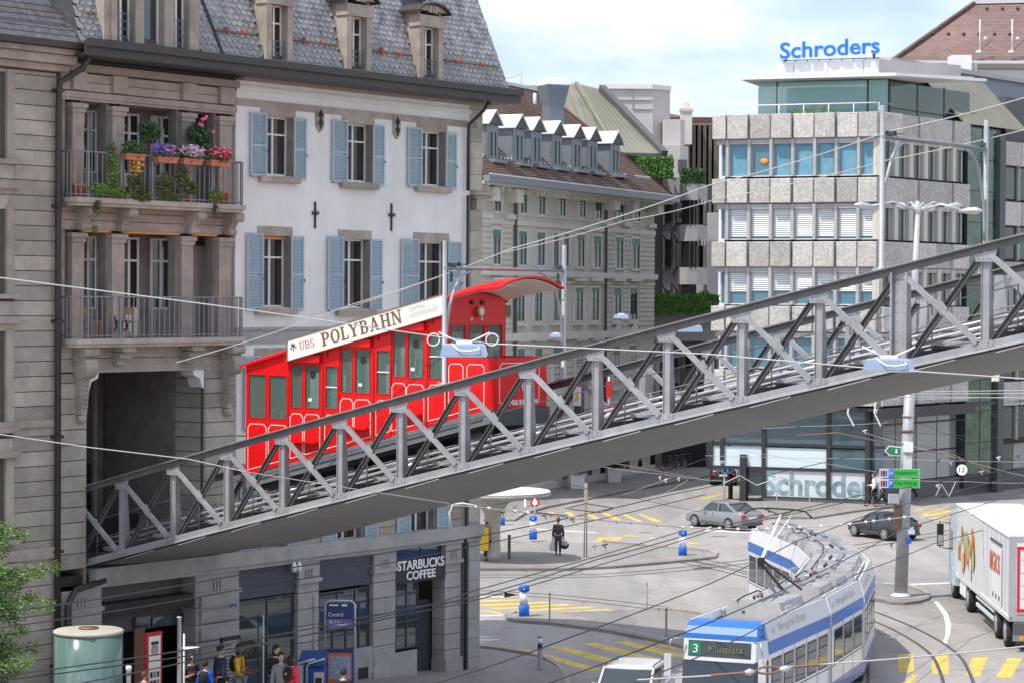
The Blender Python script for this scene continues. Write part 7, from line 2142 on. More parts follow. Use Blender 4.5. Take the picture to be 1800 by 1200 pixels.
t = bthing('creeper', bal(205, 300, -1.05), 'green creeper with yellow patches climbing over the balcony railing', 'climbing plant'); b = MB(); c = MB(); y_ = MB(); pc = bal(205, 300, -1.05)
for x, y, rx, rz_, n, k in ((196, 262, .12, .14, 50, 0), (198, 285, .14, .25, 110, 1), (200, 312, .18, .3, 170, 1), (175, 332, .3, .14, 150, 1), (205, 338, .3, .16, 150, 1), (238, 325, .3, .35, 200, 0), (250, 345, .35, .15, 120, 0), (290, 322, .3, .3, 130, 0), (320, 308, .22, .3, 110, 0), (335, 330, .3, .2, 130, 0), (300, 345, .5, .1, 120, 0), (380, 345, .25, .2, 90, 1), (378, 370, .08, .25, 40, 0), (172, 365, .10, .2, 40, 0), (240, 290, .2, .3, 90, 2), (242, 270, .12, .15, 40, 2), (168, 400, .05, .15, 16, 1)):
 leaves((b, c, y_)[k], bal(x, y, -1.07) - pc, (rx*1.15, .14, rz_*1.1), int(n*1.7), .06, shell=.1)
b.build('foliage', M['leaf_olive'], t); c.build('foliage', M['leaf_light'], t); y_.build('yellow_leaves', M['petal_yellow'], t)
for i, (x, y, lb) in enumerate(((141, 330, 'terracotta pot standing alone at the left end of the upper balcony'), (212, 332, 'terracotta pot behind the creeper on the upper balcony'), (322, 338, 'terracotta pot under the rose bush on the upper balcony'), (392, 340, 'terracotta pot at the right end of the upper balcony'))):
 P = bal(x, y, -.7); P.z = z_s1; t = bthing('plant_pot', P, lb, 'plant pot', 'plant pots on the upper balcony'); MB().lathe([(.15, 0), (.21, .30), (.235, .30), (.235, .36), (.2, .36)], 14).build('pot', M['terracotta'], t)
 MB().lathe([(.2, .33), (.01, .335)], 14).build('soil', M['dark_wood'], t)
defm('leaf_bal2', (0.05, 0.12, 0.04), 0.6)
# chairs and table on the lower balcony
def chair(x, lb, rz):
 P = bal(x, 560, -.35); t = thing('wooden_chair', F1.w(P.x, P.y, z_s2), lb, 'chair', 'wooden chairs on the lower balcony', F1.ang + rz)
 MB().box(-.21, .21, -.2, .2, .42, .46).build('seat', M['wood_chair'], t)
 for sx in (-.18, .18):
  for sy in (-.17, .17): MB().box(sx-.02, sx+.02, sy-.02, sy+.02, 0, .42 if sy < 0 else .85).build('leg', M['wood_chair'], t)
 MB().box(-.2, .2, .16, .19, .62, .82).build('backrest', M['wood_chair'], t); MB().box(-.24, -.2, -.18, .18, .60, .63).build('armrest', M['wood_chair'], t)
chair(160, 'brown wooden chair, left one on the lower balcony', .4); chair(228, 'brown wooden chair beside the dark folding chair on the lower balcony', -.3)
P = bal(212, 560, -.5); t = thing('folding_chair', F1.w(P.x, P.y, z_s2), 'black folding chair between the wooden chairs on the lower balcony', 'chair', None, F1.ang)
MB().box(-.2, .2, -.2, .2, .44, .46).build('seat', M['black'], t); MB().box(-.2, .2, .18, .2, .55, .95).build('backrest', M['black'], t)
for sx in (-.18, .18): MB().beam((sx, -.2, 0), (sx, .2, .95), .025, .025).build('leg', M['black'], t); MB().beam((sx, .22, 0), (sx, -.18, .45), .025, .025).build('leg', M['black'], t)
# ------------------------------------------------------------------ left pavement: glass drum, boards, machine
def zside(p):
 a = F1.loc(p)[0]; return 0.12 + max(0.0, 17.5 - a) * 0.065
def side_pt(x, Y): p = at(x, 600, Y); return Vector((p.x, p.y, zside(p)))
M['drum_glass'] = glass('drum_glass', (0.15, 0.26, 0.24), 0.12, trans=0.3)
p = side_pt(157, 60); t = thing('glass_drum', p, 'pale green glass drum with a flat metal lid at the lower left', 'kiosk'); hz = at(157, 1107, 60).z - p.z
MB().lathe([(.82, .05), (.86, .1), (.86, hz - .06)], 32).build('glass_shell', M['drum_glass'], t)
MB().lathe([(.88, hz - .06), (.88, hz), (.84, hz + .02), (.3, hz + .04), (.01, hz + .04)], 32).build('lid', M['shelter'], t); MB().lathe([(.25, hz + .04), (.25, hz + .08), (.01, hz + .09)], 20).build('vent_cap', M['brown_letter'], t)
MB().lathe([(.5, .1), (.5, hz - .9), (.01, hz - .88)], 20).build('inner_core', M['mullion'], t)
for k in range(6): a = k*math.pi/3; MB().tube([(.8*math.cos(a), .8*math.sin(a), 0), (.8*math.cos(a), .8*math.sin(a), hz - .06)], .02, 6).build('glazing_bar', M['galv'], t)
p = side_pt(317, 60); t = thing('steel_pole', p, 'bright galvanised pole standing before the station entrance', 'pole'); hz = at(317, 1085, 60).z - p.z
MB().lathe([(.09, 0), (.055, .1), (.055, hz), (.065, hz), (.065, hz + .03)], 12).build('shaft', M['galv'], t); MB().tube([(.12, 0, 0), (.12, 0, hz - .4)], .025, 8).build('side_tube', M['zinc_white'], t)
MB().box(.15, .50, -.3, .05, hz - .75, hz - .73).build('lamp_plate', M['white'], t); MB().tube([(.05, 0, hz - .76), (.3, -.1, hz - .745)], .015, 5).build('lamp_arm', M['galv'], t)
p = side_pt(228, 59); t = thing('white_post', p, 'short white post with ribbed cap right of the glass drum', 'post'); hz = at(228, 1170, 59).z - p.z
MB().lathe([(.06, 0), (.06, hz - .1), (.075, hz - .1), (.075, hz), (.05, hz + .01)], 12).build('shaft', M['white'], t); MB().lathe([(.08, hz - .22), (.08, hz - .18)], 12).build('ring', M['grey_dark'], t)
p = side_pt(271, 62.2); t = thing('poster_stand', p, 'red framed poster stand with portraits by the entrance', 'poster stand', None, F1.ang); hz = at(271, 1110, 62.2).z - p.z
MB().box(-.28, .28, -.05, .05, 0, hz).build('frame', M['sign_red'], t); f = MB().box(-.21, .21, -.06, -.052, .15, hz - .1).build('poster', M['sign_cream'], t)
b = MB(); b.sphere((0, 0, 0), .13, 12, 8, (1, .12, 1.2)); b.build('portrait', M['stone_warm'], f, loc=(.0, -.065, hz - .45)); MB().box(-.13, .13, -.07, -.062, hz - .32, hz - .24).build('portrait', M['black'], f)
for i in range(3):
 for j in range(4): MB().box(-.17 + i*.12, -.08 + i*.12, -.068, -.062, .25 + j*.22, .40 + j*.22).build('picture', M[('black', 'soffit', 'grey_dark')[(i + j) % 3]], f)
p = side_pt(408, 66.0); t = thing('notice_board', p, 'grey notice board with timetable print beside the shop door', 'notice board', None, F1.ang); hz = at(408, 1118, 66).z - p.z
MB().box(-.33, .33, .0, .06, .4, hz - .1).build('sheet', M['stone_blue'], t); MB().box(-.36, .36, -.02, .07, hz - .1, hz).build('header', M['black'], t); MB().box(-.37, -.33, -.02, .07, 0, hz).build('leg', M['black'], t); MB().box(.33, .37, -.02, .07, 0, hz).build('leg', M['black'], t)
for j in range(12): MB().box(-.27, rnd.uniform(.0, .27), -.006, .0, hz - .25 - j*.1, hz - .21 - j*.1).build('text_line', M['grey_dark'], t)
# stop frame with line panel and map
p = side_pt(600, 67.5); t = thing('tram_stop_sign', p, 'tram stop frame with blue line panel and city map', 'stop sign'); hz = at(600, 1055, 67.5).z - p.z
MB().tube([(-.42, 0, 0), (-.42, 0, hz - .12), (-.36, 0, hz - .03), (-.28, 0, hz), (.28, 0, hz), (.36, 0, hz - .03), (.42, 0, hz - .12), (.42, 0, 0)], .028, 8).build('tube_frame', M['galv'], t)
pn = MB().box(-.37, .37, -.03, .03, hz - .78, hz - .06).build('line_panel', M['navy'], t); MB().box(-.36, .36, -.04, -.032, hz - .78, hz - .52).build('line_field', M['lilac'], pn)
word('Central', M['white'], pn, (-.33, -.045, hz - .44), (.42, 0, 0), (0, 0, .12)); word('31', M['white'], pn, (-.31, -.05, hz - .70), (.18, 0, 0), (0, 0, .14))
for j in range(2): MB().box(-.08, .22, -.05, -.045, hz - .62 - j*.07, hz - .59 - j*.07).build('text_line', M['white'], pn)
MB().box(-.3, -.05, -.05, -.035, hz - .14, hz - .10).build('pictogram', M['white'], pn); MB().box(.05, .2, -.05, -.035, hz - .15, hz - .09).build('pictogram', M['white'], pn)
mz1 = at(600, 1146, 67.5).z - p.z; mz0 = mz1 - .85
MB().box(-.38, .38, -.06, .05, mz0 - .04, mz1 + .1).build('map_case', M['navy'], t); MB().box(-.34, .34, -.07, -.062, mz0, mz1).build('map_border', M['orange_red'], t); MB().box(-.31, .31, -.08, -.072, mz0 + .10, mz1 - .08).build('map_sheet', M['map'], t)
p = side_pt(556, 66.2); t = thing('ticket_machine', p, 'blue ticket machine with curved steel hoops at the tram stop', 'ticket machine'); hz = at(556, 1146, 66.2).z - p.z
MB().cbox(-.30, .30, -.3, .3, 0, hz - .35, .05).build('cabinet', M['navy2'], t); MB().prism([(-.42, -.45, hz - .28), (.30, -.45, hz - .28), (.34, .3, hz - .1), (-.38, .3, hz - .1)], (0, 0, .12)).build('hood', M['navy2'], t)
MB().box(.0, .28, -.315, -.305, .5, hz - .5).build('front_panel', M['stone_far2'], t); MB().box(.04, .22, -.325, -.317, hz - .85, hz - .65).build('screen', M['black'], t)
for dx in (-.45, -.18): MB().tube([(dx, -.5, 0), (dx, -.5, hz - .35), (dx + .06, -.5, hz - .22), (dx + .5, -.5, hz - .10)], .03, 8).build('hoop', M['galv'], t)
# coping of the lookout wall at the lower right corner
p = at(1785, 1180, 11); t = thing('lookout_wall', Vector((p.x, p.y, 0)), 'pale stone coping of a near wall in the lower right corner', 'wall')
q = [at(x, y, Y_) for x, y, Y_ in ((1752, 1206, 10.6), (1775, 1160, 11.2), (1806, 1132, 11.6))]
P = [(v.x - p.x, v.y - p.y, v.z) for v in q] + [(3.2, 2.6, q[2].z), (3.2, -1.6, q[0].z - .02)]
MB().prism([(a, b_, 9.1) for a, b_, c in P], (0, 0, .9)).build('coping_stone', M['stone_far2'], t); MB().prism([(a*.98 + .06, b_ + .04, 0) for a, b_, c in P], (0, 0, 9.098)).build('wall_stone', M['stone_far'], t)
# ------------------------------------------------------------------ cars
M['car_window'] = glass('car_window', (0.03, 0.045, 0.055), 0.03)
M['tyre'] = mat('tyre', (0.025, 0.025, 0.025), 0.85)
M['alloy'] = mat('alloy', (0.55, 0.56, 0.58), 0.3, metal=0.7)
def paint(k, c, rough=.28): M[k] = mat(k, c, rough, metal=.25, coat=.5, spec=.6); return k
def loft(rings, closed=True):
 b = MB(); b.smooth = True; n = len(rings[0]); vs = [p for r in rings for p in r]; fs = []
 for i in range(len(rings) - 1):
  for j in range(n if closed else n - 1): fs.append((i*n + j, i*n + (j+1) % n, (i+1)*n + (j+1) % n, (i+1)*n + j))
 fs.append(tuple(range(n))[::-1]); fs.append(tuple((len(rings)-1)*n + j for j in range(n))); b.add(vs, fs); return b
def wheel(parent, x, y, r, w=.21):
 sg = 1 if y > 0 else -1
 o = MB().lathe([(r*.62, 0), (r*.96, 0), (r, w*.2), (r, w*.8), (r*.96, w), (r*.6, w)], 22).build('wheel', M['tyre'], parent, loc=(x, y, r), rot=(-sg*math.pi/2, 0, 0))
 MB().lathe([(r*.1, w + .004), (r*.66, w + .004), (r*.66, w - .03)], 22).build('rim', M['grey_dark'], o)
 b = MB()
 for k in range(5):
  a = k*2*math.pi/5; b.beam((0, 0, w + .012), (r*.62*math.cos(a), r*.62*math.sin(a), w + .008), r*.17, .02)
 ring = MB(); n = 20
 for k in range(n):
  a, a2 = 2*math.pi*k/n, 2*math.pi*(k+1)/n; b.quad((r*.58*math.cos(a), r*.58*math.sin(a), w+.016), (r*.68*math.cos(a), r*.68*math.sin(a), w+.016), (r*.68*math.cos(a2), r*.68*math.sin(a2), w+.016), (r*.58*math.cos(a2), r*.58*math.sin(a2), w+.016))
 b.build('spokes', M['alloy'], o)
def car_(name, p, head, label, paintk, L, Wd, H, wb, st, gh, tail='sign_red', wr=.32, plate=True, rails=False):
 """st: (x, z_bottom, z_deck, half width) stations nose to tail; gh: roof outline x positions (base front, roof front, roof rear, base rear)"""
 t = thing(name, p, label, 'car', None, math.atan2(head[1], head[0])); pm = M[paintk]
 def ring(x, zb_, zd, w):
  half = [(w*.80, zb_), (w*.97, zb_ + .06), (w*1.0, zb_ + .20), (w*1.0, min(.62, zd - .14)), (w*.97, zd - .07), (w*.88, zd - .012), (w*.55, zd + .012)]
  return [(x, y, z) for y, z in half] + [(x, -y, z) for y, z in half[::-1]]
 xs = sorted({s[0] for s in st}); fine = []
 for i in range(len(st) - 1):
  for k in range(4):
   u = k / 4; fine.append(tuple(st[i][q] * (1-u) + st[i+1][q] * u for q in range(4)))
 fine.append(st[-1]); loft([ring(*s)[::1] for s in fine][::-1]).build('body', pm, t)
 f0, f1, r0, r1 = gh; zd = .93 if H > 1.38 else .88; wt = Wd/2*(.80 if rails else .74); wbz = Wd/2*.93
 q = [(f0, wbz*.9, zd), (f1, wt, H - .05), (r0, wt, H - .06), (r1, wbz*.88, zd + .04)]
 b = MB(); b.add([(a, y, z) for a, y, z in q] + [(a, -y, z) for a, y, z in q], [(0, 1, 2, 3), (7, 6, 5, 4), (4, 5, 1, 0), (3, 2, 6, 7)]); b.build('windows', M['car_window'], t)
 R = [[(x, y*k, z) for y, z in ((wt*1.03, H - .085), (wt*.98, H - .03), (wt*.6, H), (0, H + .012), (-wt*.6, H), (-wt*.98, H - .03), (-wt*1.03, H - .085))] for x, k, dz in ((f1 + .05, .96, 0), (f1 - .25, 1, 0), ((f1 + r0)/2, 1.01, 0), (r0 + .2, 1, 0), (r0 - .08, .96, 0))]
 loft(R[::-1]).build('roof', pm, t)
 b = MB()
 for sg in (-1, 1):
  for a_, c_, w_ in ((q[0], q[1], .07), (q[3], q[2], .13)): b.beam((a_[0], sg*a_[1]*1.01, a_[2]), (c_[0], sg*c_[1]*1.01, c_[2]), w_, .05, up=(0, sg, .3))
  xm = (f1 + r0)/2 - .05; b.beam((xm - .05, sg*wbz*.99, zd), (xm, sg*wt*1.02, H - .06), .07, .03, up=(0, sg, .3))
 b.build('pillars', pm, t)
 for sg in (-1, 1):
  for x in (wb/2, -wb/2):
   wheel(t, x, sg*(Wd/2 - .20), wr); n = 18
   MB().prism([(x + (wr+.045)*math.cos(math.pi*j/n), sg*(Wd/2 + .004), wr + (wr+.045)*math.sin(math.pi*j/n)) for j in range(n + 1)], (0, -sg*.012, 0)).build('wheel_arch', M['black'], t)
  MB().sphere((f0 - .45, sg*(Wd/2 + .09), zd + .05), .09, 10, 6, (.9, 1.1, .75)).build('mirror', pm, t)
  MB().box(-wb/2 + .45, wb/2 - .5, sg*(Wd/2) - .004, sg*(Wd/2) + .006, .34, .40).build('sill_trim', M['grey_dark'], t)
  for x in (.32, -.55): MB().box(x, x + .16, sg*(Wd/2 - .01) - .012, sg*(Wd/2 - .01) + .012, .74, .765).build('door_handle', pm, t)
  MB().box(-.12, -.10, sg*Wd/2 - .01, sg*Wd/2 + .003, .32, .86).build('door_seam', M['black'], t)
 xr = -L/2
 for sg in (-1, 1): MB().box(xr - .03, xr + .16, sg*Wd*.28, sg*Wd*.425, .68, .84).build('tail_light', M[tail], t)
 if plate: MB().box(xr - .03, xr + .02, -.26, .26, .62, .74).build('number_plate', M['white'], t)
 MB().box(xr + .0, xr + .1, -Wd/2*.8, Wd/2*.8, .30, .42).build('rear_bumper', M['grey_dark'], t)
 if rails:
  for sg in (-1, 1): MB().tube([(f1 - .1, sg*wt*.96, H - .0), (f1 - .2, sg*wt*.96, H + .05), (r0 + .2, sg*wt*.96, H + .05), (r0 + .1, sg*wt*.96, H - .0)], .018, 6).build('roof_rail', M['grey_dark'], t)
 return t
sedan = [(2.27, .30, .52, .60), (2.15, .22, .66, .76), (1.6, .20, .80, .87), (.95, .20, .92, .885), (0, .20, .95, .89), (-1.2, .20, .97, .885), (-1.75, .22, 1.0, .87), (-2.15, .26, .98, .78), (-2.26, .36, .86, .68)]
paint('paint_silver', (.24, .245, .25)); paint('paint_black', (.025, .026, .03)); paint('paint_white', (.80, .80, .80)); paint('paint_dark', (.03, .035, .04))
A_, B2 = G(1225, 925), G(1283, 932)
car_('silver_sedan', ((A_ + B2)/2) + Vector((.6, .6, 0)), (A_ - B2).normalized(), 'silver sedan turning away in the middle of the square', 'paint_silver', 4.54, 1.77, 1.43, 2.64, sedan, (.95, .25, -.95, -1.75))
coupe = [(2.02, .30, .50, .58), (1.9, .22, .64, .76), (1.4, .20, .78, .88), (.85, .20, .90, .90), (0, .20, .92, .90), (-1.1, .20, .95, .91), (-1.55, .22, .96, .89), (-1.9, .26, .92, .78), (-2.02, .36, .82, .68)]
A_, B2 = G(1503, 942), G(1567, 951)
car_('black_coupe', ((A_ + B2)/2) + Vector((.6, .6, 0)), (A_ - B2).normalized(), 'black coupe passing behind the lamp mast', 'paint_black', 4.05, 1.84, 1.33, 2.40, coupe, (.80, .15, -.75, -1.75), wr=.33)
hatch = [(2.15, .30, .60, .60), (2.05, .22, .74, .78), (1.5, .20, .90, .87), (1.0, .20, .98, .89), (0, .20, 1.0, .89), (-1.5, .20, 1.0, .89), (-1.95, .22, 1.02, .85), (-2.1, .28, .98, .76), (-2.16, .36, .9, .70)]
Pc = at(1112, 1166, 68.6); Pc.z = 0
car_('white_estate_car', Pc, (-.28, -.96), 'white estate car cut by the bottom edge, left of the tram', 'paint_white', 4.3, 1.80, 1.52, 2.6, hatch, (1.15, .45, -1.3, -1.85), rails=True)
car_('dark_estate_car', G(1278, 853) + Vector((0, 2.1, 0)), (.12, 1), 'dark estate car with lit red tail lamps behind the arrow sign', 'paint_dark', 4.4, 1.76, 1.45, 2.6, hatch, (.95, .3, -1.35, -2.0))
# ------------------------------------------------------------------ articulated tram
tram = thing('tram', Vector((6.0, 65, 0)), 'blue and white articulated tram on line 3 curving through the square', 'tram')
OT = tram.location
CL = [Vector((5.62, 63.9, 0)), Vector((8.25, 70.0, 0)), Vector((9.85, 74.4, 0)), Vector((11.05, 80.2, 0)), Vector((11.1, 84.2, 0)), Vector((10.2, 91.0, 0))]
HW = 1.2
def sect(i, name='car_body'):
 p, q = CL[i] - OT, CL[i+1] - OT; d = (q - p).normalized(); n = Vector((-d.y, d.x, 0)); L = (q - p).length
 e0 = .05 if i == 0 else .12; e1 = .12
 T = Matrix.Translation(p) @ Matrix.Rotation(math.atan2(d.y, d.x), 4, 'Z')
 B = lambda: MB(T)
 ft = i == 0
 prof = [(-HW, .45), (-HW, 2.55), (-HW+.03, 2.95), (-HW+.16, 3.34), (-HW+.22, 3.34), (-HW+.3, 3.0), (HW-.3, 3.0), (HW-.22, 3.34), (HW-.16, 3.34), (HW-.03, 2.95), (HW, 2.55), (HW, .45)]
 x0 = .55 if ft else e0
 b = B(); k = len(prof)
 b.add([(x0, y, z) for y, z in prof] + [(L - e1, y, z) for y, z in prof], [(j, (j+1) % k, k + (j+1) % k, k + j) for j in range(k)] + [tuple(range(k))[::-1], tuple(range(k, 2*k))])
 body = b.build(name, M['tram_white'], tram)
 for sg in (-1, 1):
  y = sg*(HW + .004)
  def strip(nm, m, z0, z1, t0=0, par=body, xx0=x0, xx1=L - e1, out=.006): return B().box(xx0, xx1, sg*HW, sg*(HW + out), z0, z1).build(nm, M[m], par)
  strip('blue_band', 'tram_blue', 2.50, 2.84); strip('lower_band', 'tram_blue2', .45, .85); strip('waist_line', 'grey_dark', 1.30, 1.33)
  B().add([(x0, sg*(HW+.002), 2.86), (L-e1, sg*(HW+.002), 2.86), (L-e1, sg*(HW-.145), 3.36), (x0, sg*(HW-.145), 3.36)], [(0, 1, 2, 3) if sg < 0 else (3, 2, 1, 0)]).build('roof_banner', M['banner'], body)
  n = max(2, int((L - x0 - .5) / 1.05))
  for j in range(n):
   a = x0 + .25 + (L - x0 - .4) * j / n; c = a + (L - x0 - .4) / n - .22
   o = B().box(a, c, sg*HW, sg*(HW+.010), 1.40, 2.36).build('window_frame', M['black'], body); B().box(a+.05, c-.05, sg*HW, sg*(HW+.014), 1.45, 2.02).build('pane', M['tram_glass'], o); B().box(a+.05, c-.05, sg*HW, sg*(HW+.014), 2.07, 2.31).build('top_pane', M['car_window'], o)
   B().box(c + .10, c + .115, sg*HW, sg*(HW+.008), .5, 2.5).build('panel_seam', M['grey_dark'], body)
 # roof equipment
 if i == 0:
  B().cbox(1.6, L - e1 - .2, -.78, .78, 3.0, 3.14, .03).build('roof_deck', M['zinc'], tram)
  B().box(.9, 2.3, -.8, .8, 3.01, 3.10).build('roof_hatch', M['white'], tram);
  for q_ in ((1.0, 2.2, -.7, -.6), (1.0, 2.2, .6, .7), (1.0, 1.1, -.6, .6), (2.1, 2.2, -.6, .6)): B().box(*q_, 3.10, 3.16).build('hatch_rim', M['zinc_white'], tram)
 segs = {0: [(2.9, 5.3)], 1: [(.3, 2.2), (2.5, 4.2)], 2: [(.3, 2.3), (2.6, 5.3)], 3: [(.4, 3.4)], 4: [(.4, 2.2), (2.4, 5.9)]}[i]
 for a, c in segs:
  w0, w1, h = .92, .72, .52
  b = B(); b.add([(a, -w0, 3.05), (c, -w0, 3.05), (c, w0, 3.05), (a, w0, 3.05), (a+.15, -w1, 3.05+h), (c-.1, -w1, 3.05+h), (c-.1, w1, 3.05+h), (a+.15, w1, 3.05+h)], [(4,5,6,7),(0,1,5,4),(1,2,6,5),(2,3,7,6),(3,0,4,7)]); o = b.build('roof_box', M['tram_grey'], tram)
  for k_ in range(4):
   xx = a + .25 + (c - a - .5) * k_ / 3; B().box(xx-.03, xx+.03, -w1, w1, 3.05+h, 3.05+h+.03).build('roof_rib', M['galv'], o)
  B().box(a+.4, a+.9, -.35, .35, 3.05+h, 3.05+h+.04).build('roof_vent', M['mullion'], o); B().lathe([(.05, 0), (.05, .02)], 8, (a + .06, .3, 3.3)).build('bolt_cap', M['black'], o)
  for sg in (-1, 1):
   for k_ in range(5): B().box(a+.45+k_*.12, a+.51+k_*.12, sg*(w1+.03), sg*(w1+.13), 3.2, 3.45).build('louvre', M['mullion'], o)
  B().box(a + .2, c - .3, -.25, -.1, 3.05+h, 3.05+h+.09).build('cable_duct', M['zinc'], o)
  B().box(c - .1, c + .18, -.62, .62, 3.05, 3.38).build('resistor_case', M['mullion'], o); B().tube([(a + .1, .5, 3.08+h), (a + .6, .42, 3.16+h), (c - .5, .45, 3.16+h), (c, .5, 3.06+h)], .022, 6).build('power_cable', M['black'], o)
  for k_ in range(3): B().lathe([(.05, 0), (.035, .03), (.05, .06), (.035, .09), (.045, .12)], 8, (a + .5 + k_*.35, .12, 3.05+h)).build('insulator', M['rust'] if k_ else M['black'], o)
  for sg in (-1, 1) if i < 3 else (): B().box(a - .05, c + .05, sg*(HW - .34) - .02, sg*(HW - .34) + .02, 3.30, 3.36).build('grab_rail', M['zinc_white'], o)
 for k_ in range(2): B().tube([(x0 + .3, (-1, 1)[k_]*(HW-.26), 3.12), (L - e1 - .1, (-1, 1)[k_]*(HW-.26), 3.12)], .03, 6).build('roof_conduit', M['grey_dark'], tram)
 if i < 4: B().box(L - e1, L + .1, -HW+.12, HW-.12, .5, 3.05).build('gangway_bellows', M['black'], tram)
 B().box(x0 + .8, x0 + 2.6, -HW + .1, HW - .1, .05, .5).build('bogie', M['black'], tram)
 return T, L, body
T0_, L0_, body0 = sect(0)
for i in (1, 2, 3, 4): sect(i)
B = lambda: MB(T0_)
# nose: sloping screen, display, blue brow
nb_ = [[(-.10, -HW*.82), (-.10, HW*.82)], [(.06, -HW*.95), (.06, HW*.95)]]
def nose(zr, xs, ws): return [[(x, -w, z) for x, w, z in zip(xs, ws, zr)], [(x, w, z) for x, w, z in zip(xs, ws, zr)]]
zr = [.45, 1.2, 2.36, 2.90, 3.04, 3.22, 3.33]; xa = [-.20, -.24, -.05, .02, .05, .20, .52]; wa = [.98, 1.0, 1.02, 1.02, 1.02, .98, .92]
b = B()
for j in range(len(zr) - 1):
 q = lambda u, sg, x, w: (x, sg*w, u)
 pass
fr = [(xa[j], wa[j], zr[j]) for j in range(len(zr))]
for j0, j1, nm, mm in ((0, 1, 'front_apron', 'tram_white'), (1, 2, 'windscreen', 'tram_screen'), (2, 3, 'front_panel', 'tram_white'), (3, 6, 'roof_brow', 'tram_blue')):
 b = B(); b.smooth = (nm == 'roof_brow')
 for j in range(j0, j1):
  (xA, wA, zA), (xB, wB, zB) = fr[j], fr[j+1]
  b.quad((xA, wA, zA), (xA, -wA, zA), (xB, -wB, zB), (xB, wB, zB))
  bk = HW - (.0 if zA < 2.6 else .02); bk2 = HW if zB < 2.6 else (HW - .03 if zB < 3 else HW - .16)
  for sg in (-1, 1):
   q = [(xA, sg*wA, zA), (.56, sg*(HW if zA < 2.6 else (HW - .03 if zA < 3 else HW - .10)), zA), (.56, sg*bk2, zB), (xB, sg*wB, zB)]
   b.quad(*(q if sg < 0 else q[::-1]))
 b.build(nm, M[mm], tram)
b = B(); b.smooth = True; b.quad((.52, .92, 3.33), (.52, -.92, 3.33), (.95, -1.02, 3.34), (.95, 1.02, 3.34)); b.quad((.52, -.92, 3.33), (.56, -HW+.16, 3.33), (.95, -HW+.16, 3.35), (.95, -1.02, 3.34)); b.quad((.56, HW-.16, 3.33), (.52, .92, 3.33), (.95, 1.02, 3.34), (.95, HW-.16, 3.35)); b.build('roof_brow_top', M['tram_blue'], tram)
dsp = B().add([(-.05, .88, 2.44), (-.05, -.88, 2.44), (.0, -.88, 2.86), (.0, .88, 2.86)], [(0, 1, 2, 3)]).build('display', M['tram_screen'], tram)
def fq(y0, y1, z0, z1, off):
 k = lambda z: -.065 + (z - 2.44)/.42*.05 - off
 return [(k(z0), y0, z0), (k(z0), y1, z0), (k(z1), y1, z1), (k(z1), y0, z1)]
B().poly(fq(.84, .52, 2.48, 2.82, .0)).build('line_field', M['sign_green'], dsp)
Tv = lambda p: T0_ @ Vector(p)
R0 = T0_.to_3x3()
word('3', M['white'], dsp, Tv((-.085, .73, 2.54)), R0 @ Vector((0, -.14, 0)), R0 @ Vector((.02, 0, .22)))
word('Klusplatz', M['display_text'], dsp, Tv((-.085, .28, 2.54)), R0 @ Vector((0, -.95, 0)), R0 @ Vector((.02, 0, .22)))
for sg, nm in ((1, 'mirror'), (-1, 'mirror')):
 B().tube([(-.1, sg*1.0, 2.9), (-.35, sg*1.25, 2.92), (-.4, sg*1.32, 2.6)], .025, 6).build('mirror_arm', M['galv'], tram); B().box(-.46, -.36, sg*1.22, sg*1.42, 1.9, 2.5).build('mirror', M['zinc_white'], tram)
for z in (1.25, 2.34): B().tube([(-.26 if z < 2 else -.07, -.99, z), (-.26 if z < 2 else -.07, .99, z)], .02, 6).build('screen_trim', M['zinc_white'], tram)
# side lettering on the banners
for i in range(3):
 p, q = CL[i] - OT, CL[i+1] - OT; d = (q - p).normalized(); n = Vector((-d.y, d.x, 0)); L = (q-p).length
 s0 = p + d*(1.1 if i == 0 else .4) - n*(HW + .02 - .03) + Vector((0, 0, 2.98)); up = Vector((0, 0, .24)) + n*.075
 keys(M['grey_letter'], s0 + up*.5 - n*.01, d*.16, Vector((0, 0, .16)), tram, N=-n); word('Seit gut für Zürich' if False else 'Sehr gut für Zürich', M['grey_letter'], tram, s0 + d*.5 - n*.008, d*min(2.6, L - 2), up)
# pantograph
pb = CL[1] - OT + Vector((-.35, -.2, 3.6)); kn = at(1338, 985, 70.5) - OT; hd = at(1372, 905, 72.0) - OT
for dx in (-.28, .28): MB().beam(pb + Vector((dx + .35, 0, -.05)), kn + Vector((dx*.25, 0, 0)), .07, .05).build('lower_arm', M['black'], tram)
MB().tube([kn, hd], [.06, .04], 8).build('upper_arm', M['white'], tram); MB().tube([kn + Vector((.15, 0, .3)), hd + Vector((.35, .1, 0))], .015, 5).build('stay_rod', M['white'], tram)
for dy in (-.16, .16):
 P_ = [at(x, y, 72.0 + dy) - OT for x, y in ((1308, 902), (1322, 893), (1345, 892), (1395, 895), (1415, 898), (1428, 910))]
 MB().tube(P_, .028, 6).build('contact_strip', M['black'], tram)
MB().tube([at(1345, 893, 72) - OT, hd, at(1395, 896, 72) - OT], .03, 6).build('head_brace', M['grey_dark'], tram)
MB().box(kn.x - .1, kn.x + .1, kn.y - .08, kn.y + .08, kn.z - .15, kn.z + .1).build('knee_joint', M['black'], tram)
# ------------------------------------------------------------------ white delivery lorry
lo = thing('lorry', G(1757, 1100) * 1.0, 'white box lorry with vegetable picture driving away at the right edge', 'lorry')
rl = Vector((17.15, 82.0, 0)); fl = Vector((17.85, 96.0, 0)); lo.location = rl; d = (fl - rl).normalized(); lo.rotation_euler = (0, 0, math.atan2(d.y, d.x)); LB = (fl - rl).length - .6
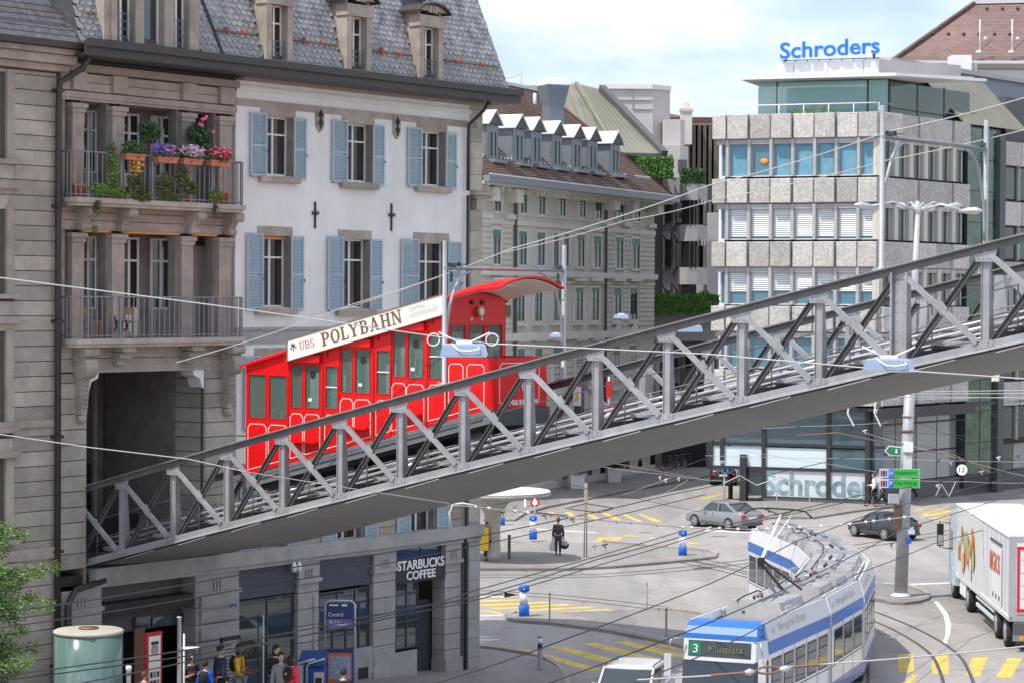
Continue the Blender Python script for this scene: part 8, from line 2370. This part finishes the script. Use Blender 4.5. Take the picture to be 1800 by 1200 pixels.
# local: x forward, y left (towards camera-left is +y), box spans y from 0 to -2.55
def lb_(name, m, *a, parent=lo): return bx(name, M[m], parent, *a)
lb_('cargo_box', 'lorry_white', .12, LB, -2.5, -.02, 1.15, 3.9); lb_('roof_sheet', 'white', .05, LB + .03, -2.54, .02, 3.9, 3.95)
for q in ((.0, .12, -2.55, 0, 3.72, 3.95), (.0, .12, -2.55, 0, 1.02, 1.28), (.0, .12, -.26, 0, 1.28, 3.72), (.0, .12, -2.55, -2.29, 1.28, 3.72)): lb_('rear_frame', 'mullion', *q)
dr = lb_('rear_door', 'lorry_white', -.02, .04, -2.3, -.25, 1.28, 3.72)
for q in ((-2.3, -.25, 3.5, 3.6), (-2.3, -.25, 1.34, 1.46), (-.35, -.26, 1.46, 3.5)): lb_('red_border', 'sign_red', -.04, -.022, *q, parent=dr)
for k in range(4): lb_('door_groove', 'mullion', -.028, -.022, -2.25, -.4, 1.8 + k*.45, 1.82 + k*.45, parent=dr)
lb_('red_logo', 'orange_red', -.05, -.03, -1.2, -.85, 2.8, 3.1, parent=dr)
for k in range(12):
 lb_('side_joint', 'stone_blue', 1.0 + k*1.05, 1.015 + k*1.05, -.02, -.012, 1.25, 3.85)
lb_('lower_rail', 'zinc_white', 0, LB, -.12, .02, 1.04, 1.18); lb_('side_door_seam', 'grey_dark', 1.7, 1.74, -.02, .0, 1.3, 3.3); lb_('side_door', 'white', 1.74, 4.1, -.02, -.005, 1.25, 3.4); lb_('door_rail', 'grey_dark', 1.7, 4.3, -.02, .03, 3.42, 3.50)
for k in range(3): lb_('side_latch', 'black', 2.2 + k*.7, 2.3 + k*.7, .0, .02, 1.45, 1.62)
word('MIGROS', M['orange_red'], lo, (4.5, .006, 2.35), (-2.4, 0, 0), (0, 0, .72), name='lettering', bold=.02)
def veg(x, z, rx, rz_, m, ang=0):
 n = 18; P = []
 for j in range(n):
  a = 2*math.pi*j/n; u, v = rx*math.cos(a)*(1 + .15*math.sin(3*a)), rz_*math.sin(a); P.append((x + u*math.cos(ang) - v*math.sin(ang), .0 + .0, z + u*math.sin(ang) + v*math.cos(ang)))
 return P
pic = lb_('picture_ground', 'veg_pale', 6.9, 13.0, -.018, .002, 1.2, 3.8); k = 0
for _ in range(46):
 x = rnd.uniform(7.6, 12.7); z = 2.4 + rnd.gauss(0, .55) * (1 if x > 9 else .7); rx, rz_ = rnd.uniform(.12, .38), rnd.uniform(.2, .6)
 if not 1.5 < z - rz_*.5 < 3.5 or z + rz_ > 3.75 or z - rz_ < 1.25: continue
 m = rnd.choice(('veg_orange', 'veg_red', 'veg_green', 'veg_olive', 'veg_orange', 'veg_pale'))
 P = [(px_, .004 + k*.0012, pz) for px_, _, pz in veg(x, z, rx, rz_, m, rnd.uniform(-.7, .7))][::-1]; MB().poly(P).build('vegetable_print', M[m], pic); k += 1
# chassis, axles, guard rails, tractor
lb_('chassis', 'black', .5, LB + 2.4, -1.7, -.85, .75, 1.05); lb_('tail_lift', 'grey_dark', -.25, .1, -2.4, -.15, .55, 1.0)
bb = lb_('rear_bumper', 'zinc', -.3, -.18, -2.45, -.1, .38, .58); lb_('tail_light', 'sign_red', -.33, -.30, -.75, -.5, .40, .55, parent=bb); lb_('tail_light', 'orange', -.33, -.30, -.45, -.3, .40, .55, parent=bb)
for q in ((3.6, 8.0, -.08, -.02, .55, .68), (3.6, 8.0, -.08, -.02, .85, .95)): lb_('side_guard', 'zinc_white', *q)
for x in (1.1, 3.4):
 for y in (-.35, -2.2): wheel(lo, x, y + .17*(1 if y > -1 else -1), .50, .3) if False else None
def lw(x, y):
 o = MB().lathe([(.28, 0), (.48, 0), (.51, .06), (.51, .26), (.48, .32), (.28, .32)], 22).build('wheel', M['tyre'], lo, loc=(x, y, .51), rot=(-math.pi/2, 0, 0)); MB().lathe([(.08, .30), (.30, .26), (.31, .33)], 18).build('rim', M['alloy'], o)
for x in (1.1, 3.2, 10.4, 14.7):
 for y in (-.36, -2.5): lw(x, y)
lb_('mudguard', 'black', .5, 1.7, -.45, -.02, 1.03, 1.10); lb_('marker_lamp', 'orange_red', 9.4, 9.6, -.1, .0, .95, 1.08)
cx = LB + .35
lb_('tank', 'white', cx - 2.9, cx - 1.2, -.45, -.04, .45, 1.05); b = MB(); b.prism([(cx, -2.5, .6), (cx + 2.1, -2.5, .6), (cx + 2.2, -2.5, 1.6), (cx + 1.95, -2.5, 3.0), (cx + 1.4, -2.5, 3.55), (cx, -2.5, 3.6)][::-1], (0, 2.48, 0)); cb_ = b.build('cab', M['lorry_blue'], lo)
lb_('side_window', 'car_window', cx + .9, cx + 1.8, -.02, -.005, 1.95, 2.75); lb_('wind_deflector', 'lorry_blue', cx - .5, cx, -.10, -.03, 1.1, 3.8); lb_('mudguard', 'lorry_blue', cx + .4, cx + 1.8, -.3, .01, .95, 1.25)
lb_('mirror', 'black', cx + 2.0, cx + 2.15, .20, .46, 2.0, 2.9); MB().tube([(cx + 1.8, -.02, 2.95), (cx + 2.05, .35, 3.0), (cx + 2.05, .35, 1.95), (cx + 1.8, -.02, 1.9)], .025, 6).build('mirror_bracket', M['black'], lo); lb_('mirror_glass', 'alloy', cx + 1.985, cx + 1.998, .22, .44, 2.05, 2.45)
# ------------------------------------------------------------------ parked bicycles in the shade
bk = thing('bicycle', G(1172, 826, .115), 'leftmost bicycle of the row parked in the shade under the bridge', 'bicycle', 'bicycles parked by the grey house', .9)
def bike(t):
 for x in (-.52, .52):
  n = 20; b = MB(); b.tube([(x + .33*math.cos(2*math.pi*j/n), 0, .34 + .33*math.sin(2*math.pi*j/n)) for j in range(n + 1)], .022, 5); b.build('wheel', M['tyre'], t)
  b = MB()
  for j in range(6): a = math.pi*j/6; b.beam((x - .31*math.cos(a), 0, .34 - .31*math.sin(a)), (x + .31*math.cos(a), 0, .34 + .31*math.sin(a)), .006, .006)
  b.build('spokes', M['alloy'], t)
 b = MB()
 for p_, q_ in (((-.52, 0, .34), (-.12, 0, .30)), ((-.12, 0, .30), (-.25, 0, .82)), ((-.25, 0, .78), (.38, 0, .82)), ((-.12, 0, .30), (.40, 0, .74)), ((-.52, 0, .34), (-.24, 0, .74)), ((.52, 0, .34), (.37, 0, .95))): b.tube([p_, q_], .018, 6)
 b.build('frame', M['grey_dark'], t); MB().tube([(.30, -.25, .98), (.38, -.1, 1.0), (.38, .1, 1.0), (.30, .25, .98)], .014, 6).build('handlebar', M['alloy'], t); MB().sphere((-.27, 0, .88), .09, 8, 5, (1.5, .8, .35)).build('saddle', M['black'], t); MB().sphere((-.12, 0, .30), .07, 8, 5, (1, .3, 1)).build('chainring', M['alloy'], t)
bike(bk)
for i, lb in enumerate(('second', 'third', 'fourth', 'fifth', 'rightmost')):
 c = copy_tree(bk); q = G(1184 + i*11, 825 - i*2.2, .115); c.location = q; c.rotation_euler = (0, 0, .8 + rnd.uniform(-.25, .25)); c['label'] = lb + (' bicycle from the left in the shaded row under the bridge' if i < 4 else ' bicycle of the shaded row under the bridge')
# ------------------------------------------------------------------ people
def skin_mesh(verts, edges, radii, root=0, sub=1):
 me = bpy.data.meshes.new('figure'); me.from_pydata(verts, edges, []); ob = bpy.data.objects.new('figure', me); col.objects.link(ob)
 ob.modifiers.new('s', 'SKIN'); sv = me.skin_vertices[0].data
 for i, r in enumerate(radii): sv[i].radius = (r, r) if not isinstance(r, tuple) else r
 sv[root].use_root = True
 if sub: ob.modifiers.new('u', 'SUBSURF').levels = sub
 bpy.context.view_layer.update()
 dg_ = bpy.context.evaluated_depsgraph_get(); out = bpy.data.meshes.new_from_object(ob.evaluated_get(dg_)); bpy.data.objects.remove(ob)
 for p_ in out.polygons: p_.use_smooth = True
 return out
defm('skin', (0.55, 0.32, 0.23), 0.6); defm('skin_dark', (0.16, 0.08, 0.05), 0.6); defm('hair_dark', (0.02, 0.015, 0.012), 0.7); defm('hair_brown', (0.09, 0.05, 0.03), 0.7)
for k, c in (('c_suit', (.05, .055, .065)), ('c_black', (.015, .015, .017)), ('c_white', (.75, .75, .73)), ('c_navy', (.02, .025, .06)), ('c_yellow', (.62, .34, .03)), ('c_blue', (.01, .08, .50)), ('c_red', (.75, .05, .08)), ('c_grey', (.20, .21, .22)), ('c_jeans', (.05, .08, .15)), ('c_green', (.2, .4, .08))): defm(k, c, .85, var=.12, scale=5)
def person(p, rz, label, top, legs, h=1.75, hair='hair_dark', skin='skin', pose='stand', arms=('down', 'down'), bag=None, group=None, hairlen=0, coat=False, lean=0.0):
 t = thing('person', p, label, 'person', group, rz); S = h / 1.75
 st = {'stand': ((.09, 0), (-.09, 0)), 'walk': ((.08, -.34), (-.08, .30))}[pose]
 V = [(0, 0, .93), (0, 0, 1.08), (0, -.0 - lean*.4, 1.28), (0, -lean*.8, 1.42), (0, -lean, 1.50)]; E = [(0, 1), (1, 2), (2, 3), (3, 4)]; R = [(.15, .105), (.13, .095), (.155, .105), (.13, .085), .05]
 V = [Vector(v) for v in V]; hands = []
 legsI = []
 for k, (fx, fy) in enumerate(st):
  sg = 1 if k == 0 else -1; a = len(V); bent = .10 if (pose == 'walk' and fy > 0) else 0
  V += [Vector((sg*.09, 0, .88)), Vector((sg*.095, fy*.45 - bent*1.0, .49)), Vector((fx, fy, .09 + bent)), Vector((fx, fy - .12, .045 + bent*.6))]
  E += [(0, a), (a, a+1), (a+1, a+2), (a+2, a+3)]; R += [.095, .062, .042, .038]; legsI.append((a, a+1, a+2, a+3))
 armsI = []
 for k, ar in enumerate(arms):
  sg = 1 if k == 0 else -1; sh_ = V[3] + Vector((sg*.17, 0, -.02)); a = len(V)
  if ar == 'down': el, wr = sh_ + Vector((sg*.06, .03, -.30)), sh_ + Vector((sg*.07, -.04, -.56))
  elif ar == 'phone': el, wr = sh_ + Vector((sg*.05, .0, -.29)), sh_ + Vector((-sg*.06, -.26, -.18))
  elif ar == 'fwd': el, wr = sh_ + Vector((sg*.04, -.05, -.28)), sh_ + Vector((sg*.02, -.32, -.30))
  elif ar == 'swing': el, wr = sh_ + Vector((sg*.05, .10, -.27)), sh_ + Vector((sg*.05, -.04, -.50))
  dr_ = (wr - el).normalized(); V += [sh_, el, wr, wr + dr_*.07]; E += [(3, a), (a, a+1), (a+1, a+2), (a+2, a+3)]; R += [.058, .042, .028, .030]
  armsI.append((a, a+1, a+2, a+3)); sd = dr_.cross(Vector((0, 1, 0))).normalized() if abs(dr_.y) < .9 else Vector((1, 0, 0)); hands.append(wr)
  for j, (off, ln) in enumerate(((-.027, .065), (-.009, .08), (.009, .075), (.027, .06))):
   q = len(V); b0 = V[a+3] + sd*off; V += [b0 + dr_*ln*.6, b0 + dr_*ln*.9 + Vector((0, -.02, 0))]; E += [(a+3, q), (q, q+1)]; R += [.009, .008]
  q = len(V); V += [wr + sd*.045*(-sg) + dr_*.05 + Vector((0, -.02, 0))]; E += [(a+2, q)]; R += [.010]
 hd = V[4] + Vector((0, -.015 - lean*.3, .16)); q = len(V); V += [V[4] + Vector((0, -.01, .06))]; E += [(4, q)]; R += [.048]
 V = [v * S for v in V]; sc_ = lambda r: tuple(x*S for x in r) if isinstance(r, tuple) else r*S; R = [sc_(r) for r in R]
 link('body', skin_mesh(V, E, R), t).data.materials.append(M[skin])
 def sub_(ids, edges, grow, nm, mm, radd=None, cut=None):
  vv = [V[i].copy() for i in ids]; ee = [(ids.index(a), ids.index(b_)) for a, b_ in edges]; rr = [((R[i][0] + grow*S, R[i][1] + grow*S) if isinstance(R[i], tuple) else R[i] + grow*S) for i in ids]
  if cut:
   for i, f in cut: j = ids.index(i); pr = cut[(i, f)]; vv[j] = vv[j].lerp(V[pr], f)
  o = link(nm, skin_mesh(vv, ee, rr), t); o.data.materials.append(M[mm]); return o
 (l0, l1, l2, l3), (m0, m1, m2, m3) = legsI; (a0, a1, a2, a3), (c0, c1, c2, c3) = armsI
 sub_([0, l0, l1, l2, m0, m1, m2], [(0, l0), (l0, l1), (l1, l2), (0, m0), (m0, m1), (m1, m2)], .016, 'trousers', legs, cut={(l2, .12): l1, (m2, .12): m1})
 sub_([0, 1, 2, 3, 4, a0, a1, a2, c0, c1, c2] , [(0, 1), (1, 2), (2, 3), (3, 4), (3, a0), (a0, a1), (a1, a2), (3, c0), (c0, c1), (c1, c2)], .028, 'jacket' if coat else 'shirt', top, cut={(4, .45): 3, (a2, .1 if coat else .75): a1, (c2, .1 if coat else .75): c1})
 for k in (l2, m2): f = V[k]; MB().sphere((f.x, f.y - .06*S, f.z - .035*S), .075*S, 10, 6, (.62, 1.75, .62)).build('shoe', M['black'], t)
 hp = hd * S; b = MB(); b.smooth = True
 b.sphere(hp, .105*S, 16, 12, (.80, .98, 1.16)); b.sphere(hp + Vector((0, -.105*S, -.015*S)), .02*S, 6, 5, (.8, 1, 1.5))
 for sg in (-1, 1): b.sphere(hp + Vector((sg*.086*S, .0, 0)), .025*S, 6, 5, (.4, .8, 1.3))
 b.build('head', M[skin], t)
 for sg in (-1, 1): MB().sphere(hp + Vector((sg*.033*S, -.092*S, .02*S)), .012*S, 6, 4, (1.2, .6, .7)).build('eye', M['black'], t)
 MB().sphere(hp + Vector((0, -.088*S, -.065*S)), .02*S, 6, 4, (1.3, .5, .35)).build('mouth', M['red_letter'], t)
 b = MB(); b.smooth = True; b.sphere(hp + Vector((0, .022*S, .035*S)), .113*S, 14, 10, (.86, .98, 1.08))
 if hairlen: b.sphere(hp + Vector((0, .05*S, -.05*S)), .11*S, 12, 8, (.9, .75, 1.0 + hairlen))
 b.build('hair', M[hair], t)
 if bag == 'backpack':
  q = V[2] + Vector((0, .17*S, .0)); o = MB().sphere(q, .19*S, 12, 8, (.80, .55, 1.15)).build('backpack', M['c_black'], t)
  for sg in (-1, 1): MB().tube([V[3] + Vector((sg*.1*S, .12*S, .03)), V[3] + Vector((sg*.11*S, -.10*S, .0)), V[2] + Vector((sg*.13*S, -.13*S, -.1)), V[1] + Vector((sg*.13*S, .1*S, .08))], .018*S, 5).build('strap', M['c_black'], o)
 return t, V, hands, S
def on_side(x, y, h):
 """standing point on the rising pavement for a head top seen at (x, y)"""
 z = .9
 for _ in range(12):
  r = ray(x, y); k = (z + h - EYE) / r.z; p = Vector((r.x*k, r.y*k, 0)); z = zside(p)
 p.z = z; return p
# the suited man with his bags on the tram platform
p = G(981, 976, .115); t, V, hn, S = person(p, math.pi, 'man in a dark grey suit seen from behind, carrying two bags', 'c_suit', 'c_suit', 1.74, 'hair_brown', coat=True)
b = MB(); b.lathe([(.17, -.42), (.185, -.25), (.15, -.05), (.03, .0)], 12, hn[0]*S + Vector((0, 0, -.04)), 1, .35);
bg1 = thing('plastic_bag', p + Vector((-.27, 0, .52)), 'pale plastic bag hanging from the left hand of the suited man', 'bag'); MB().lathe([(.10, -.28), (.14, -.22), (.12, 0), (.07, .12), (.03, .2)], 12, (0, 0, 0), 1, .45).build('sack', M['zinc_white'], bg1); MB().tube([(-.05, 0, .15), (0, 0, .32), (.05, 0, .15)], .008, 5).build('handle', M['zinc_white'], bg1)
bg2 = thing('helmet_bag', p + Vector((.30, 0, .50)), 'black and white round bag in the right hand of the suited man', 'bag'); MB().sphere((0, 0, 0), .21, 14, 8, (1, .8, .9)).build('shell', M['black'], bg2); MB().sphere((0, -.02, .05), .20, 14, 8, (.9, .85, .75)).build('pale_top', M['stone_blue'], bg2); MB().tube([(-.1, 0, .16), (0, 0, .32), (.1, 0, .16)], .012, 5).build('handle', M['black'], bg2)
# pedestrians before the office block
person(G(1536, 889, .115), -1.9, 'walker in a white shirt and dark trousers beside the window letters', 'c_white', 'c_black', 1.9, 'hair_brown', pose='walk', arms=('swing', 'fwd'), coat=True)
person(G(1552, 890, .115), -1.8, 'walker dressed all in black just behind the white shirted one', 'c_black', 'c_black', 1.8, 'hair_dark', pose='walk', arms=('swing', 'down'), coat=True)
person(G(1603, 879, .115), 1.2, 'dark dressed walker half hidden right behind the lamp mast', 'c_black', 'c_black', 1.85, 'hair_dark', pose='walk', coat=True)
person(G(856, 984, .115), .4, 'dark dressed person half hidden between the yellow box and shelter column', 'c_black', 'c_black', 1.7, 'hair_dark', coat=True)
# group on the pavement before the shops
def crowd(x, y, h, rz, lb, top, legs, **k): return person(on_side(x, y, h), rz, lb, top, legs, h, **k)
t, V, hn, S = crowd(336, 1150, 1.62, .5, 'youth in a black shirt with orange print looking at a phone', 'c_black', 'c_black', arms=('phone', 'phone'))
word('NEW YORK', M['orange_red'], t, (-.13*S, -.135*S, 1.24*S), (.26*S, 0, 0), (0, 0, .07*S))
MB().lathe([(.11, 0), (.112, .06), (.07, .12), (.01, .14)], 12, (0, -.01, 1.60*S)).build('cap', M['c_black'], t)
crowd(361, 1162, 1.48, 2.9, 'child in a bright blue jacket with a blue backpack', 'c_blue', 'c_jeans', hair='hair_dark', coat=True, bag='backpack')
crowd(388, 1134, 1.80, 2.2, 'tall person in a navy pullover standing with back turned', 'c_navy', 'c_black', hair='hair_dark', coat=True)
crowd(421, 1134, 1.78, 1.3, 'person in a mustard yellow shirt with a black backpack, gesturing', 'c_yellow', 'c_grey', skin='skin_dark', arms=('fwd', 'fwd'), bag='backpack', hairlen=.1)
crowd(480, 1135, 1.74, .8, 'dark haired person in black bending over a phone by the glass door', 'c_black', 'c_jeans', arms=('phone', 'phone'), lean=.10, coat=True, hairlen=.3)
crowd(494, 1148, 1.68, .2, 'person in a grey hooded top in front of the glass door', 'c_grey', 'c_black', arms=('phone', 'down'), coat=True)
crowd(512, 1153, 1.62, 2.6, 'person in a bright red jacket with a black backpack', 'c_red', 'c_black', coat=True, bag='backpack', hairlen=.3)
crowd(604, 1176, 1.55, 3.0, 'dark haired person in black before the city map, head only in view', 'c_black', 'c_black', coat=True)
crowd(254, 1181, 1.40, 2.7, 'child in a dark jacket beside the red poster stand', 'c_navy', 'c_black', hair='hair_brown', coat=True)
# ------------------------------------------------------------------ overhead wires, fittings, hanging lamps
wr_ = tag(empty('overhead_wiring', (3, 60, 6)), 'web of tram contact and span wires crossing the whole square', 'overhead wires')
OW = wr_.location
def wire(pts, r, m, sag=0.0, name='wire'):
 """pts: (x, y, distance) in order; hung with a little sag"""
 P = [at(*q) - OW for q in pts]; out = []
 for i in range(len(P) - 1):
  for k in range(8): u = k/8; out.append(P[i].lerp(P[i+1], u) - Vector((0, 0, sag*4*u*(1-u))))
 out.append(P[-1]); MB().tube(out, r*.8, 5).build(name, M[m], wr_); return out
pale, dark = 'wire_pale', 'wire_dark'
wire([(-40, 483, 47), (425, 543, 47), (770, 592, 47), (862, 604, 47), (1240, 622, 46), (1520, 646, 45), (1900, 672, 44)], .017, pale)
wire([(-40, 757, 50), (160, 786, 50), (330, 806, 50), (430, 828, 50), (620, 858, 52), (790, 884, 55)], .014, pale)
wire([(310, 637, 60), (620, 535, 58), (900, 437, 56), (1250, 325, 54), (1560, 232, 52), (1900, 142, 50)], .016, pale, .06)
wire([(600, 545, 62), (880, 445, 60), (1100, 388, 58), (1260, 350, 56), (1560, 282, 54), (1900, 202, 52)], .014, pale, .05)
for y0, y1 in ((688, 684), (692, 690), (697, 700)): wire([(1450, y0, 75), (1620, y0, 75), (1900, y1, 75)], .018, pale)
wire([(1340, 700, 90), (1585, 702, 92), (1900, 694, 95)], .012, pale)
# dark contact wires running up to the right
wire([(-40, 1082, 52), (400, 1013, 60), (850, 940, 72), (1180, 868, 86), (1500, 800, 100)], .022, dark, .04)
wire([(-40, 1108, 52), (400, 1039, 60), (850, 955, 72), (1240, 868, 88)], .020, dark, .04)
wire([(-40, 1192, 50), (400, 1130, 56), (730, 1066, 62), (850, 1044, 66), (1050, 982, 74), (1245, 928, 82), (1500, 872, 92), (1900, 800, 108)], .022, dark, .03)
wire([(-40, 1200, 50), (400, 1141, 56), (730, 1075, 62), (850, 1050, 66), (1060, 990, 74), (1250, 932, 82), (1560, 865, 94)], .020, dark, .03)
wire([(130, 1202, 50), (450, 1134, 56), (730, 1068, 61), (830, 1038, 65), (1200, 932, 80)], .020, dark, .03)
wire([(560, 1240, 50), (780, 1196, 54), (1000, 1120, 60), (1250, 1024, 70), (1400, 950, 78), (1540, 897, 88), (1900, 806, 110)], .022, dark, .03)
wire([(900, 1225, 50), (963, 1200, 52), (1250, 1092, 60), (1430, 1010, 70), (1585, 930, 82), (1900, 830, 100)], .022, dark, .03)
wire([(1080, 1210, 50), (1240, 1148, 56), (1350, 1093, 62), (1500, 1010, 72), (1640, 955, 84), (1900, 880, 100)], .020, dark, .03)
wire([(830, 895, 80), (960, 868, 88), (1130, 845, 98), (1240, 805, 108)], .015, dark)
for x0, y0, x1, y1, m in ((1095, 868, 1180, 838, pale), (1130, 888, 1210, 842, pale), (1180, 905, 1270, 850, pale), (1250, 776, 1800, 726, dark), (1270, 740, 1800, 770, dark), (1240, 765, 1590, 760, dark), (1360, 720, 1700, 800, dark), (1300, 790, 1590, 835, pale), (1520, 760, 1800, 836, pale), (1600, 735, 1800, 815, dark), (1440, 730, 1580, 745, dark), (1600, 843, 1800, 848, pale), (1240, 800, 1900, 812, pale), (1060, 820, 1270, 845, pale), (1255, 755, 1560, 742, pale), (1620, 700, 1900, 760, dark), (1000, 850, 1240, 900, dark)):
 wire([(x0, y0, 100), ((x0+x1)/2, (y0+y1)/2, 101), (x1, y1, 102)], .013, m, .03)
# beaded span wire
P = wire([(785, 887, 66), (835, 890, 68), (1010, 910, 76), (1200, 926, 84), (1330, 930, 84), (1480, 922, 86), (1590, 908, 88), (1900, 895, 88)], .022, pale)
for k in range(30):
 q = P[min(len(P)-1, 8 + int(k*1.6))]; MB().sphere(q, .055, 6, 4, (1.3, 1, 1)).build('bead_insulator', M['white'], wr_)
wire([(1120, 1194, 48), (1240, 1187, 48), (1300, 1182, 48)], .022, pale); wire([(1370, 1172, 48), (1560, 1158, 48), (1720, 1144, 48), (1900, 1124, 48)], .022, pale)
# turnbuckle and link near the bottom
def ringw(x, y, Y, rx, rz_, r, m, name='ring'):
 c = at(x, y, Y) - OW; MB().tube([c + Vector((rx*math.cos(2*math.pi*j/16), 0, rz_*math.sin(2*math.pi*j/16) + .05*math.cos(2*math.pi*j/16)*rx)) for j in range(17)], r, 6).build(name, M[m], wr_)
ringw(1350, 1177, 48, .23, .07, .025, 'wire_rust', 'chain_link')
for x in (1318, 1382): MB().tube([at(x-14, 1182 - (x-1318)*.09, 48) - OW, at(x, 1180 - (x-1318)*.09, 48) - OW, at(x+10, 1179 - (x-1318)*.09, 48) - OW], [.02, .075, .02], 8).build('insulator', M['galv'], wr_)
wire([(1250, 1186, 47.9), (1310, 1181, 47.9)], .035, 'wire_rust', name='turnbuckle'); wire([(1395, 1171, 47.9), (1440, 1167, 47.9)], .035, 'wire_rust', name='turnbuckle')
# switch fittings and small clamps scattered over the crossing wires
for x, y in ((735, 1063), (818, 1038), (884, 900), (905, 891), (958, 905), (1007, 912), (1063, 957), (1045, 960), (1160, 838), (1170, 842), (1193, 840), (1245, 927), (1345, 890), (1350, 894), (1395, 998), (1405, 1000), (1500, 1012), (1567, 955), (1480, 835), (1500, 750), (1330, 800), (1410, 797), (1650, 808), (1672, 812), (1755, 803), (1790, 800), (1540, 720), (1600, 722), (1585, 700), (1648, 852), (1725, 828), (1735, 840), (1788, 850), (1310, 742), (1380, 745), (1440, 752), (1520, 756)):
 q = at(x, y, 80 if y > 890 else 99) - OW; s_ = rnd.uniform(.4, 1.0); m = rnd.choice(('wire_rust', 'wire_dark', 'galv', 'white'))
 b = MB(); b.beam(q + Vector((-.12*s_, 0, -.02)), q + Vector((.12*s_, 0, .03)), .04, .04); b.beam(q + Vector((-.02, 0, 0)), q + Vector((.05*s_, 0, -.12)), .035, .035); b.build('wire_clamp', M[m], wr_)
for x, y in ((870, 896), (950, 903)):   # frog plates
 q = at(x + 20, y, 74) - OW; b = MB(); b.beam(q + Vector((-.5, 0, .05)), q + Vector((.5, 0, -.05)), .10, .03); b.build('wire_frog', M['grey_dark'], wr_)
for pts in (((993, 893), (1030, 884), (1080, 892), (1055, 900), (1000, 894)), ((1270, 850), (1300, 835), (1330, 852), (1372, 838), (1400, 846)), ((1645, 870), (1655, 850), (1668, 872), (1680, 846))):
 wire([(x, y, 90) for x, y in pts], .025, rnd.choice((dark, pale)), name='crossing_frame')
for x, y0, y1 in ((1493, 705, 748), (1540, 702, 748)): wire([(x, y0, 88), (x - 3, (y0+y1)/2, 88), (x + 8, y1, 88)], .04, 'white', name='feeder_cable')
for pts in (((1070, 812), (1170, 830), (1230, 840)), ((1400, 765), (1470, 760), (1560, 778)), ((1620, 790), (1680, 800), (1740, 830))):
 wire([(x, y, 98) for x, y in pts], .035, 'wire_rust', name='switch_bar')
q = at(1750, 660, 60) - OW; MB().cbox(q.x-.09, q.x+.09, q.y-.05, q.y+.05, q.z-.14, q.z+.14, .02).build('wire_box', M['sign_cream'], wr_)
MB().tube([at(x, y, 66) - OW for x, y in ((793, 930), (790, 900), (797, 885), (815, 884), (835, 888))], .03, 6).build('feeder_hook', M['white'], wr_)
def street_lamp(x, y, w, Y, label, hook=True):
 p = at(x, y, Y); t = thing('hanging_lamp', p, label, 'street lamp', 'blue grey lamps hung over the square'); k = Y / FPX; hw = w/2*k; h = w*.24*k
 b = MB(); b.add([(-hw, -.20, -h/2), (hw, -.20, -h/2), (hw, .20, -h/2), (-hw, .20, -h/2), (-hw*.90, -.15, h*.38), (hw*.90, -.15, h*.38), (hw*.90, .15, h*.38), (-hw*.90, .15, h*.38), (-hw*.8, -.11, h/2), (hw*.8, -.11, h/2), (hw*.8, .11, h/2), (-hw*.8, .11, h/2)], [(3,2,1,0),(0,1,5,4),(1,2,6,5),(2,3,7,6),(3,0,4,7),(4,5,9,8),(5,6,10,9),(6,7,11,10),(7,4,8,11),(8,9,10,11)]); b.build('housing', M['lamp_blue'], t)
 MB().box(-hw*.94, hw*.94, -.17, .17, -h/2-.03, -h/2).build('lens', M['white'], t); MB().box(-.16, .16, -.06, .06, h/2, h/2 + .06).build('clamp', M['white'], t)
 if hook:
  MB().tube([(-.25, -.1, h/2), (-.1, -.23, -.05*h), (.1, -.24, -.12*h), (.3, -.23, .05*h), (.28, -.2, h*.25)], .018, 6).build('cable_loop', M['white'], t)
  for s_ in (-1, 1): MB().tube([(s_*.12, 0, h/2 + .04), (s_*.3, 0, h/2 + .12), (s_*.5, 0, h/2 + .22)], .018, 6).build('stay', M['white'], t)
 return t
street_lamp(816, 614, 84, 46.8, 'blue grey lamp hanging on a wire before the red funicular car')
for x in (762, 865): ringw(x, 597, 46.8, .12, .12, .014, 'white', 'drip_loop')
street_lamp(1562, 640, 86, 45, 'blue grey lamp hanging in front of the bridge girder at the right')
street_lamp(977, 589, 22, 120, 'small lamp hanging before the grey house, left of the pole frame', False)
street_lamp(1092, 556, 26, 118, 'small lamp hanging before the grey house windows', False)
street_lamp(1213, 577, 44, 92, 'pale blue lamp hanging behind the bridge rail below the long hedge', False)
